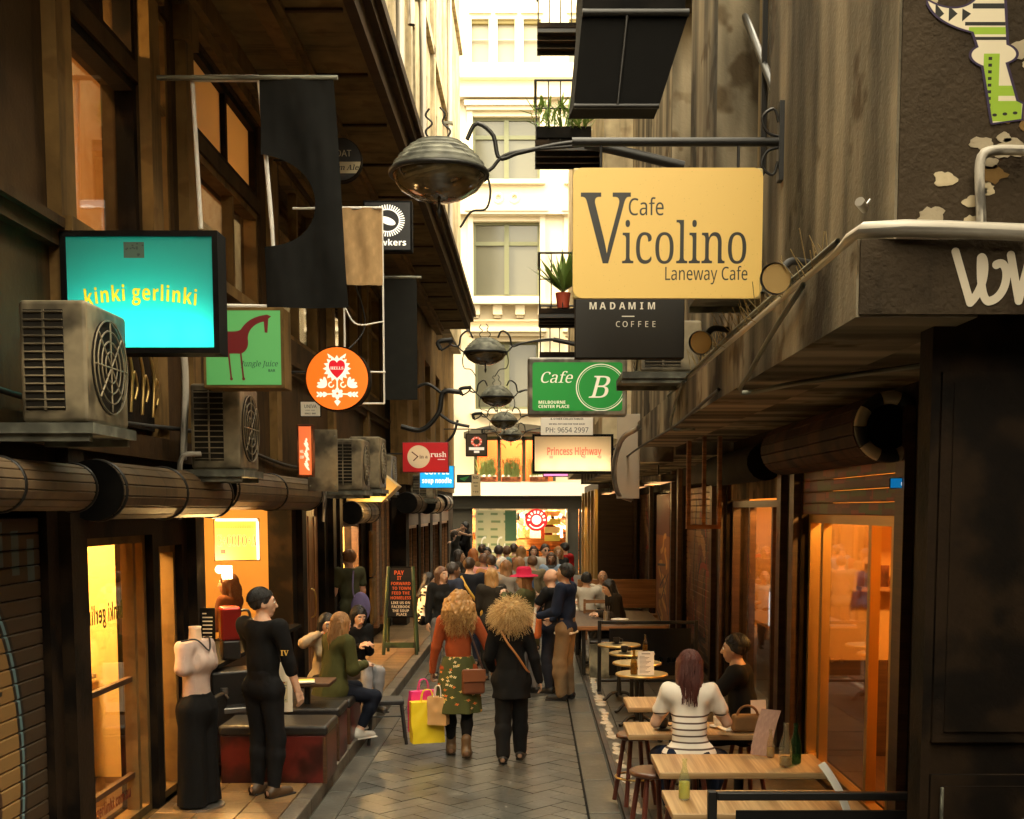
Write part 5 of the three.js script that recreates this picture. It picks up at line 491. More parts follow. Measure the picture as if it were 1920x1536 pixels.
{ // iron branch bracket that carries the lanterns, wall cables, bandaged hose
  const b = thing('iron_branch', 'black iron branch-shaped bracket reaching out from the shop wall', 'bracket', [0, 0, 0]), Q = (x, y, d) => P(x, y, d); mesh('limb', [tube([Q(752, 800, 20.6), Q(790, 806, 20.6), Q(822, 775, 20.6), Q(832, 735, 20.6), Q(862, 735, 20.6)], 0.045, 7, 40), tube([Q(822, 775, 20.6), Q(848, 792, 20.6), Q(880, 800, 20.6)], 0.03, 6, 20), tube([Q(832, 740, 20.6), Q(800, 720, 20.6), Q(778, 728, 20.6)], 0.03, 6, 20), tube([Q(858, 788, 20.6), Q(850, 815, 20.6), Q(836, 830, 20.6)], 0.025, 6, 16)], M.blackMetal, b);
  for (const [k, [pts, r, m, lb]] of [[[[-2.9, 3.2, -5], [-2.88, 3.1, -8], [-2.9, 3.16, -10.4], [-2.86, 3.0, -14], [-2.9, 3.15, -18], [-2.8, 3.0, -24]], 0.018, M.rubber, 'sagging black cable along the brown wall above the shutters'], [[[-2.86, 4.15, -9.6], [-2.84, 3.6, -9.7], [-2.86, 2.9, -9.65]], 0.03, M.pipe, 'cream drain hose dropping beside the air conditioner'], [[[1.3, 3.5, -14.6], [1.12, 3.36, -15.2], [1.05, 3.0, -15.4], [1.12, 2.7, -15.5], [1.3, 2.62, -15.6]], 0.035, M.pipe, 'bandaged white hose curling under the ledge by the cream sign'], [[[1.25, 3.3, -8], [1.3, 3.26, -11], [1.28, 3.24, -14], [1.15, 3.1, -18], [1.14, 3.08, -26]], 0.014, M.rubber, 'black cable clipped under the concrete ledge'], [[[-2.2, 5.5, -13], [-2.05, 5.1, -13.6], [-1.95, 4.6, -13.8], [-2.2, 4.2, -13.5]], 0.01, M.rubber, 'thin loose cable hanging by the tan banner']].entries()) { const t = thing('wall_cable', lb, 'cable', [0, 0, 0]); mesh('cable', [tube(pts, r, 6, 40)], m, t); void k; }
}
// ================= people: signed distances of tapered limbs, meshed with surface nets
function surfaceNet(f, lo, hi, cell) {
  const n = [0, 1, 2].map((i) => Math.ceil((hi[i] - lo[i]) / cell) + 2), [nx, ny, nz] = n, val = new Float32Array(nx * ny * nz), B = 4;
  for (let k = 0; k < nz; k += B) for (let j = 0; j < ny; j += B) for (let i = 0; i < nx; i += B) {
    const c = f(lo[0] + (i + 1.5) * cell, lo[1] + (j + 1.5) * cell, lo[2] + (k + 1.5) * cell), far = Math.abs(c) > cell * 5.2 + 0.02;
    for (let z = k; z < Math.min(k + B, nz); z++) for (let y = j; y < Math.min(j + B, ny); y++) for (let x = i; x < Math.min(i + B, nx); x++) val[(z * ny + y) * nx + x] = far ? c : f(lo[0] + x * cell, lo[1] + y * cell, lo[2] + z * cell);
  }
  const id = new Int32Array(nx * ny * nz).fill(-1), pos = [], at = (x, y, z) => (z * ny + y) * nx + x;
  for (let z = 0; z < nz - 1; z++) for (let y = 0; y < ny - 1; y++) for (let x = 0; x < nx - 1; x++) {
    let m = 0; const v = []; for (let c = 0; c < 8; c++) { const q = val[at(x + (c & 1), y + ((c >> 1) & 1), z + (c >> 2))]; v.push(q); if (q < 0) m |= 1 << c; } if (m === 0 || m === 255) continue;
    let px = 0, py = 0, pz = 0, k = 0; for (let a = 0; a < 8; a++) for (const s of [1, 2, 4]) { const b = a | s; if (b === a || (v[a] < 0) === (v[b] < 0)) continue; const t = v[a] / (v[a] - v[b]); px += (a & 1) + (s === 1 ? t : 0); py += ((a >> 1) & 1) + (s === 2 ? t : 0); pz += (a >> 2) + (s === 4 ? t : 0); k++; }
    id[at(x, y, z)] = pos.length / 3; pos.push(lo[0] + (x + px / k) * cell, lo[1] + (y + py / k) * cell, lo[2] + (z + pz / k) * cell);
  }
  const ix = [], quad = (a, b, c, d, flip) => flip ? ix.push(a, c, b, a, d, c) : ix.push(a, b, c, a, c, d);
  for (let z = 1; z < nz - 1; z++) for (let y = 1; y < ny - 1; y++) for (let x = 1; x < nx - 1; x++) {
    const a = val[at(x, y, z)] < 0;
    if (a !== val[at(x + 1, y, z)] < 0) quad(id[at(x, y - 1, z - 1)], id[at(x, y, z - 1)], id[at(x, y, z)], id[at(x, y - 1, z)], !a);
    if (a !== val[at(x, y + 1, z)] < 0) quad(id[at(x - 1, y, z - 1)], id[at(x - 1, y, z)], id[at(x, y, z)], id[at(x, y, z - 1)], !a);
    if (a !== val[at(x, y, z + 1)] < 0) quad(id[at(x - 1, y - 1, z)], id[at(x, y - 1, z)], id[at(x, y, z)], id[at(x - 1, y, z)], !a);
  }
  const g = new THREE.BufferGeometry(), nr = new Float32Array(pos.length), e = cell * 0.6;
  for (let i = 0; i < pos.length; i += 3) { const [x, y, z] = [pos[i], pos[i + 1], pos[i + 2]]; let a = f(x + e, y, z) - f(x - e, y, z), b = f(x, y + e, z) - f(x, y - e, z), c = f(x, y, z + e) - f(x, y, z - e); const l = Math.hypot(a, b, c) || 1; nr[i] = a / l; nr[i + 1] = b / l; nr[i + 2] = c / l; }
  g.setAttribute('position', new THREE.Float32BufferAttribute(pos, 3)); g.setAttribute('normal', new THREE.BufferAttribute(nr, 3)); g.setIndex(ix.filter((v) => v >= 0).length === ix.length ? ix : []); return uvm(g);
}
const smin = (a, b, k) => { const h = Math.max(k - Math.abs(a - b), 0) / k; return Math.min(a, b) - h * h * k * 0.25; };
// a limb: [a, b, ra, rb, flatten normal, flatten factor]
function limb(a, b, ra, rb, n, k) { const ax = a.x, ay = a.y, az = a.z, bx = b.x - ax, by = b.y - ay, bz = b.z - az, L = bx * bx + by * by + bz * bz || 1e-9; return n ? (x, y, z) => { x -= ax; y -= ay; z -= az; let t = (x * bx + y * by + z * bz) / L; t = t < 0 ? 0 : t > 1 ? 1 : t; x -= bx * t; y -= by * t; z -= bz * t; const d = (x * n.x + y * n.y + z * n.z), q = d / k - d; return (Math.sqrt((x + n.x * q) ** 2 + (y + n.y * q) ** 2 + (z + n.z * q) ** 2) - (ra + (rb - ra) * t)) * Math.max(k, 0.75); } : (x, y, z) => { x -= ax; y -= ay; z -= az; let t = (x * bx + y * by + z * bz) / L; t = t < 0 ? 0 : t > 1 ? 1 : t; x -= bx * t; y -= by * t; z -= bz * t; return Math.sqrt(x * x + y * y + z * z) - (ra + (rb - ra) * t); }; }
const join = (fs, k) => (x, y, z) => { let d = fs[0](x, y, z); for (let i = 1; i < fs.length; i++) d = smin(d, fs[i](x, y, z), k); return d; };
const ell = (c, rx, ry, rz) => { const m = Math.min(rx, ry, rz); return (x, y, z) => (Math.hypot((x - c.x) / rx, (y - c.y) / ry, (z - c.z) / rz) - 1) * m; };
function ik(a, t, l1, l2, pole) { const d = t.clone().sub(a); let L = d.length(); const mx = (l1 + l2) * 0.998; if (L > mx) { t = a.clone().addScaledVector(d, mx / L); L = mx; } d.normalize(); const x = (l1 * l1 - l2 * l2 + L * L) / (2 * L), h = Math.sqrt(Math.max(0, l1 * l1 - x * x)), p = pole.clone().addScaledVector(d, -pole.dot(d)).normalize(); return [a.clone().addScaledVector(d, x).addScaledVector(p, h), t]; }
const skinMat = new THREE.MeshStandardMaterial({ color: 0xffffff, roughness: 0.5, vertexColors: true }), hairMats = {};
const cloths = {}; const clothM = (c, r = 0.85) => cloths[c + '_' + r] ??= mat(typeof c === 'string' ? c : c, r, { tex: 'cloth' });
const SKIN = { light: [0.6, 0.36, 0.24], tan: [0.46, 0.26, 0.155], brown: [0.26, 0.135, 0.075] };
function person(sp) {
  const { H = 1.7, fem = false, fine = 0.02, detail = false, skin = 'light' } = sp, s = H / 1.7, q = { hip: [0, 0.92, 0], lean: 0, side: 0, twist: 0, hy: 0, hp: 0, lh: [0.27, 0.76, 0.07], rh: [-0.27, 0.76, 0.07], lf: [0.1, 0, 0], rf: [-0.1, 0, 0], lp: [0.1, 0, 1], rp: [-0.1, 0, 1], lep: [0.4, -0.1, -1], rep: [-0.4, -0.1, -1], ft: 0, ...sp.pose };
  const G = thing('person', sp.label, 'person', sp.at, sp.turn ?? Math.PI, sp.group), hip = V(...q.hip);
  const rotV = (v) => v.applyEuler(new THREE.Euler(q.lean, 0, q.side)), up = rotV(V(0, 1, 0)), fw = rotV(V(0, 0, 1)), tw = (v) => rotV(v.applyAxisAngle(V(0, 1, 0), q.twist));
  const at = (t, x = 0, z = 0) => hip.clone().addScaledVector(up, t).add(tw(V(x, 0, z)));
  const sh = fem ? 0.165 : 0.19, shL = at(0.49, sh), shR = at(0.49, -sh), neck = at(0.53), hl = V(hip.x + 0.085, hip.y - 0.03, hip.z), hr = V(hip.x - 0.085, hip.y - 0.03, hip.z);
  const [eL, wL] = ik(shL, V(...q.lh), 0.29, 0.26, V(...q.lep)), [eR, wR] = ik(shR, V(...q.rh), 0.29, 0.26, V(...q.rep));
  const ank = (f) => V(f[0], f[1] + 0.085, f[2]), [kL, aL] = ik(hl, ank(q.lf), 0.41, 0.4, V(...q.lp)), [kR, aR] = ik(hr, ank(q.rf), 0.41, 0.4, V(...q.rp));
  const m = fem ? 0.9 : 1, hipw = fem ? 1.04 : 0.92;
  const torso = (i) => [limb(hl, hr, 0.105 * hipw + i, 0.105 * hipw + i, fw, 0.92), limb(at(0.03), at(0.2), 0.125 * m * hipw + i, 0.115 * m + i, fw, 0.78), limb(at(0.2), at(0.4), 0.118 * m + i, 0.135 * m + i, fw, 0.74), limb(at(0.46, sh * 0.8), at(0.46, -sh * 0.8), 0.068 + i, 0.068 + i), ...(fem ? [limb(at(0.33, 0.07, 0.07), at(0.335, 0.07, 0.08), 0.06 + i, 0.055 + i), limb(at(0.33, -0.07, 0.07), at(0.335, -0.07, 0.08), 0.06 + i, 0.055 + i)] : [])];
  const arm = (S, E, W, i, e = 1) => [limb(S, E, 0.056 * m + i, 0.043 * m + i), ...(e > 0 ? [limb(E, E.clone().lerp(W, e), 0.043 * m + i, (0.043 - 0.014 * e) * m + i * (1 - 0.2 * e))] : [])];
  const leg = (h, k, a, i, e = 1, fl = 0) => [limb(h, k, 0.088 * hipw + i, 0.058 + i + fl * 0.4), limb(k, k.clone().lerp(a, 0.35 * Math.min(1, e * 2)), 0.056 + i + fl * 0.4, 0.057 + i + fl * 0.7), ...(e > 0.5 ? [limb(k.clone().lerp(a, 0.35), k.clone().lerp(a, e), 0.057 + i + fl * 0.7, 0.038 + i + fl)] : [])];
  const toe = (a, f) => V(a.x + Math.sin(q.ft + (f > 0 ? 0.12 : -0.12)) * 0.15, Math.max(0.025, a.y - 0.058), a.z + 0.15 * Math.cos(q.ft));
  const foot = (a, sd, i) => [limb(V(a.x, a.y - 0.04, a.z - 0.04), toe(a, sd), 0.038 + i, 0.03 + i), limb(a, V(a.x, a.y - 0.04, a.z - 0.02), 0.038 + i, 0.036 + i)];
  // head frame
  const hd = neck.clone().addScaledVector(up, 0.06).add(V(0, 0.08, 0).applyEuler(new THREE.Euler(q.lean * 0.5 + q.hp, 0, 0))).addScaledVector(fw, 0.02), R = new THREE.Matrix4().makeRotationFromEuler(new THREE.Euler(q.lean * 0.3 + q.hp, q.hy + q.twist, q.side * 0.5, 'YXZ')).setPosition(hd), Ri = R.clone().invert(), ri = Ri.elements;
  const inHead = (f) => (x, y, z) => f(ri[0] * x + ri[4] * y + ri[8] * z + ri[12], ri[1] * x + ri[5] * y + ri[9] * z + ri[13], ri[2] * x + ri[6] * y + ri[10] * z + ri[14]);
  const hs = fem ? 0.96 : 1, headL = join([ell(V(0, 0.022, -0.012), 0.076 * hs, 0.095, 0.096), limb(V(0, -0.02, 0.03), V(0, -0.082, 0.052), 0.062 * hs, 0.033 * hs, V(0, 0, 1), 0.95), ell(V(0, -0.01, 0.035), 0.062 * hs, 0.07, 0.056), limb(V(0, 0.008, 0.088), V(0, -0.028, 0.108), 0.009, 0.014), limb(V(-0.02, -0.06, 0.082), V(0.02, -0.06, 0.082), 0.01, 0.01), limb(V(-0.04, 0.03, 0.074), V(0.04, 0.03, 0.074), 0.011, 0.011), ell(V(0.077 * hs, -0.005, -0.005), 0.011, 0.032, 0.02), ell(V(-0.077 * hs, -0.005, -0.005), 0.011, 0.032, 0.02)], 0.022), socket = join([ell(V(0.031, 0.006, 0.098), 0.017, 0.01, 0.014), ell(V(-0.031, 0.006, 0.098), 0.017, 0.01, 0.014)], 0.001);
  const head = inHead((x, y, z) => Math.max(headL(x, y, z), -socket(x, y, z) - 0.002)), neckF = limb(at(0.48), hd.clone().add(V(0, -0.05, 0).applyMatrix4(new THREE.Matrix4().extractRotation(R))), 0.058 * m, 0.051 * m);
  const bodyF = join([join([...torso(0), neckF], 0.05), join(arm(shL, eL, wL, 0), 0.02), join(arm(shR, eR, wR, 0), 0.02), join([...leg(hl, kL, aL, 0), ...foot(aL, 1, 0)], 0.03), join([...leg(hr, kR, aR, 0), ...foot(aR, -1, 0)], 0.03)], 0.02);
  const pts = [shL, shR, eL, eR, wL, wR, kL, kR, aL, aR, neck, hl, hr, toe(aL, 1), toe(aR, -1)], box = (ps, r) => [['x', 'y', 'z'].map((c) => Math.min(...ps.map((p) => p[c])) - r), ['x', 'y', 'z'].map((c) => Math.max(...ps.map((p) => p[c])) + r)];
  const geos = [], sk = SKIN[skin], addColor = (g, fn) => { const p = g.attributes.position, c = new Float32Array(p.count * 3); for (let i = 0; i < p.count; i++) { const o = fn(p.getX(i), p.getY(i), p.getZ(i)); c[i * 3] = o[0]; c[i * 3 + 1] = o[1]; c[i * 3 + 2] = o[2]; } g.setAttribute('color', new THREE.BufferAttribute(c, 3)); return g; };
  const skinC = (x, y, z) => { const k = 0.9 + 0.2 * noise3(x * 30, y * 30, z * 30); return [sk[0] * k, sk[1] * k, sk[2] * k]; };
  geos.push(addColor(surfaceNet(bodyF, ...box(pts, 0.15), Math.max(fine, 0.014)), skinC));
  geos.push(addColor(surfaceNet(join([head, neckF], 0.02), ...box([hd], 0.165), detail ? 0.0055 : 0.0105), (x, y, z) => { const p = V(x, y, z).applyMatrix4(Ri), c = skinC(x, y, z), lip = p.z > 0.07 && Math.abs(p.y + 0.06) < 0.009 && Math.abs(p.x) < 0.024, brow = p.z > 0.06 && Math.abs(p.y - 0.034) < 0.006 && Math.abs(Math.abs(p.x) - 0.032) < 0.019; return lip ? [c[0] * 0.85, c[1] * 0.5, c[2] * 0.5] : brow ? [0.06, 0.035, 0.02] : c; }));
  // hands: palm, four fingers of different length, thumb at the side
  for (const [W, E, sd, curl] of [[wL, eL, 1, q.lc ?? 0.5], [wR, eR, -1, q.rc ?? 0.5]]) {
    const d = W.clone().sub(E).normalize(); let side = V(0, 0, 1).addScaledVector(d, -d.z); if (side.length() < 0.2) side = V(0, 1, 0).addScaledVector(d, -d.y); side.normalize(); const pn = d.clone().cross(side).normalize(); if (pn.x * sd > 0) pn.negate();
    const P0 = (a, b, c) => W.clone().addScaledVector(d, a).addScaledVector(side, b).addScaledVector(pn, c), fs = [limb(P0(-0.02, 0, 0), P0(0.03, 0, 0), 0.026 * m, 0.03 * m, pn, 0.6), limb(P0(0.03, 0.018, 0), P0(0.085, 0.024, 0.002), 0.022 * m, 0.018 * m, pn, 0.62), limb(P0(0.03, -0.014, 0), P0(0.08, -0.022, 0.002), 0.022 * m, 0.018 * m, pn, 0.62)];
    [[0.029, 0.068], [0.01, 0.078], [-0.009, 0.073], [-0.027, 0.056]].forEach(([o, L]) => { const c1 = curl * 0.8, c2 = curl * 1.9, a = P0(0.083, o, 0.002), b = a.clone().addScaledVector(d, Math.cos(c1) * L * 0.5).addScaledVector(pn, Math.sin(c1) * L * 0.5), c = b.clone().addScaledVector(d, Math.cos(c2) * L * 0.5).addScaledVector(pn, Math.sin(c2) * L * 0.5); fs.push(limb(a, b, 0.0095, 0.0088), limb(b, c, 0.0088, 0.0075)); });
    const t0 = P0(0.02, 0.024, 0.006), t1 = P0(0.05, 0.048, 0.016), t2 = P0(0.078, 0.05, 0.03); fs.push(limb(t0, t1, 0.013, 0.011), limb(t1, t2, 0.011, 0.009));
    geos.push(addColor(surfaceNet(join(fs, 0.006), ...box([P0(-0.02, 0, 0), P0(0.17, 0, 0), P0(0.08, 0, 0.08), P0(0.08, 0, -0.02)], 0.06), detail ? 0.0045 : 0.009), skinC));
  }
  const fin = (g) => s === 1 ? g : g.scale(s, s, s), part = (n, g, mm, par = G) => mesh(n, fin(g), mm, par);
  part('body', mergeGeometries(geos.map((g) => g.toNonIndexed())), skinMat);
  for (const sd of [1, -1]) { const c = V(sd * 0.031, 0.006, 0.0835).applyMatrix4(R), ir = V(sd * 0.031, 0.005, 0.0925).applyMatrix4(R), e = part('eye', sph(0.0125, c.x, c.y, c.z, 8), M.whitePlain); part('iris', sph(0.0062, ir.x, ir.y, ir.z, 6), M.rubber, e); }
  // clothes
  const fold = (a, fx = 13, fy = 7) => (x, y, z) => a * (noise3(x * fx + 3, y * fy, z * fx) - 0.5) * 2 + a * 0.5 * (noise3(x * fx * 2.3, y * fy * 1.9 + 9, z * fx * 2.3) - 0.5);
  const T = sp.top || {}, tc = Math.max(fine * 0.75, 0.011);
  { const i = T.inf ?? 0.014, hem = T.hem ?? -0.1, fd = fold(T.fold ?? 0.008), tor = join([...torso(i), ...(T.hood ? [limb(at(0.5, 0.09, -0.07), at(0.5, -0.09, -0.07), 0.055, 0.055)] : []), ...(hem < -0.12 ? [limb(at(hem), at(0.1), 0.15 + i + (T.flare ?? 0), 0.125 + i, fw, 0.85)] : [])], 0.05), sl = T.sleeve ?? 1, A = [join(arm(shL, eL, wL, i * 0.9, sl > 1 ? 1 : sl - 0.0001), 0.02), join(arm(shR, eR, wR, i * 0.9, sl > 1 ? 1 : sl - 0.0001), 0.02)];
    const cutArm = sl < 0.05 ? [[shL, eL], [shR, eR]].map(([S, E]) => limb(S, S.clone().lerp(E, 0.6), 0.052 * m + i * 0.7, 0.05 * m + i * 0.9)) : A;
    const upx = up.x, upy = up.y, upz = up.z, f = (x, y, z) => { const t = (x - hip.x) * upx + (y - hip.y) * upy + (z - hip.z) * upz; let d = Math.max(tor(x, y, z), hem - t, t - 0.535); d = smin(d, smin(cutArm[0](x, y, z), cutArm[1](x, y, z), 0.01), 0.03); return Math.abs(d) < 0.045 ? d + fd(x, y, z) : d; };
    const g = surfaceNet(f, ...box([shL, shR, eL, eR, wL, wR, at(hem), hl, hr, neck], 0.2), tc); let mm = clothM(T.color ?? [0.2, 0.2, 0.2], T.rough ?? 0.85); if (T.map) { const p = g.attributes.position, u = g.attributes.uv; for (let k = 0; k < p.count; k++) u.setXY(k, Math.atan2(p.getX(k) - hip.x, -(p.getZ(k) - hip.z)) / 6.283 + 0.5, (p.getY(k) - hip.y + 0.2) / 0.8); mm = new THREE.MeshStandardMaterial({ map: T.map, roughness: 0.85 }); } part(T.name ?? 'top', g, mm); }
  const Bt = sp.bottom || {};
  if (Bt.skirt) { const y1 = hip.y + 0.13, y0 = Bt.skirt, R0 = 0.14, R1 = Bt.r ?? 0.27, f = (x, y, z) => { const t = Math.max(0, Math.min(1, (y1 - y) / (y1 - y0))), dx = x - hip.x - (aL.x + aR.x - 2 * hip.x) * 0.25 * t, dz = (z - hip.z - (aL.z + aR.z - 2 * hip.z) * 0.3 * t) / 0.82, a = Math.atan2(dx, dz), r = R0 + (R1 - R0) * Math.pow(t, 0.5) + 0.014 * t * Math.sin(a * 7 + 2 * t) + 0.01 * t * Math.sin(a * 11); return Math.max((Math.hypot(dx, dz) - r) * 0.8, y - y1, y0 - y); }; const g = surfaceNet(f, [hip.x - 0.4, y0 - 0.03, hip.z - 0.4], [hip.x + 0.4, y1 + 0.03, hip.z + 0.4], 0.011); let mm = clothM(Bt.color); if (Bt.map) { const p = g.attributes.position, u = g.attributes.uv; for (let k = 0; k < p.count; k++) u.setXY(k, Math.atan2(p.getX(k) - hip.x, -(p.getZ(k) - hip.z)) / 6.283 + 0.5, (p.getY(k) - y0) / 0.75); mm = new THREE.MeshStandardMaterial({ map: Bt.map, roughness: 0.8 }); } part('skirt', g, mm); }
  { const i = Bt.inf ?? 0.012, e = Bt.len ?? 0.97, fd = fold(Bt.skirt ? 0.001 : 0.007, 10, 9), f0 = join([...(Bt.skirt ? [] : [limb(hl, hr, 0.108 * hipw + i, 0.108 * hipw + i, fw, 0.92), limb(at(0.0), at(0.1), 0.118 * m * hipw + i, 0.118 * m + i, fw, 0.8)]), join(leg(hl, kL, aL, i, e, Bt.flare ?? 0), 0.03), join(leg(hr, kR, aR, i, e, Bt.flare ?? 0), 0.03)], 0.02); part(Bt.skirt ? 'tights' : 'trousers', surfaceNet((x, y, z) => { const v = f0(x, y, z); return Math.abs(v) < 0.045 ? v + fd(x, y, z) : v; }, ...box([hl, hr, kL, kR, aL, aR, at(0.1)], 0.19), tc), clothM(Bt.skirt ? [0.012, 0.011, 0.011] : Bt.color ?? [0.03, 0.03, 0.035])); }
  for (const [a, sd] of [[aL, 1], [aR, -1]]) { const f0 = join([...foot(a, sd, 0.012), ...(sp.boots ? [limb(a, a.clone().add(V(0, 0.1, 0)), 0.048, 0.052)] : [])], 0.02), sh1 = part('shoe', surfaceNet((x, y, z) => Math.max(f0(x, y, z), -(y - (a.y - 0.083))), ...box([a, toe(a, sd), V(a.x, a.y + 0.1, a.z)], 0.09), 0.008), clothM(sp.shoes ?? [0.015, 0.013, 0.012], 0.5)); const tp = toe(a, sd); part('sole', rbx(0.084, 0.02, 0.27, 0.009).applyMatrix4(new THREE.Matrix4().makeRotationY(Math.atan2(tp.x - a.x, tp.z - a.z))).translate((a.x + tp.x) / 2 - 0.002, a.y - 0.078, (a.z + tp.z) / 2 - 0.01), sp.sole ?? M.rubber, sh1); }
  // hair
  const hc = sp.hair || { style: 'short', color: [0.015, 0.011, 0.009] }, hm = hairMats[hc.color] ??= mat(hc.color, 0.55), hn = (x, y, z) => 0.011 * (noise3(x * 80, y * 16, z * 80) - 0.5) + 0.012 * (noise3(x * 24, y * 12, z * 24) - 0.5);
  if (hc.style !== 'none') {
    const cap0 = ell(V(0, 0.028, -0.016), 0.091 * hs, 0.103, 0.108), long = hc.style === 'long' || hc.style === 'bob', low = { long: -(hc.len ?? 0.32), bob: -0.13, short: -0.05 }[hc.style] ?? -0.05;
    const drape = long ? join([limb(V(0.045, 0.02, -0.05), V(0.06, low, -0.075), 0.058, 0.04, V(0, 0, 1), 0.7), limb(V(-0.045, 0.02, -0.05), V(-0.06, low, -0.075), 0.058, 0.04, V(0, 0, 1), 0.7), limb(V(0, 0.02, -0.06), V(0, low - 0.02, -0.085), 0.06, 0.045, V(0, 0, 1), 0.75), limb(V(0.078, 0.03, 0.0), V(0.085, Math.max(low, -0.2), 0.0), 0.028, 0.02), limb(V(-0.078, 0.03, 0.0), V(-0.085, Math.max(low, -0.2), 0.0), 0.028, 0.02)], 0.03) : null;
    const f = inHead((x, y, z) => { const face = Math.max(z * 0.72 - 0.04 - (y - 0.04) * 0.62, -0.4), c = Math.max(cap0(x, y, z), face, long ? -1 : (-0.045 - y) + (z + 0.05) * 0.6); const v = drape ? smin(c, drape(x, y, z), 0.03) : c; return Math.abs(v) < 0.03 ? v + hn(x, y, z) : v; });
    if (hc.style !== 'afro') part('hair', surfaceNet(f, ...box([hd, V(0, long ? low - 0.08 : -0.08, -0.06).applyMatrix4(R)], 0.17), detail ? 0.0055 : 0.0105), hm);
    if (detail && hc.style !== 'afro') { const st = []; for (let k = 0; k < 260; k++) { const a = rr(0.95, 5.33), lift = rr(0.002, 0.007), end = long ? 1.62 : 1.1 + 0.62 * Math.pow((1 - Math.cos(a)) / 2, 0.8) * rr(0.85, 1.05), pt = []; const a0 = a + rr(-0.5, 0.5); for (let j = 0; j <= 6; j++) { const t = j / 6, po = 0.12 + (end - 0.12) * t, az = a0 + (a - a0) * t, q2 = lift * (0.6 + 0.6 * t); pt.push(V((0.091 * hs + q2) * Math.sin(po) * Math.sin(az), 0.028 + (0.103 + q2) * Math.cos(po), -0.016 + (0.108 + q2) * Math.sin(po) * Math.cos(az))); } if (long) { const e = pt[6], L = low + rr(-0.05, 0.08); for (let j = 1; j <= 4; j++) pt.push(V(e.x * (1 - 0.05 * j) + rr(-0.006, 0.006), e.y + (L - e.y) * j / 4, Math.min(e.z, e.z * 0.6 - 0.02) - 0.03 * Math.min(1, j / 2) + rr(-0.006, 0.006))); } st.push(new THREE.TubeGeometry(new THREE.CatmullRomCurve3(pt.map((v) => v.applyMatrix4(R))), long ? 14 : 9, rr(0.0018, 0.0032), 3)); } part('hair_strands', mergeGeometries(st), hm); }
    if (hc.style === 'afro') { // big loose curls: a soft core and many corkscrew strands
      const [cx, cy, cz] = hc.c, [rx, ry, rz] = hc.r, core = (x, y, z) => { const yy = (y - cy) / ry, w = 1 - (hc.taper ?? 0) * Math.max(0, yy); return (Math.hypot((x - cx) / (rx * w), yy, (z - cz) / (rz * w)) - 1) * 0.15 + 0.03 * (noise3(x * 26, y * 20, z * 26) - 0.5) + 0.016 * (noise3(x * 60, y * 44, z * 60) - 0.5); };
      const face = (x, y, z) => 0.075 - Math.hypot(x * 0.9, (y + 0.03) * 0.75, z - 0.12), fc = inHead((x, y, z) => Math.max(core(x, y, z), face(x, y, z))); const ctr = V(cx, cy, cz).applyMatrix4(R), rm = Math.max(rx, ry, rz) + 0.05; const hp = part('hair', surfaceNet(fc, [ctr.x - rm, ctr.y - rm, ctr.z - rm], [ctr.x + rm, ctr.y + rm, ctr.z + rm], 0.0075), hm);
      const cg = [[], [], []]; for (let k = 0; k < hc.n; k++) { const u = rr(-1, 1), a = rr(0, 6.283), sq = Math.sqrt(1 - u * u), dir = V(sq * Math.cos(a), u, sq * Math.sin(a)); if (dir.z > 0.72 && dir.y < 0.5) continue; const w = 1 - (hc.taper ?? 0) * Math.max(0, dir.y), p0 = V(cx + dir.x * rx * w * 0.93, cy + dir.y * ry * 0.93, cz + dir.z * rz * w * 0.93), out = dir.clone().multiplyScalar(hc.out).add(V(0, -hc.down, 0)).normalize(), L = rr(0.04, 0.12), pts = [], e1 = V(out.y, -out.x, 0.01).normalize(), e2 = out.clone().cross(e1), rad = rr(0.003, 0.01), tn = rr(1.5, 3.6), ph = rr(0, 6); for (let j = 0; j <= 9; j++) { const t = j / 9, b = p0.clone().addScaledVector(out, L * t).add(V(0, -0.03 * t * t, 0)).addScaledVector(e1, rad * Math.cos(ph + t * tn * 6.283)).addScaledVector(e2, rad * Math.sin(ph + t * tn * 6.283)); pts.push(b.applyMatrix4(R)); } cg[k % 3].push(new THREE.TubeGeometry(new THREE.CatmullRomCurve3(pts), 11, rr(0.0011, 0.0019), 3)); }
      cg.forEach((c, k) => { const cc = hc.tones?.[k] ?? hc.color; mesh('curls', mergeGeometries(c.map((x) => fin(x))), hairMats[cc] ??= mat(cc, 0.45), hp); });
    }
  }
  G.userData.joints = undefined; delete G.userData.joints;
  return Object.assign(G, { J: { wL, wR, shL, shR, hip, hd, at, R, part, eL, eR } });
}
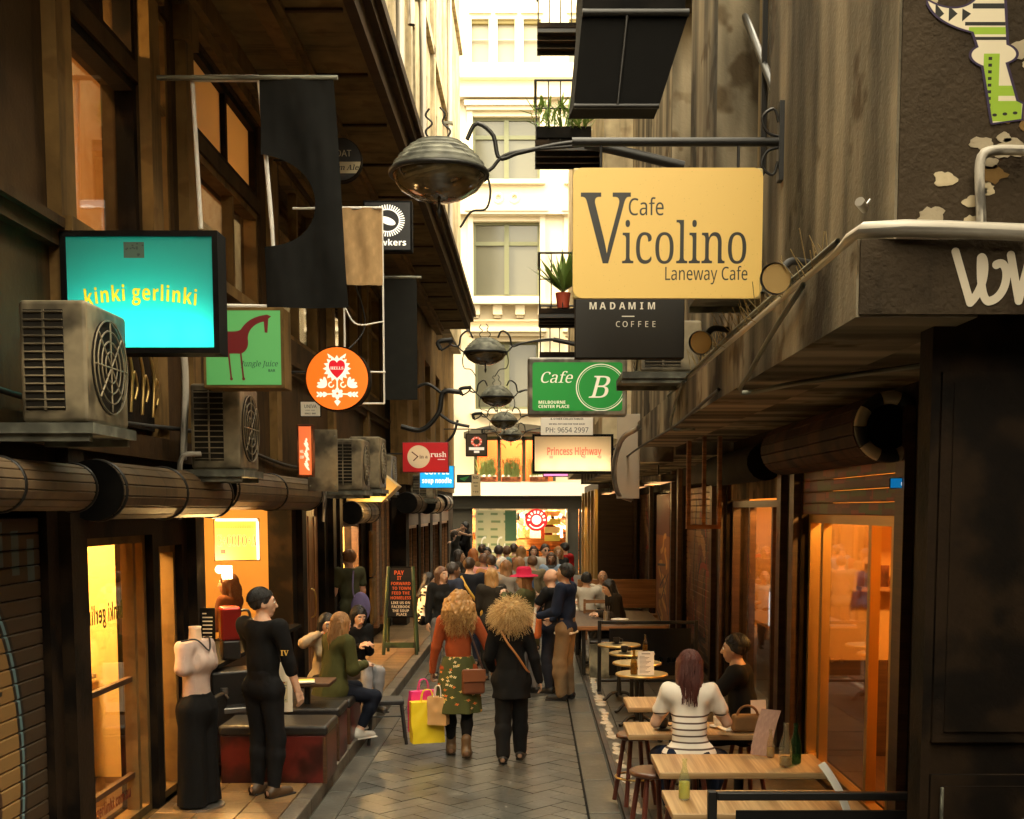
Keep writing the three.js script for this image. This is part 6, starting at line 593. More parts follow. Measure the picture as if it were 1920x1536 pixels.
// ================= the people in the lane
const gx = (px, d) => (px - CX) / F * d;
const BLACK = [0.013, 0.012, 0.012], NAVY = [0.018, 0.024, 0.05], walkA = { lf: [0.09, 0, 0.16], rf: [-0.09, 0.05, -0.2] };
{ // woman in the rust jumper and flowered skirt
  const fm = canvasTex(512, 512, (g, w, h) => { g.fillStyle = '#3f4216'; g.fillRect(0, 0, w, h); for (let k = 0; k < 150; k++) { const x = rnd() * w, y = rnd() * h; g.save(); g.translate(x, y); g.rotate(k); g.fillStyle = ['#e8c46a', '#d8742c', '#f2dfae'][k % 3]; for (let j = 0; j < 4; j++) { g.beginPath(); g.ellipse(5 * Math.cos(j * 1.57), 5 * Math.sin(j * 1.57), 4.6, 3, j * 1.57, 0, 7); g.fill(); } g.fillStyle = '#b23a1c'; g.beginPath(); g.arc(0, 0, 2.6, 0, 7); g.fill(); g.fillStyle = '#6f7a2a'; g.fillRect(7, 2, 9, 3); g.restore(); } });
  const d = 11.75, p = person({ label: 'woman with long curly golden hair in a rust jumper and flowered olive skirt', at: [gx(858, d), 0, -d], H: 1.66, fem: true, fine: 0.013, detail: true, skin: 'brown', turn: Math.PI + 0.05, pose: { hip: [0, 0.92, 0], lf: [0.08, 0, 0.1], rf: [-0.08, 0.02, -0.14], lh: [0.3, 0.74, 0.1], rh: [-0.36, 0.94, 0.14], lep: [1, 0, -0.6], lc: 1.0, side: 0.02 }, top: { color: [0.46, 0.095, 0.028], name: 'jumper', hem: -0.01, inf: 0.014, fold: 0.007 }, bottom: { skirt: 0.47, r: 0.24, map: fm, inf: 0.004 }, shoes: [0.16, 0.09, 0.04], boots: true, hair: { style: 'afro', color: [0.36, 0.18, 0.05], tones: [[0.5, 0.27, 0.08], [0.3, 0.14, 0.04], [0.62, 0.37, 0.13]], c: [0, -0.06, -0.035], r: [0.175, 0.215, 0.145], taper: 0.25, n: 2600, out: 0.35, down: 0.9 } });
  const J = p.J, h = J.wL; // shopping bags in the hand to the left of the picture
  const sx = 1.66 / 1.7, hand = p.localToWorld(V(h.x * sx, h.y * sx - 0.09, h.z * sx)); p.updateMatrixWorld(); const hw = V(h.x * sx, h.y * sx - 0.08, h.z * sx).applyMatrix4(p.matrixWorld); void hand;
  const sack = (name, label, off, w, hh, dp, color, turn, o = {}) => { const t = thing(name, label, 'bag', [hw.x + off[0], hw.y - hh - 0.16 + off[1], hw.z + off[2]], turn), g = new THREE.BoxGeometry(w, hh, dp, 10, 12, 5), P0 = g.attributes.position; for (let i = 0; i < P0.count; i++) { const x = P0.getX(i), y = P0.getY(i), z = P0.getZ(i), k = 1 + (o.soft ?? 0.12) * (noise3(x * 9 + off[0] * 40, y * 9, z * 9) - 0.5) * 2, tp = 1 - 0.25 * Math.max(0, y / hh + 0.1); P0.setXYZ(i, x * k, y * (1 + 0.04 * (k - 1)), z * k * tp + 0.02 * (noise3(x * 14, y * 14, 4) - 0.5)); } g.computeVertexNormals(); g.translate(0, hh / 2, 0); mesh('bag', [uvm(g)], mat(color, o.rough ?? 0.5, { tex: o.tex }), t); mesh('handle', [-1, 1].map((k) => tube([[-w * 0.2, hh * 0.98, k * dp * 0.25], [-w * 0.1, hh + 0.11, k * 0.01], [w * 0.1, hh + 0.11, k * 0.01], [w * 0.2, hh * 0.98, k * dp * 0.25]], 0.005, 5, 16)), mat(o.handle ?? color, 0.6), t); return t; };
  sack('shopping_bag', 'bright pink plastic shopping bag carried by the woman in the skirt', [-0.1, 0.03, -0.06], 0.3, 0.42, 0.1, [0.75, 0.03, 0.22], 0.5); sack('shopping_bag', 'yellow plastic shopping bag bulging in front of the pink one', [-0.05, -0.06, 0.06], 0.34, 0.42, 0.14, [0.8, 0.6, 0.015], 0.3); sack('paper_bag', 'small brown paper bag with white handles beside the yellow bag', [0.07, 0.0, 0.16], 0.2, 0.28, 0.1, [0.5, 0.3, 0.13], -0.3, { soft: 0.04, handle: [0.8, 0.75, 0.65], rough: 0.8 });
  const sb = thing('shoulder_bag', 'brown leather shoulder bag hanging at the woman in the skirt', 'bag', [gx(888, d), 0.66, -d + 0.16], 0.25); mesh('pouch', [rbx(0.23, 0.25, 0.08, 0.03, 0, 0.125, 0, 3)], mat([0.16, 0.05, 0.02], 0.4), sb); mesh('flap', [rbx(0.235, 0.13, 0.02, 0.01, 0, 0.19, 0.045)], mat([0.22, 0.07, 0.025], 0.4), sb); mesh('strap', [tube([[0.1, 0.24, 0], [0.0, 0.55, -0.05], [-0.07, 0.74, -0.12]], 0.01, 5, 20)], mat([0.05, 0.02, 0.012], 0.5), sb);
}
{ const d = 11.5, p = person({ label: 'woman with blonde curly hair dressed in black with a tan strap across her back', at: [gx(958, d), 0, -d], H: 1.56, fem: true, fine: 0.013, detail: true, skin: 'tan', turn: Math.PI - 0.04, pose: { lf: [0.08, 0, -0.12], rf: [-0.09, 0, 0.12], rh: [-0.34, 0.74, 0.06], lh: [0.22, 0.98, 0.22] }, top: { color: BLACK, name: 'tunic', hem: -0.22, inf: 0.026, flare: 0.03 }, bottom: { color: [0.015, 0.014, 0.014], inf: 0.022, flare: 0.012 }, shoes: BLACK, boots: true, hair: { style: 'afro', color: [0.5, 0.31, 0.11], tones: [[0.68, 0.46, 0.19], [0.42, 0.24, 0.08], [0.78, 0.57, 0.27]], c: [0, 0.0, -0.03], r: [0.18, 0.17, 0.16], taper: 0.1, n: 2600, out: 1, down: 0.25 } }); const J = p.J, st = [J.at(0.5, -0.12, -0.1), J.at(0.42, -0.06, -0.185), J.at(0.28, 0.05, -0.18), J.at(0.12, 0.15, -0.15), J.at(0.02, 0.2, -0.06)]; void st; const a = [J.at(0.51, 0.1, -0.1), J.at(0.4, 0.03, -0.19), J.at(0.25, -0.08, -0.185), J.at(0.1, -0.17, -0.13), J.at(0.06, -0.2, -0.04)]; J.part('bag_strap', tube(a, 0.012, 5, 24), mat([0.42, 0.17, 0.05], 0.5)); }
// two men standing at the kerb
{ const d = 15.3, p = person({ label: 'dark-haired man in a navy jumper and khaki trousers holding a white paper roll', at: [gx(1062, d), 0, -d], H: 1.78, fine: 0.014, detail: true, skin: 'tan', turn: -Math.PI / 2 - 0.35, pose: { lf: [0.1, 0, 0.03], rf: [-0.11, 0, 0.0], lh: [0.16, 1.06, 0.3], rh: [-0.22, 0.98, 0.26], hp: -0.15, lean: 0.02, lc: 1.1, rc: 0.9 }, top: { color: [0.02, 0.03, 0.065], name: 'jumper', hem: -0.06, inf: 0.024 }, bottom: { color: [0.3, 0.2, 0.11], inf: 0.024, flare: 0.014 }, shoes: BLACK, hair: { style: 'short', color: [0.02, 0.016, 0.013] } }); const w = p.J.wL; p.J.part('paper_roll', bar([w.x + 0.0, w.y - 0.22, w.z + 0.08], [w.x, w.y + 0.1, w.z + 0.05], 0.018, 10), M.paper); p.J.part('shirt_hem', rbx(0.3, 0.03, 0.23, 0.01, 0, p.J.hip.y - 0.07, 0), M.whitePlain); }
person({ label: 'balding man in a black T-shirt and dark jeans raising his hands to his camera', at: [gx(1036, 15.9), 0, -15.9], H: 1.68, fine: 0.015, skin: 'light', turn: -Math.PI / 2 - 0.5, pose: { lh: [0.08, 1.36, 0.32], rh: [-0.1, 1.34, 0.3], hp: 0.1 }, top: { color: [0.02, 0.02, 0.022], name: 't_shirt', sleeve: 0.01 }, bottom: { color: [0.025, 0.03, 0.05], inf: 0.02 }, hair: { style: 'none' } });
// barista, kiosk worker
{ const d = 9.6, p = person({ label: 'barista in black shirt with gold IV on the sleeve standing at the kiosk', at: [gx(488, d), 0.12, -d], H: 1.72, fine: 0.013, detail: true, skin: 'light', turn: Math.PI - 0.55, pose: { lf: [0.1, 0, 0.02], rf: [-0.1, 0, 0.0], rh: [-0.27, 0.82, 0.14], lh: [0.2, 0.85, 0.25], hy: -0.7 }, top: { color: BLACK, name: 'shirt', sleeve: 0.35, inf: 0.015, hem: -0.12 }, bottom: { color: [0.014, 0.013, 0.014], inf: 0.018 }, shoes: [0.1, 0.055, 0.025], hair: { style: 'short', color: [0.012, 0.01, 0.009] } }); const a = p.J.shR.clone().lerp(p.J.eR, 0.75); const iv = canvasTex(64, 64, (g) => { g.clearRect(0, 0, 64, 64); g.fillStyle = '#e0b050'; font(g, 46, 'serif', 'bold'); ctext(g, 'IV', 32, 48); }); const pl = mesh('sleeve_letters', new THREE.PlaneGeometry(0.085, 0.085), new THREE.MeshStandardMaterial({ map: iv, alphaTest: 0.4, roughness: 0.7 }), p); pl.position.copy(a).add(V(-0.055, 0.02, -0.07)); pl.rotation.set(0, Math.PI + 0.55, 0); }
person({ label: 'woman with tied auburn hair working inside the coffee kiosk', at: [-3.35, 0.12, -12.9], H: 1.66, fem: true, fine: 0.015, detail: true, turn: -Math.PI / 2 - 0.2, pose: { lh: [0.2, 1.05, 0.3], rh: [-0.2, 1.05, 0.3] }, top: { color: [0.2, 0.07, 0.03], sleeve: 0.9, inf: 0.024 }, bottom: {}, hair: { style: 'bob', color: [0.12, 0.045, 0.018] } });
// seated group at the kiosk tables, left
{ const d = 12.1, p = person({ label: 'woman with fair hair in an olive jacket sitting on the red bench', at: [gx(618, d), 0.1, -d], H: 1.68, fem: true, fine: 0.014, detail: true, turn: Math.PI - 0.75, pose: { hip: [0, 0.56, 0], lean: 0.2, lf: [0.14, 0.02, 0.4], rf: [-0.18, 0.0, 0.22], lp: [0, 0.6, 1], rp: [-0.6, 0.6, 1], lh: [0.12, 0.78, 0.36], rh: [-0.14, 0.78, 0.34] }, top: { color: [0.085, 0.085, 0.025], name: 'jacket', hem: -0.2, inf: 0.03, flare: 0.05, fold: 0.012 }, bottom: { color: [0.012, 0.016, 0.03], len: 0.8 }, shoes: [0.72, 0.68, 0.6], sole: M.whitePlain, hair: { style: 'long', len: 0.3, color: [0.3, 0.15, 0.05] } }); void p; }
{ const d = 13.2, p = person({ label: 'girl with black fringe and glasses resting her cheek on her hand', at: [gx(607, d), 0.1, -d], H: 1.62, fem: true, fine: 0.015, detail: true, turn: 0.35, pose: { hip: [0, 0.52, 0], lean: 0.22, lf: [0.1, 0, 0.35], rf: [-0.1, 0, 0.35], lh: [0.16, 0.82, 0.36], rh: [-0.12, 1.06, 0.2], rep: [-1, -0.6, 0.2], hp: 0.12, hy: 0.2 }, top: { color: [0.55, 0.43, 0.28], name: 'jumper', inf: 0.026, fold: 0.012 }, bottom: { color: BLACK }, hair: { style: 'bob', color: [0.012, 0.01, 0.009] } }); p.J.part('glasses', mergeGeometries([1, -1].map((s) => new THREE.TorusGeometry(0.023, 0.003, 5, 18).translate(s * 0.031, 0.004, 0.104)).concat([bar([-0.008, 0.006, 0.106], [0.008, 0.006, 0.106], 0.0025)])).applyMatrix4(p.J.R), M.rubber); }
person({ label: 'girl with long black hair and pale jeans looking down at her phone', at: [gx(662, 14), 0.1, -14], H: 1.64, fem: true, fine: 0.015, detail: true, turn: 0.6, pose: { hip: [0, 0.52, 0], lean: 0.15, lf: [0.1, 0.02, 0.42], rf: [-0.05, 0.1, 0.46], lp: [0.2, 1, 1], rp: [0.2, 1, 1], lh: [0.08, 0.82, 0.3], rh: [-0.08, 0.82, 0.3], hp: 0.35 }, top: { color: BLACK, name: 'cardigan' }, bottom: { color: [0.36, 0.36, 0.38] }, hair: { style: 'long', len: 0.28, color: [0.012, 0.01, 0.01] } });
{ const d = 17.4, p = person({ label: 'man in a grey-green T-shirt at the lit doorway with a lilac tote bag', at: [gx(655, d), 0.12, -d], H: 1.76, fine: 0.015, detail: true, turn: Math.PI + 0.75, pose: { lh: [0.24, 0.9, 0.16] }, top: { color: [0.09, 0.095, 0.05], sleeve: 0.01, name: 't_shirt', inf: 0.02 }, bottom: { color: [0.03, 0.03, 0.04] }, hair: { style: 'short', color: [0.2, 0.085, 0.03] } }); const t = thing('tote_bag', 'lilac cloth tote bag slung from the shoulder of the man at the doorway', 'bag', [gx(676, d - 0.2), 0.86, -(d - 0.25)], 0.3); mesh('pouch', [uvm(new THREE.SphereGeometry(0.2, 18, 14).scale(0.72, 1.15, 0.35).translate(0, 0.2, 0))], mat([0.24, 0.2, 0.42], 0.85, { tex: 'cloth' }), t); mesh('strap', [tube([[-0.1, 0.36, 0.02], [-0.12, 0.5, 0.05], [-0.1, 0.74, 0.0]], 0.012, 5, 12)], mat([0.24, 0.2, 0.42], 0.85), t); void p; }
person({ label: 'woman in a black and white patterned top seated behind the chalkboard', at: [gx(790, 20), 0.12, -20], H: 1.62, fem: true, fine: 0.018, turn: Math.PI / 2 + 0.2, pose: { hip: [0, 0.58, 0], lean: 0.15, lf: [0.1, 0.0, 0.4], rf: [-0.08, 0.0, 0.45], lh: [0.1, 0.85, 0.3], rh: [-0.1, 0.85, 0.3], hp: 0.3 }, top: { map: canvasTex(128, 128, (g) => { g.fillStyle = '#e8e0cc'; g.fillRect(0, 0, 128, 128); g.fillStyle = '#14120f'; for (let k = 0; k < 90; k++) g.fillRect(rnd() * 128, rnd() * 128, 7, 5); }) }, bottom: { color: BLACK }, hair: { style: 'long', color: [0.012, 0.01, 0.01] } });
// seated pair at the wooden tables, right
{ const st = canvasTex(64, 512, (g) => { g.fillStyle = '#e9dfd0'; g.fillRect(0, 0, 64, 512); g.fillStyle = '#5a463c'; for (let k = 0; k < 10; k++) g.fillRect(0, 190 + k * 31, 64, 8); }); const d = 8.75; person({ label: 'woman with dark red hair in a white top striped below, seated with her back turned', at: [gx(1296, d), 0, -d], H: 1.68, fem: true, fine: 0.012, detail: true, turn: Math.PI - 0.12, pose: { hip: [0, 0.66, 0], lean: 0.14, lf: [0.14, 0.1, 0.3], rf: [-0.16, 0.1, 0.25], lp: [0.5, 0.5, 1], rp: [-0.5, 0.5, 1], lh: [0.14, 0.98, 0.34], rh: [-0.16, 1.0, 0.32], hp: 0.1 }, top: { map: st, name: 'striped_top', sleeve: 0.01, inf: 0.018, hem: -0.12 }, bottom: { color: [0.02, 0.028, 0.06] }, hair: { style: 'long', len: 0.26, color: [0.085, 0.018, 0.01] } }); }
{ const d = 9.9; person({ label: 'young man in a black T-shirt seated side-on at the wooden table', at: [gx(1402, d), 0, -d], H: 1.74, fine: 0.012, detail: true, skin: 'tan', turn: -Math.PI / 2 - 0.3, pose: { hip: [0, 0.62, 0], lean: 0.12, lf: [0.15, 0.05, 0.36], rf: [-0.14, 0.05, 0.34], lp: [0.2, 0.6, 1], rp: [-0.2, 0.6, 1], lh: [0.06, 0.8, 0.42], rh: [-0.16, 0.84, 0.38], lep: [1, -0.6, 0], rep: [-1, -0.6, 0] }, top: { color: BLACK, sleeve: 0.01, name: 't_shirt', inf: 0.024 }, bottom: { color: [0.014, 0.014, 0.016] }, hair: { style: 'short', color: [0.01, 0.009, 0.008] } }); }
person({ label: 'man in a white shirt seated with his back turned at the far table', at: [gx(1100, 20), 0, -20], H: 1.74, fine: 0.018, skin: 'tan', turn: Math.PI, pose: { hip: [0, 0.6, 0], lf: [0.12, 0, 0.4], rf: [-0.12, 0, 0.4], lh: [0.2, 0.82, 0.35], rh: [-0.2, 0.82, 0.35], lean: 0.1 }, top: { color: [0.75, 0.71, 0.62] }, bottom: {}, hair: { style: 'short', color: BLACK } });
person({ label: 'bald man in glasses and white shirt facing up the lane', at: [gx(1130, 21.2), 0, -21.2], H: 1.7, fine: 0.018, skin: 'tan', turn: 0, pose: { hip: [0, 0.6, 0], lf: [0.12, 0, 0.4], rf: [-0.12, 0, 0.4], lh: [0.2, 0.82, 0.3], rh: [-0.2, 0.82, 0.3] }, top: { color: [0.7, 0.65, 0.55] }, bottom: {}, hair: { style: 'none' } });
person({ label: 'person with shaggy black hair and brown jacket leaning over the far table', at: [gx(1164, 18.6), 0, -18.6], H: 1.7, fine: 0.017, skin: 'light', turn: -Math.PI / 2 + 0.2, pose: { hip: [0, 0.62, 0], lean: 0.25, lf: [0.12, 0, 0.4], rf: [-0.12, 0, 0.4], lh: [0.1, 0.84, 0.35], rh: [-0.15, 0.84, 0.35], hp: 0.3 }, top: { color: [0.03, 0.022, 0.014], inf: 0.03 }, bottom: {}, hair: { style: 'bob', color: [0.01, 0.008, 0.008] } });
// the crowd further down
const pack = [ // px, head-top py, height, turn, top colour, hair colour, hair style, label
  [880, 1041, 1.72, 3.1, [0.02, 0.022, 0.03], [0.05, 0.028, 0.015], 'short', 'man in a dark jacket with a yellow messenger bag across his back'],
  [922, 1062, 1.62, 3.3, [0.04, 0.033, 0.025], [0.36, 0.2, 0.07], 'bob', 'woman with a fair bob in a dark brown coat'],
  [990, 1066, 1.66, -1.9, [0.12, 0.12, 0.05], [0.2, 0.09, 0.03], 'long', 'woman in a crimson brimmed hat and olive jacket taking a picture'],
  [1033, 1031, 1.66, 0.1, [0.35, 0.48, 0.68], [0.06, 0.03, 0.018], 'long', 'woman in pale blue with a grey scarf walking towards the camera'],
  [1022, 1016, 1.78, 0.2, [0.72, 0.7, 0.64], [0.03, 0.02, 0.015], 'short', 'man in sunglasses and a white shirt in the crowd'],
  [1046, 1020, 1.7, 0.3, [0.03, 0.03, 0.03], [0.3, 0.16, 0.06], 'long', 'fair-haired woman in black beside the red jacket'],
  [1062, 1013, 1.76, -2.2, [0.62, 0.025, 0.03], BLACK, 'short', 'person in a bright red hooded jacket at the edge of the crowd'],
  [905, 1034, 1.66, 3.0, [0.7, 0.36, 0.38], [0.1, 0.05, 0.03], 'short', 'person in a pink hooded top seen from behind'],
  [921, 1036, 1.7, 3.3, [0.45, 0.22, 0.09], [0.05, 0.03, 0.02], 'short', 'person in a tan coat among the crowd'],
  [940, 1040, 1.68, 2.9, [0.3, 0.28, 0.26], [0.55, 0.53, 0.5], 'short', 'person with pale cap and grey top'],
  [950, 1046, 1.64, 3.2, [0.42, 0.36, 0.3], [0.2, 0.1, 0.04], 'long', 'woman with dark hair and a striped scarf'],
  [972, 1040, 1.68, 3.0, [0.1, 0.16, 0.3], [0.25, 0.12, 0.05], 'bob', 'person in a blue printed jacket with light brown hair'],
  [998, 1038, 1.66, 3.4, [0.25, 0.2, 0.12], [0.09, 0.045, 0.02], 'short', 'boy in a khaki jacket behind the scarf woman'],
  [887, 1024, 1.7, 2.8, [0.3, 0.16, 0.06], [0.35, 0.12, 0.03], 'bob', 'red-haired woman at the back of the crowd'],
  [902, 1016, 1.74, 2.6, [0.25, 0.3, 0.32], [0.05, 0.028, 0.015], 'short', 'man in a grey shirt turned towards the shops'],
  [912, 1021, 1.7, 0.2, [0.45, 0.12, 0.06], BLACK, 'short', 'man in a brick red shirt near the middle of the crowd'],
  [935, 1018, 1.75, 3.0, [0.16, 0.3, 0.34], [0.04, 0.025, 0.02], 'short', 'short-haired man in a teal shirt'],
  [950, 1019, 1.72, 3.2, [0.35, 0.1, 0.05], [0.12, 0.06, 0.03], 'short', 'man in a rust jacket under the round red shop sign'],
  [963, 1015, 1.74, 2.9, [0.55, 0.45, 0.1], [0.05, 0.03, 0.02], 'short', 'person in a mustard top before the lit shop'],
  [978, 1019, 1.7, 3.3, [0.5, 0.47, 0.42], [0.3, 0.15, 0.05], 'bob', 'woman in a cream cardigan before the lit shop'],
  [1000, 1019, 1.7, 0.4, [0.6, 0.56, 0.5], [0.03, 0.02, 0.015], 'long', 'woman with long dark hair looking aside'],
  [858, 1026, 1.68, 1.6, [0.06, 0.05, 0.04], [0.03, 0.02, 0.015], 'long', 'woman in brown by the far cafe wall'],
  [826, 1058, 1.64, 0.5, [0.02, 0.02, 0.02], [0.12, 0.05, 0.02], 'long', 'smiling waitress in black at the far cafe counter'],
  [842, 1050, 1.7, 2.2, [0.05, 0.06, 0.1], [0.03, 0.02, 0.015], 'short', 'man in a waistcoat at the far cafe counter'],
];
pack.forEach(([px, py, Hh, turn, c, hc, hs, label], i) => {
  const d = F * (2.5 - Hh) / (py - 955 + 6), p = person({ label, group: 'crowd down the lane', at: [gx(px, d), 0, -d], H: Hh, fem: hs !== 'short', fine: 0.03, turn, skin: ['light', 'tan', 'light', 'brown'][i % 4], pose: { lf: [0.1, 0, (i % 3) * 0.06 - 0.06], rf: [-0.1, 0, 0.06 - (i % 3) * 0.06], lean: (i % 4) * 0.03, hy: ((i * 7) % 5 - 2) * 0.15, ...(i === 2 ? { lh: [0.1, 1.38, 0.32], rh: [-0.1, 1.38, 0.32] } : i % 5 === 3 ? { lh: [0.12, 1.0, 0.28] } : {}) }, top: { color: c, inf: 0.024, hood: i === 6 || i === 7, hem: i === 2 ? -0.25 : -0.1 }, bottom: { color: [[0.03, 0.035, 0.06], [0.02, 0.02, 0.02], [0.25, 0.24, 0.24], [0.1, 0.07, 0.04]][i % 4], inf: 0.018 }, hair: { style: hs, color: hc } }), J = p.J;
  if (i === 0) { J.part('messenger_strap', tube([J.at(0.5, 0.12, -0.08), J.at(0.36, 0.04, -0.17), J.at(0.15, -0.1, -0.17), J.at(0.0, -0.18, -0.08)], 0.022, 5, 20), mat([0.6, 0.33, 0.04], 0.6)); J.part('messenger_bag', rbx(0.12, 0.26, 0.2, 0.03, -0.24, 0.78, -0.08), mat([0.6, 0.33, 0.04], 0.6)); }
  if (i === 2) { J.part('brimmed_hat', mergeGeometries([lathe([[0.2, -0.02], [0.19, -0.005], [0.11, 0.015], [0.105, 0.08], [0.08, 0.115], [0, 0.12]], 24).toNonIndexed()]).translate(0, 0.065, 0).applyMatrix4(J.R), mat([0.42, 0.012, 0.05], 0.8)); J.part('camera', rbx(0.13, 0.09, 0.07, 0.012, 0, 1.44, 0.42), M.rubber); J.part('orange_bag', rbx(0.13, 0.3, 0.26, 0.05, 0.24, 0.95, -0.14), mat([0.6, 0.14, 0.03], 0.6)); }
  if (i === 3) J.part('scarf', new THREE.TorusGeometry(0.085, 0.045, 8, 20).rotateX(Math.PI / 2 + 0.2).translate(0, J.hd.y - 0.15, 0.02), mat([0.12, 0.13, 0.13], 0.95, { tex: 'cloth' }));
  if (i === 4) J.part('sunglasses', mergeGeometries([1, -1].map((s) => new THREE.SphereGeometry(0.024, 8, 6).scale(1, 0.8, 0.35).translate(s * 0.031, 0.004, 0.102))).applyMatrix4(J.R), M.rubber);
});
person({ label: 'person in a black coat and cap standing on a step at the far wall', at: [gx(873, 31), 0.35, -31], H: 1.8, fine: 0.022, turn: -1.2, pose: { lh: [0.1, 1.2, 0.35] }, top: { color: BLACK, hem: -0.45, flare: 0.06, inf: 0.03 }, bottom: {}, hair: { style: 'bob', color: BLACK } });
person({ label: 'woman in a grey dress with arms raised at the far wall', at: [gx(853, 29.5), 0.25, -29.5], H: 1.7, fem: true, fine: 0.022, turn: 1.8, pose: { lh: [0.2, 1.75, 0.2], rh: [-0.15, 1.6, 0.3] }, top: { color: [0.08, 0.08, 0.075], sleeve: 0.01, hem: -0.4, flare: 0.06 }, bottom: {}, hair: { style: 'short', color: [0.05, 0.03, 0.02] } });
// someone in a knitted hat low beside the black barrier
{ const d = 4.4, c = P(1895, 1460, d), p = person({ label: 'person in a grey knitted hat low beside the black barrier', at: [c.x + 0.06, 0, -d], H: 1.7, fine: 0.016, turn: Math.PI - 0.8, pose: { hip: [0, 0.5, 0], lf: [0.12, 0, 0.4], rf: [-0.12, 0, 0.4], lh: [0.2, 0.6, 0.35], rh: [-0.2, 0.6, 0.35], lean: 0.2 }, top: { color: [0.02, 0.018, 0.016], inf: 0.03 }, bottom: {}, hair: { style: 'short', color: BLACK } }); p.J.part('knitted_hat', new THREE.SphereGeometry(0.115, 24, 14, 0, 6.283, 0, 1.75).translate(0, 0.035, -0.012).applyMatrix4(p.J.R), mat([0.07, 0.065, 0.06], 0.95, { tex: 'cloth' })); }
// ================= tables, stools, barriers, table things
function woodTable(label, x0, x1, d0, d1, group) { const w = x1 - x0, l = d1 - d0, t = thing('wooden_table', label, 'table', [(x0 + x1) / 2, 0.03, -(d0 + d1) / 2], 0, group); mesh('tabletop', [rbx(w, 0.045, l, 0.006, 0, 0.7, 0)], M.woodPale, t); mesh('pedestal', [cyl(0.035, 0.035, 0.66, 12, 0, 0.02, 0), rbx(w * 0.5, 0.02, 0.06, 0.006, 0, 0.67, 0)], M.blackMetal, t); mesh('foot_plate', [rbx(0.42, 0.02, 0.42, 0.008, 0, 0.01, 0)], M.blackMetal, t); return t; }
woodTable('pale wooden table partly hidden by the black barrier', 0.8, 1.95, 6.62, 7.2); woodTable('long pale wooden table with glass bottles and leaning menus', 0.84, 2.0, 7.68, 8.28); woodTable('pale wooden table with a black cup before the seated couple', 0.74, 1.85, 9.0, 9.55); woodTable('small pale wooden table beyond the seated woman', 0.84, 1.7, 10.25, 10.85);
function stool(label, x, d, h = 0.6) { const t = thing('wooden_stool', label, 'stool', [x, 0.03, -d], 0.3, 'dark wooden stools'); mesh('seat', [lathe([[0, h - 0.03], [0.15, h - 0.03], [0.165, h - 0.02], [0.165, h], [0.15, h + 0.01], [0, h + 0.005]], 24)], mat([0.12, 0.045, 0.02], 0.35, { tex: 'wood' }), t); for (let k = 0; k < 4; k++) { const a = k * 1.571 + 0.78; mesh('leg', [bar([Math.cos(a) * 0.19, 0, Math.sin(a) * 0.19], [Math.cos(a) * 0.1, h - 0.03, Math.sin(a) * 0.1], 0.02, 8)], mat([0.1, 0.025, 0.015], 0.4), t); } mesh('foot_ring', [new THREE.TorusGeometry(0.165, 0.009, 6, 24).rotateX(Math.PI / 2).translate(0, 0.22, 0)], M.brass, t); return t; }
stool('dark red wooden stool at the corner of the bottle table', 0.84, 8.15, 0.63); stool('dark wooden stool behind the bottle table', 0.86, 9.75, 0.58); stool('dark wooden stool under the seated woman', gx(1296, 8.75), 8.75, 0.56); stool('dark wooden stool under the young man', gx(1402, 9.9), 9.9, 0.52); stool('dark wooden stool between the near tables', 1.35, 7.45, 0.55);
for (const [i, [px, d]] of [[1205, 12.4], [1196, 13.3], [1186, 14.2], [1162, 15.1]].entries()) { const t = thing('round_cafe_table', ['round brass-rimmed cafe table with a white menu card', 'round brass-rimmed cafe table second from the menu card', 'round brass-rimmed cafe table with a small dark dish', 'round brass-rimmed cafe table against the black barrier'][i], 'table', [gx(px, d), 0.03, -d], 0, 'round cafe tables'); mesh('tabletop', [lathe([[0, 0.7], [0.255, 0.7], [0.265, 0.71], [0.265, 0.725], [0, 0.727]], 32)], mat([0.5, 0.42, 0.24], 0.3, { tex: 'stone' }), t); mesh('brass_rim', [new THREE.TorusGeometry(0.268, 0.014, 8, 36).rotateX(Math.PI / 2).translate(0, 0.713, 0)], M.brass, t); mesh('pedestal', [lathe([[0.05, 0.06], [0.035, 0.12], [0.022, 0.3], [0.03, 0.5], [0.022, 0.62], [0.08, 0.7]], 12)], M.blackMetal, t); for (let k = 0; k < 3; k++) { const a = k * 2.094 + 0.5; mesh('claw_foot', [tube([[0.02 * Math.cos(a), 0.1, 0.02 * Math.sin(a)], [0.12 * Math.cos(a), 0.09, 0.12 * Math.sin(a)], [0.2 * Math.cos(a), 0.03, 0.2 * Math.sin(a)], [0.24 * Math.cos(a), 0.015, 0.24 * Math.sin(a)]], 0.022, 6, 12)], M.blackMetal, t); } }
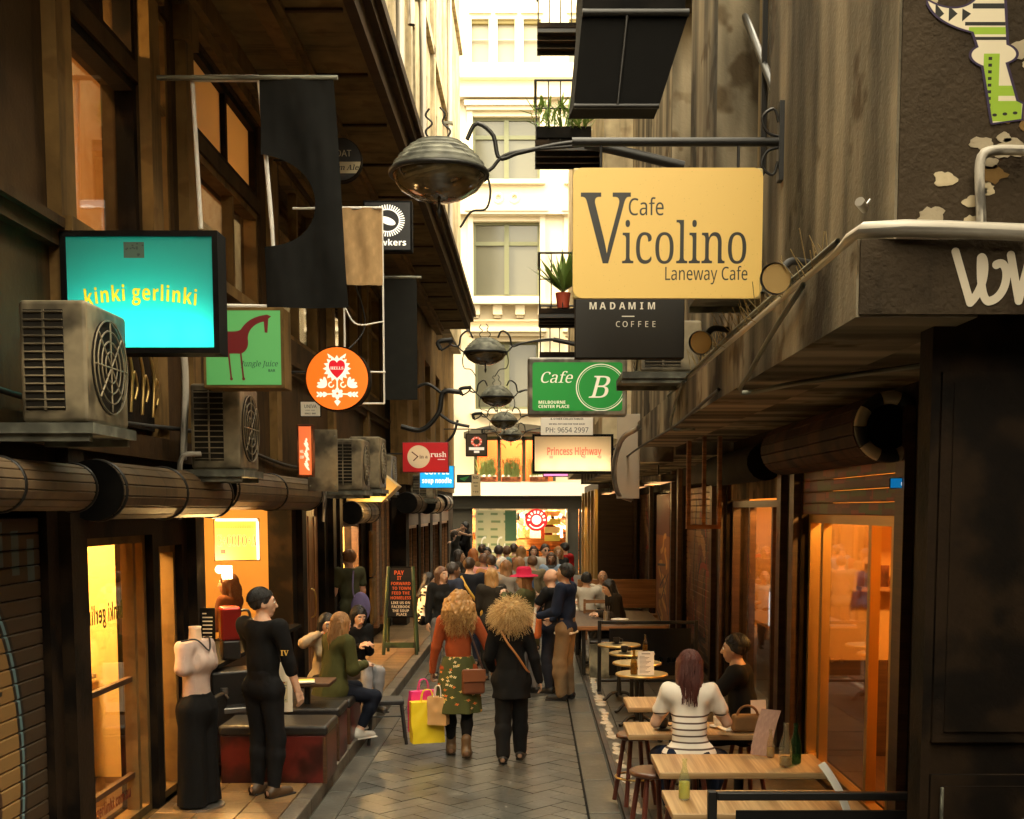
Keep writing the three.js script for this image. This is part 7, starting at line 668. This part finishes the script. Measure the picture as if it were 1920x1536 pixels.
function barrier(label, x, d, w, h, txt) { const t = thing('cafe_barrier', label, 'barrier', [x, 0.03, -d], 0, 'cafe barriers'); mesh('frame', [rbx(0.05, h, 0.05, 0.008, 0, h / 2, 0), rbx(0.05, h, 0.05, 0.008, w, h / 2, 0), rbx(w - 0.05, 0.045, 0.045, 0.008, w / 2, h - 0.03, 0), rbx(w - 0.05, 0.035, 0.04, 0.008, w / 2, 0.16, 0)], M.blackMetal, t); mesh('foot', [rbx(0.06, 0.015, 0.4, 0.005, 0, 0.008, 0)], M.blackMetal, t); mesh('foot', [rbx(0.06, 0.015, 0.4, 0.005, w, 0.008, 0)], M.blackMetal, t); mesh('canvas', [rbx(w - 0.2, h - 0.34, 0.012, 0.004, w / 2 + 0.03, h / 2 + 0.06, -0.005)], mat([0.012, 0.011, 0.011], 0.8, { tex: 'cloth' }), t); if (txt) mesh('lettering', [new THREE.PlaneGeometry(0.75, 0.1).scale(-1, 1, 1).translate(w * 0.55, h * 0.45, 0.004)], new THREE.MeshStandardMaterial({ side: THREE.DoubleSide, alphaTest: 0.4, roughness: 0.8, map: canvasTex(256, 36, (g) => { g.clearRect(0, 0, 256, 36); g.fillStyle = '#d8c8a8'; font(g, 28, 'sans-serif', 'bold'); [...'MADAMIM'].forEach((c, k) => g.fillText(c, 8 + k * 36, 29)); }) }), t); return t; }
barrier('black canvas cafe barrier with mirrored white letters by the round tables', 0.89, 15.7, 1.3, 0.98, true); barrier('long plain black barrier across the near tables', 0.97, 6.25, 2.2, 0.95, false);
// long tables and bench beyond the barrier
{ const t = thing('communal_table', 'long dark communal table with bowls and cutlery tins', 'table', [1.3, 0.03, -18.6]); mesh('tabletop', [rbx(1.3, 0.05, 2.6, 0.008, 0, 0.72, 0)], M.woodDk, t); mesh('edge_strip', [rbx(1.32, 0.06, 0.03, 0.005, 0, 0.71, 1.32)], M.wood, t); for (const [x, z] of [[-0.55, 1.2], [0.55, 1.2], [-0.55, -1.2], [0.55, -1.2]]) mesh('leg', [rbx(0.06, 0.7, 0.06, 0.006, x, 0.35, z)], M.blackMetal, t);
  const b = thing('timber_bench', 'brown timber bench back behind the far diners', 'bench', [1.6, 0.03, -22.5]); mesh('backrest', [rbx(1.5, 0.55, 0.05, 0.01, 0, 0.85, 0)], M.wood, b); mesh('seat', [rbx(1.5, 0.05, 0.4, 0.01, 0, 0.45, 0.25)], M.wood, b); mesh('leg', [rbx(0.06, 0.45, 0.36, 0.01, -0.6, 0.22, 0.22)], M.wood, b); mesh('leg', [rbx(0.06, 0.45, 0.36, 0.01, 0.6, 0.22, 0.22)], M.wood, b);
  const c = thing('wooden_chair', 'wooden chair with a slatted back at the communal table', 'chair', [1.05, 0.03, -19.6], 0); for (const [x, z, h] of [[-0.2, 0.2, 0.98], [0.2, 0.2, 0.98], [-0.2, -0.2, 0.45], [0.2, -0.2, 0.45]]) mesh('leg', [rbx(0.04, h, 0.04, 0.006, x, h / 2, z)], M.wood, c); mesh('seat', [rbx(0.44, 0.03, 0.44, 0.008, 0, 0.46, 0)], M.wood, c); mesh('back_rail', [rbx(0.4, 0.06, 0.025, 0.006, 0, 0.94, 0.2)], M.wood, c); mesh('back_rail', [rbx(0.4, 0.05, 0.025, 0.006, 0, 0.78, 0.2)], M.wood, c);
  const cr = thing('planter_crate', 'pale stone planter box beside the kerb by the barrier', 'planter', [0.98, 0.03, -17.2]); mesh('box', [rbx(0.3, 0.5, 0.3, 0.012, 0, 0.25, 0)], M.zinc, cr); mesh('seat_pad', [rbx(0.32, 0.05, 0.32, 0.02, 0, 0.525, 0)], M.leather, cr);
  const tin = thing('cutlery_tin', 'steel tin of cutlery on the communal table', 'tin', [gx(1138, 18), 0.775, -18]); mesh('tin', [cyl(0.05, 0.05, 0.15, 16)], M.steel, tin); mesh('cutlery', [0, 1, 2, 3].map((k) => bar([0.01 * k - 0.015, 0.05, 0], [0.03 * k - 0.045, 0.24, 0.02], 0.005)), M.steel, tin);
  const bw = thing('white_bowl', 'wide white bowl on the communal table', 'bowl', [gx(1163, 17.6), 0.775, -17.6]); mesh('bowl', [lathe([[0.05, 0], [0.07, 0.01], [0.13, 0.07], [0.135, 0.075], [0.12, 0.07], [0, 0.02]], 24)], M.whitePlain, bw);
}
function bottle(label, x, y, d, h, glassC, liquid, lev = 0.5, ang = 0) { const t = thing('glass_bottle', label, 'bottle', [x, y, -d], ang), k = h / 0.24; mesh('glass', [lathe([[0, 0.002], [0.03, 0.002], [0.034, 0.012], [0.034, 0.11], [0.027, 0.145], [0.014, 0.185], [0.012, 0.225], [0.015, 0.228], [0.015, 0.24], [0.011, 0.24]].map(([a, b]) => [a * k, b * k]), 20)], mat(glassC, 0.06, { transmission: 0.92, thickness: 0, ior: 1.45 }), t); if (liquid) mesh('liquid', [lathe([[0, 0.008], [0.029, 0.008], [0.031, 0.015], [0.031, 0.11 * Math.min(1, lev * 1.6)], [0, 0.11 * Math.min(1, lev * 1.6)]].map(([a, b]) => [a * k, b * k]), 16)], mat(liquid, 0.25), t); return t; }
{ const c = (px, d) => gx(px, d), ty = 0.755; bottle('small bottle half full of mustard yellow sauce on the nearest wooden table', c(1288, 6.95), ty, 6.95, 0.25, [0.85, 0.9, 0.7], [0.45, 0.38, 0.04], 0.6); bottle('clear glass bottle standing at the end of the long table', c(1480, 7.85), ty, 7.85, 0.3, [0.9, 0.85, 0.65], [0.22, 0.14, 0.05], 0.3); bottle('green glass bottle beside the clear one', c(1502, 7.9), ty, 7.95, 0.28, [0.12, 0.3, 0.12], null); bottle('squat clear bottle behind the leaning pink menu', c(1454, 8.1), ty, 8.15, 0.2, [0.9, 0.85, 0.7], [0.3, 0.2, 0.07], 0.5); bottle('amber bottle beside the white menu card', c(1190, 12.3), 0.757, 12.3, 0.26, [0.6, 0.45, 0.15], [0.3, 0.2, 0.04], 0.7); bottle('amber bottle on the round table by the barrier', c(1211, 14.2), 0.757, 14.2, 0.22, [0.5, 0.36, 0.12], [0.2, 0.12, 0.03], 0.6);
  const mc = canvasTex(128, 180, (g) => { g.fillStyle = '#f0ece4'; g.fillRect(0, 0, 128, 180); g.fillStyle = '#6a645e'; g.fillRect(30, 16, 68, 6); for (let k = 0; k < 14; k++) g.fillRect(14, 36 + k * 9.6, 40 + ((k * 37) % 50), 3); }), mm = new THREE.MeshStandardMaterial({ map: mc, roughness: 0.7 });
  const card = (label, px, y, d, w, h, tilt, turn, m, bend = 0) => { const t = thing('menu_card', label, 'menu', [gx(px, d), y, -d], turn), g = new THREE.BoxGeometry(w, h, 0.004, 1, 10, 1).translate(0, h / 2, 0), p = g.attributes.position; for (let i = 0; i < p.count; i++) { const y0 = p.getY(i); p.setZ(i, p.getZ(i) - bend * y0 * y0 / h); } g.computeVertexNormals(); g.rotateX(-tilt); mesh('card', g, m, t); return t; };
  card('white menu card standing on the round cafe table', 1213, 0.757, 12.25, 0.17, 0.25, 0.12, 0, mm); const pk = mat([0.6, 0.36, 0.27], 0.7, { tex: 'cloth' }); card('curved pink menu leaning beside the bottles', 1432, 0.757, 8.2, 0.15, 0.34, 0.25, -0.6, pk, 0.3); card('tall bent pale menu at the barrier', 1606, 0.7, 6.6, 0.11, 0.36, 0.2, 1.0, M.paper, 0.3); card('upright card behind the woven bag', 1428, 0.757, 9.4, 0.13, 0.2, 0.1, 0.2, M.paper);
  const cup = (label, px, y, d, m) => { const t = thing('coffee_cup', label, 'cup', [gx(px, d), y, -d]); mesh('cup', [lathe([[0, 0.012], [0.028, 0.012], [0.042, 0.04], [0.045, 0.085], [0.041, 0.085], [0.036, 0.03], [0, 0.025]], 20)], m, t); mesh('saucer', [lathe([[0, 0], [0.05, 0.002], [0.078, 0.012], [0.07, 0.012], [0, 0.006]], 24)], m, t); mesh('handle', [new THREE.TorusGeometry(0.022, 0.006, 6, 14).translate(0.058, 0.05, 0)], m, t); return t; };
  cup('black coffee cup on a saucer beside the striped top', 1246, 0.757, 9.2, M.leather); cup('white cup in front of the young man', 1352, 0.757, 9.3, M.whitePlain); cup('dark tumbler on the farthest round table', 1157, 0.757, 15.1, M.leather); cup('small black dish on the third round table', 1172, 0.757, 14.15, M.leather);
  const np = thing('folded_napkins', 'folded white napkins and papers before the young man', 'napkins', [gx(1378, 9.2), 0.757, -9.2], 0.3); mesh('paper', [rbx(0.2, 0.012, 0.16, 0.004, 0, 0.007, 0)], M.paper, np); mesh('paper', [rbx(0.16, 0.012, 0.12, 0.004, 0.02, 0.02, -0.01)], M.paper, np);
  const wb = thing('woven_bag', 'woven tan handbag with round handles on the table', 'bag', [gx(1405, 9.1), 0.757, -9.1]); mesh('pouch', [rbx(0.24, 0.14, 0.1, 0.03, 0, 0.07, 0)], mat([0.3, 0.17, 0.07], 0.9, { tex: 'cloth' }), wb); mesh('handle', [new THREE.TorusGeometry(0.08, 0.01, 8, 24, Math.PI).translate(0, 0.13, 0.03)], mat([0.2, 0.1, 0.04], 0.7), wb);
}
// left: red bench boxes, kiosk things, mannequin, chair, chalkboard
for (const [i, [x0, x1, d0, d1, h]] of [[-2.72, -1.8, 10.05, 10.6, 0.5], [-2.7, -1.84, 10.95, 11.45, 0.5], [-2.6, -1.86, 11.75, 12.5, 0.45]].entries()) { const t = thing('bench_box', ['red bench box with a black padded lid nearest the barista', 'red bench box with a black padded lid between two others', 'red bench box under the woman in the olive jacket'][i], 'bench', [(x0 + x1) / 2, 0.118, -(d0 + d1) / 2], 0, 'red bench boxes'); mesh('box', [rbx(x1 - x0, h - 0.08, d1 - d0, 0.01, 0, (h - 0.08) / 2, 0)], M.redBox, t); mesh('padded_lid', [rbx(x1 - x0 + 0.03, 0.09, d1 - d0 + 0.03, 0.03, 0, h - 0.035, 0, 4)], M.leather, t); mesh('corner_strip', [bx((x1 - x0) / 2 - 0.03, (x1 - x0) / 2 + 0.004, 0, h - 0.09, (d1 - d0) / 2 - 0.03, (d1 - d0) / 2 + 0.004)], M.woodDk, t); }
{ const t = thing('padded_bench', 'low dark bench back beside the kiosk post', 'bench', [-2.86, 0.118, -10.8]); mesh('backrest', [rbx(0.06, 0.7, 1.5, 0.02, 0, 0.36, 0)], M.leather, t); mesh('plinth', [rbx(0.12, 0.1, 1.5, 0.01, 0, 0.05, 0)], M.woodDk, t);
  const tb = thing('small_table', 'small dark cafe table with a folded menu by the kiosk', 'table', [gx(572, 11.2), 0.118, -11.2]); mesh('tabletop', [rbx(0.5, 0.035, 0.42, 0.008, 0, 0.72, 0)], M.woodDk, tb); mesh('pedestal', [cyl(0.03, 0.03, 0.7, 10)], M.blackMetal, tb); mesh('foot_plate', [cyl(0.18, 0.16, 0.02, 20)], M.blackMetal, tb);
  const mn = thing('folded_menu', 'folded yellow and white menu lying on the dark table', 'menu', [gx(560, 11.05), 0.86, -11.05], 0.2); mesh('paper', [rbx(0.26, 0.012, 0.18, 0.003, 0, 0.006, 0)], M.paper, mn); mesh('cover', [rbx(0.26, 0.004, 0.08, 0.001, 0, 0.015, -0.05)], mat([0.7, 0.52, 0.08], 0.6), mn);
  const ap = thing('printed_tea_towel', 'pale cloth printed with a small drawing hanging from the table', 'cloth', [gx(523, 10.8), 0.62, -10.8], 0.1); const tt = canvasTex(128, 256, (g) => { g.fillStyle = '#e0d4bc'; g.fillRect(0, 0, 128, 256); g.fillStyle = '#c8b890'; g.fillRect(30, 96, 72, 110); g.fillStyle = '#48606a'; for (let k = 0; k < 22; k++) g.fillRect(36 + rnd() * 54, 104 + rnd() * 90, 8, 5); g.fillStyle = '#8a3a20'; g.fillRect(48, 100, 40, 6); }); mesh('cloth', [(() => { const g = new THREE.BoxGeometry(0.2, 0.46, 0.015, 8, 8, 1).translate(0, 0.23, 0), p = g.attributes.position; for (let i = 0; i < p.count; i++) p.setZ(i, p.getZ(i) + 0.02 * Math.sin(p.getX(i) * 30)); g.computeVertexNormals(); return g; })()], new THREE.MeshStandardMaterial({ map: tt, roughness: 0.9 }), ap);
  // metal chair on the lane edge
  const ch = thing('metal_stool', 'black metal cafe stool standing on the edge of the lane', 'stool', [gx(722, 12.5), 0, -12.5], 0.15); mesh('seat', [rbx(0.36, 0.05, 0.36, 0.014, 0, 0.445, 0)], M.rubber, ch); for (const [x, z] of [[-1, 1], [1, 1], [-1, -1], [1, -1]]) mesh('leg', [bar([x * 0.2, 0, z * 0.2], [x * 0.155, 0.44, z * 0.155], 0.02, 6)], M.rubber, ch); mesh('brace', [bar([-0.17, 0.3, 0.17], [0.17, 0.3, 0.17], 0.008), bar([0.17, 0.3, 0.17], [0.17, 0.3, -0.17], 0.008)], M.blackMetal, ch);
  // chalkboard
  const cbt = canvasTex(300, 512, (g, w, h) => { g.fillStyle = '#17120e'; g.fillRect(0, 0, w, h); for (let k = 0; k < 80; k++) { g.fillStyle = 'rgba(120,100,80,0.05)'; g.fillRect(rnd() * w, rnd() * h, rr(20, 90), rr(4, 20)); } g.textAlign = 'center'; g.fillStyle = '#e8662a'; font(g, 62, 'sans-serif', 'bold'); g.fillText('PAY', 130, 74); font(g, 54, 'sans-serif', 'bold'); g.fillText('IT', 135, 126); font(g, 46, 'sans-serif', 'bold'); g.fillText('FORWARD', 150, 182, 250); g.fillText('TO TOWN', 160, 232, 220); g.fillText('FEED THE', 150, 282, 250); g.fillText('HOMELESS', 150, 332, 270); g.fillStyle = '#f0d9b8'; font(g, 40, 'sans-serif', 'bold'); g.fillText('LIKE US ON', 150, 382, 240); g.fillText('FACEBOOK', 150, 424, 240); g.fillText('THE SOUP', 150, 466, 220); g.fillText('PLACE', 160, 504, 160); });
  const sb = thing('chalkboard_sign', 'green A-frame chalkboard handwritten in orange and cream chalk', 'chalkboard', [gx(750, 19.2), 0.118, -19.2]); mesh('board', [rbx(0.46, 0.84, 0.03, 0.006, 0, 1.02, 0.02).rotateX(-0.08)], M.black, sb); mesh('chalk_face', [new THREE.PlaneGeometry(0.44, 0.8).translate(0, 1.02, 0.037).rotateX(-0.08)], new THREE.MeshStandardMaterial({ map: cbt, roughness: 0.8 }), sb); for (const s of [-1, 1]) { mesh('front_leg', [bar([s * 0.27, 0, 0.14], [s * 0.2, 1.44, -0.08], 0.03, 4)], M.green, sb); mesh('back_leg', [bar([s * 0.25, 0, -0.32], [s * 0.2, 1.42, -0.1], 0.025, 4)], M.green, sb); } mesh('rail', [rbx(0.5, 0.09, 0.03, 0.006, 0, 0.16, 0.11)], M.green, sb);
  // mannequin
  const m = thing('shop_mannequin', 'headless mannequin in a pink T-shirt and long black trousers outside the clothes shop', 'mannequin', [gx(362, 9.25), 0.118, -9.25], 1.25), up = V(0, 1, 0); void up;
  const tor = join([limb(V(0, 0.86, 0), V(0, 1.02, 0), 0.115, 0.095, V(0, 0, 1), 0.78), limb(V(0, 1.02, 0), V(0, 1.22, 0.01), 0.098, 0.125, V(0, 0, 1), 0.74), limb(V(-0.13, 1.3, 0), V(0.13, 1.3, 0), 0.06, 0.06), limb(V(-0.05, 1.17, 0.06), V(0.05, 1.17, 0.06), 0.07, 0.07), limb(V(0.16, 1.28, 0), V(0.19, 1.14, 0.01), 0.046, 0.05), limb(V(-0.16, 1.28, 0), V(-0.19, 1.14, 0.01), 0.046, 0.05)], 0.05), fd = (x, y, z) => 0.006 * (noise3(x * 16, y * 9, z * 16) - 0.5) * 2;
  mesh('t_shirt', surfaceNet((x, y, z) => Math.max(tor(x, y, z) - 0.012, 0.9 - y, y - 1.345) + fd(x, y, z), [-0.32, 0.84, -0.22], [0.32, 1.42, 0.24], 0.009), mat([0.82, 0.62, 0.53], 0.85, { tex: 'cloth' }), m); mesh('neck', [lathe([[0.075, 1.3], [0.052, 1.36], [0.046, 1.43], [0.05, 1.455], [0, 1.46]], 20)], mat([0.72, 0.52, 0.34], 0.4), m); mesh('collar_trim', [tube([[0.16, 1.35, -0.02], [0.09, 1.36, 0.07], [0, 1.27, 0.125], [-0.09, 1.36, 0.07], [-0.16, 1.35, -0.02]], 0.007, 5, 30)], M.rubber, m);
  mesh('trousers', surfaceNet((() => { const f = join([limb(V(0, 0.9, 0), V(0, 0.8, 0), 0.13, 0.165, V(0, 0, 1), 0.8), limb(V(0.08, 0.8, 0), V(0.09, 0.05, 0), 0.1, 0.12), limb(V(-0.08, 0.8, 0), V(-0.09, 0.05, 0), 0.1, 0.12)], 0.05); return (x, y, z) => Math.max(f(x, y, z) + 0.012 * (noise3(x * 18, y * 2.5, z * 18) - 0.5) * 2, y - 0.93, 0.03 - y); })(), [-0.34, 0, -0.26], [0.34, 0.98, 0.26], 0.012), mat([0.012, 0.011, 0.011], 0.85, { tex: 'cloth' }), m); mesh('base_plate', [cyl(0.2, 0.2, 0.02, 24)], M.steel, m);
  // kiosk counter, machines, lit sign
  const kc = thing('kiosk_counter', 'dark timber kiosk counter crowded with coffee gear', 'counter', [-2.98, 0.12, -11.9]); mesh('front', [bx(-0.28, -0.02, 0, 0.92, -2.5, 1.2)], M.woodDk, kc); mesh('worktop', [bx(-0.5, 0.1, 0.92, 0.96, -2.6, 1.25)], M.black, kc);
  const gd = thing('coffee_grinder', 'dark red coffee grinder with a bent handle on the kiosk counter', 'grinder', [gx(428, 11.1), 1.08, -11.1], 0.4); mesh('body', [rbx(0.19, 0.32, 0.2, 0.03, 0, 0.34, 0, 3)], mat([0.24, 0.015, 0.01], 0.25), gd); mesh('base', [rbx(0.17, 0.18, 0.2, 0.02, 0, 0.09, 0)], M.leather, gd); mesh('handle', [tube([[0.09, 0.46, 0.06], [0.16, 0.46, 0.08], [0.17, 0.3, 0.08], [0.09, 0.26, 0.06]], 0.013, 6, 18)], M.leather, gd);
  const es = thing('espresso_machine', 'steel and black espresso machine with group handles in the kiosk', 'coffee machine', [gx(430, 11), 0.62, -10.9], 0.5); mesh('body', [rbx(0.42, 0.34, 0.36, 0.03, 0, 0.22, 0)], M.leather, es); mesh('drip_tray', [rbx(0.42, 0.05, 0.4, 0.01, 0, 0.03, 0.05)], M.steel, es); for (const x of [-0.1, 0.1]) { mesh('group_head', [cyl(0.035, 0.035, 0.06, 14, x, 0.18, 0.2)], M.steel, es); mesh('group_handle', [bar([x, 0.19, 0.22], [x, 0.16, 0.36], 0.012)], M.leather, es); } mesh('steam_wand', [tube([[0.18, 0.3, 0.19], [0.21, 0.2, 0.24], [0.2, 0.05, 0.24]], 0.006, 5)], M.steel, es);
  const lt = canvasTex(320, 256, (g, w, h) => { g.fillStyle = '#e8b45c'; g.fillRect(0, 0, w, h); g.strokeStyle = '#8a5a1c'; for (let k = 0; k < 24; k++) { g.lineWidth = 2; g.strokeRect(8 + k * 12.6, 12, 6, 40); } g.fillStyle = '#6a1410'; font(g, 96, 'serif', 'bold'); ctext(g, 'E+COFO+A', 162, 168, 286); g.strokeStyle = '#f6dca0'; g.lineWidth = 3; g.strokeText('E+COFO+A', 162, 168, 286); g.fillStyle = '#6a1410'; g.fillRect(40, 190, 34, 26); });
  const ls = thing('kiosk_light_sign', 'glowing amber sign with dark red ornate letters hung in the kiosk', 'sign', [P(445, 1052, 11.6).x, P(445, 1052, 11.6).y, -11.6], 0.25); mesh('panel', [rbx(0.44, 0.42, 0.03, 0.006, 0, 0.21, -0.02)], M.redBox, ls); mesh('face', [new THREE.PlaneGeometry(0.42, 0.4).translate(0, 0.21, 0.002)], glow([1, 0.9, 0.7], 0.9, lt), ls); mesh('bulb_strip', [rbx(0.4, 0.025, 0.03, 0.01, 0, 0.405, 0.02), rbx(0.025, 0.38, 0.03, 0.01, 0.2, 0.2, 0.02)], glow([1, 0.8, 0.45], 4), ls); area([1, 0.7, 0.35], 3, 0.42, 0.4, [ls.position.x, ls.position.y + 0.2, -11.5], [ls.position.x + 0.25, ls.position.y + 0.2, -10]);
  const bl = P(411, 1068, 11), bb = thing('bare_bulb', 'bright bare bulb on a white plate at the kiosk post', 'lamp', [bl.x, bl.y, -11]); mesh('glass_bulb', [sph(0.04, 0, 0, 0, 14)], glow([1, 0.75, 0.4], 5), bb); mesh('plate', [rbx(0.1, 0.13, 0.015, 0.004, 0.06, -0.03, -0.06)], M.whitePlain, bb); lamp(WARM, 6.5, [bl.x, bl.y, -11], 2);
  for (const [i, [px, py, w, h]] of [[396, 1170, 0.13, 0.3], [398, 1212, 0.1, 0.16]].entries()) { const c = P(px, py, 10.28), t2 = thing('chalk_notice', ['black chalk notice fixed to the kiosk post', 'small printed price card on the kiosk post'][i], 'notice', [c.x, c.y - h / 2, -10.17]); mesh('panel', [rbx(w, h, 0.012, 0.003, 0, h / 2, 0)], i ? M.paper : M.black, t2); mesh('writing', [new THREE.PlaneGeometry(w * 0.9, h * 0.9).translate(0, h / 2, 0.008)], new THREE.MeshStandardMaterial({ alphaTest: 0.4, roughness: 0.8, map: canvasTex(64, 96, (g) => { g.clearRect(0, 0, 64, 96); g.fillStyle = i ? '#3a3630' : '#cfc5b0'; for (let k = 0; k < 7; k++) g.fillRect(8, 10 + k * 12, 20 + ((k * 29) % 30), 4); }) }), t2); }
  // lettering on the clothes shop glass (seen in reverse) and web address
  const gl = canvasTex(256, 96, (g) => { g.clearRect(0, 0, 256, 96); g.fillStyle = '#5d5a1e'; font(g, 54, 'sans-serif', 'bold'); g.translate(256, 0); g.scale(-1, 1); ctext(g, 'kinki gerlinki', 128, 60, 240); }); const kd = thing('door_lettering', 'dark lettering applied across the clothes shop door glass', 'lettering', [XL - 0.115, 1.72, -8.45], Math.PI / 2); mesh('letters', [new THREE.PlaneGeometry(0.9, 0.32)], new THREE.MeshStandardMaterial({ map: gl, alphaTest: 0.4, roughness: 0.6, side: THREE.DoubleSide }), kd);
  const gw = canvasTex(256, 48, (g) => { g.clearRect(0, 0, 256, 48); g.fillStyle = '#5a1410'; font(g, 32, 'sans-serif', 'bold'); ctext(g, 'kinkigerlinki.com.au', 128, 34, 250); }); const kw = thing('web_lettering', 'dark red web address low on the clothes shop door glass', 'lettering', [XL - 0.115, 0.32, -8.45], Math.PI / 2); mesh('letters', [new THREE.PlaneGeometry(0.98, 0.18).rotateZ(0)], new THREE.MeshStandardMaterial({ map: gw, alphaTest: 0.4, roughness: 0.6, side: THREE.DoubleSide }), kw);
  // bottles on the upstairs shelf
  const shf = thing('bar_shelf', 'timber bar shelf behind the upstairs window', 'shelf', [-4.3, 4.62, -8.3]); mesh('board', [rbx(0.3, 0.04, 2, 0.006, 0, 0, 0)], M.wood, shf); mesh('support', [rbx(0.06, 0.7, 0.06, 0.006, -0.1, -0.37, 0.8)], M.wood, shf); mesh('support', [rbx(0.06, 0.7, 0.06, 0.006, -0.1, -0.37, -0.8)], M.wood, shf);
  for (let k = 0; k < 7; k++) { const t2 = bottle('dark liquor bottle lined up on the upstairs bar shelf', -4.25, 4.64, 7.75 + k * 0.16, 0.32, [0.2, 0.09, 0.03], [0.06, 0.02, 0.01], 0.6); t2.userData.group = 'bottles on the bar shelf'; }
  const ub = thing('hanging_bulb', 'bare warm bulb hanging in the transom window upstairs', 'lamp', [P(205, 14, 8.6).x - 0.5, P(205, 14, 8.6).y, -8.6]); mesh('glass_bulb', [sph(0.04, 0, 0, 0, 12)], glow([1, 0.7, 0.35], 8), ub); mesh('cord', [bar([0, 0.03, 0], [0, 0.5, 0], 0.006)], M.rubber, ub); lamp(WARM, 2.5, [P(205, 14, 8.6).x - 0.5, P(205, 14, 8.6).y, -8.6], 2);
  // round red shop emblem, far end
  const em = canvasTex(256, 256, (g) => { g.fillStyle = '#c8101c'; g.fillRect(0, 0, 256, 256); g.fillStyle = '#fff6e6'; for (let k = 0; k < 8; k++) { const a = Math.PI + k / 7 * Math.PI; g.save(); g.translate(128 + Math.cos(a) * 92, 128 + Math.sin(a) * 92); g.rotate(a + 1.57); g.fillRect(-11, -16, 22, 32); g.restore(); } g.beginPath(); g.arc(128, 128, 56, 0, 7); g.fill(); g.strokeStyle = '#fff6e6'; g.lineWidth = 14; g.beginPath(); g.arc(128, 128, 96, 0.5, 2.6); g.stroke(); }); const ec = P(1006, 975, 44.4), es2 = thing('round_shop_emblem', 'round red and white emblem hung in the lit shop across the street', 'sign', [ec.x, ec.y - 0.42, -44.4]); mesh('disc', [rot(cyl(0.42, 0.42, 0.08, 32), Math.PI / 2).translate(0, 0.42, -0.09)], mat([0.4, 0.01, 0.015], 0.5), es2); mesh('face', [new THREE.CircleGeometry(0.41, 32).translate(0, 0.42, 0.002)], glow([1, 1, 1], 0.7, em), es2);
}
renderer.render(scene, camera);
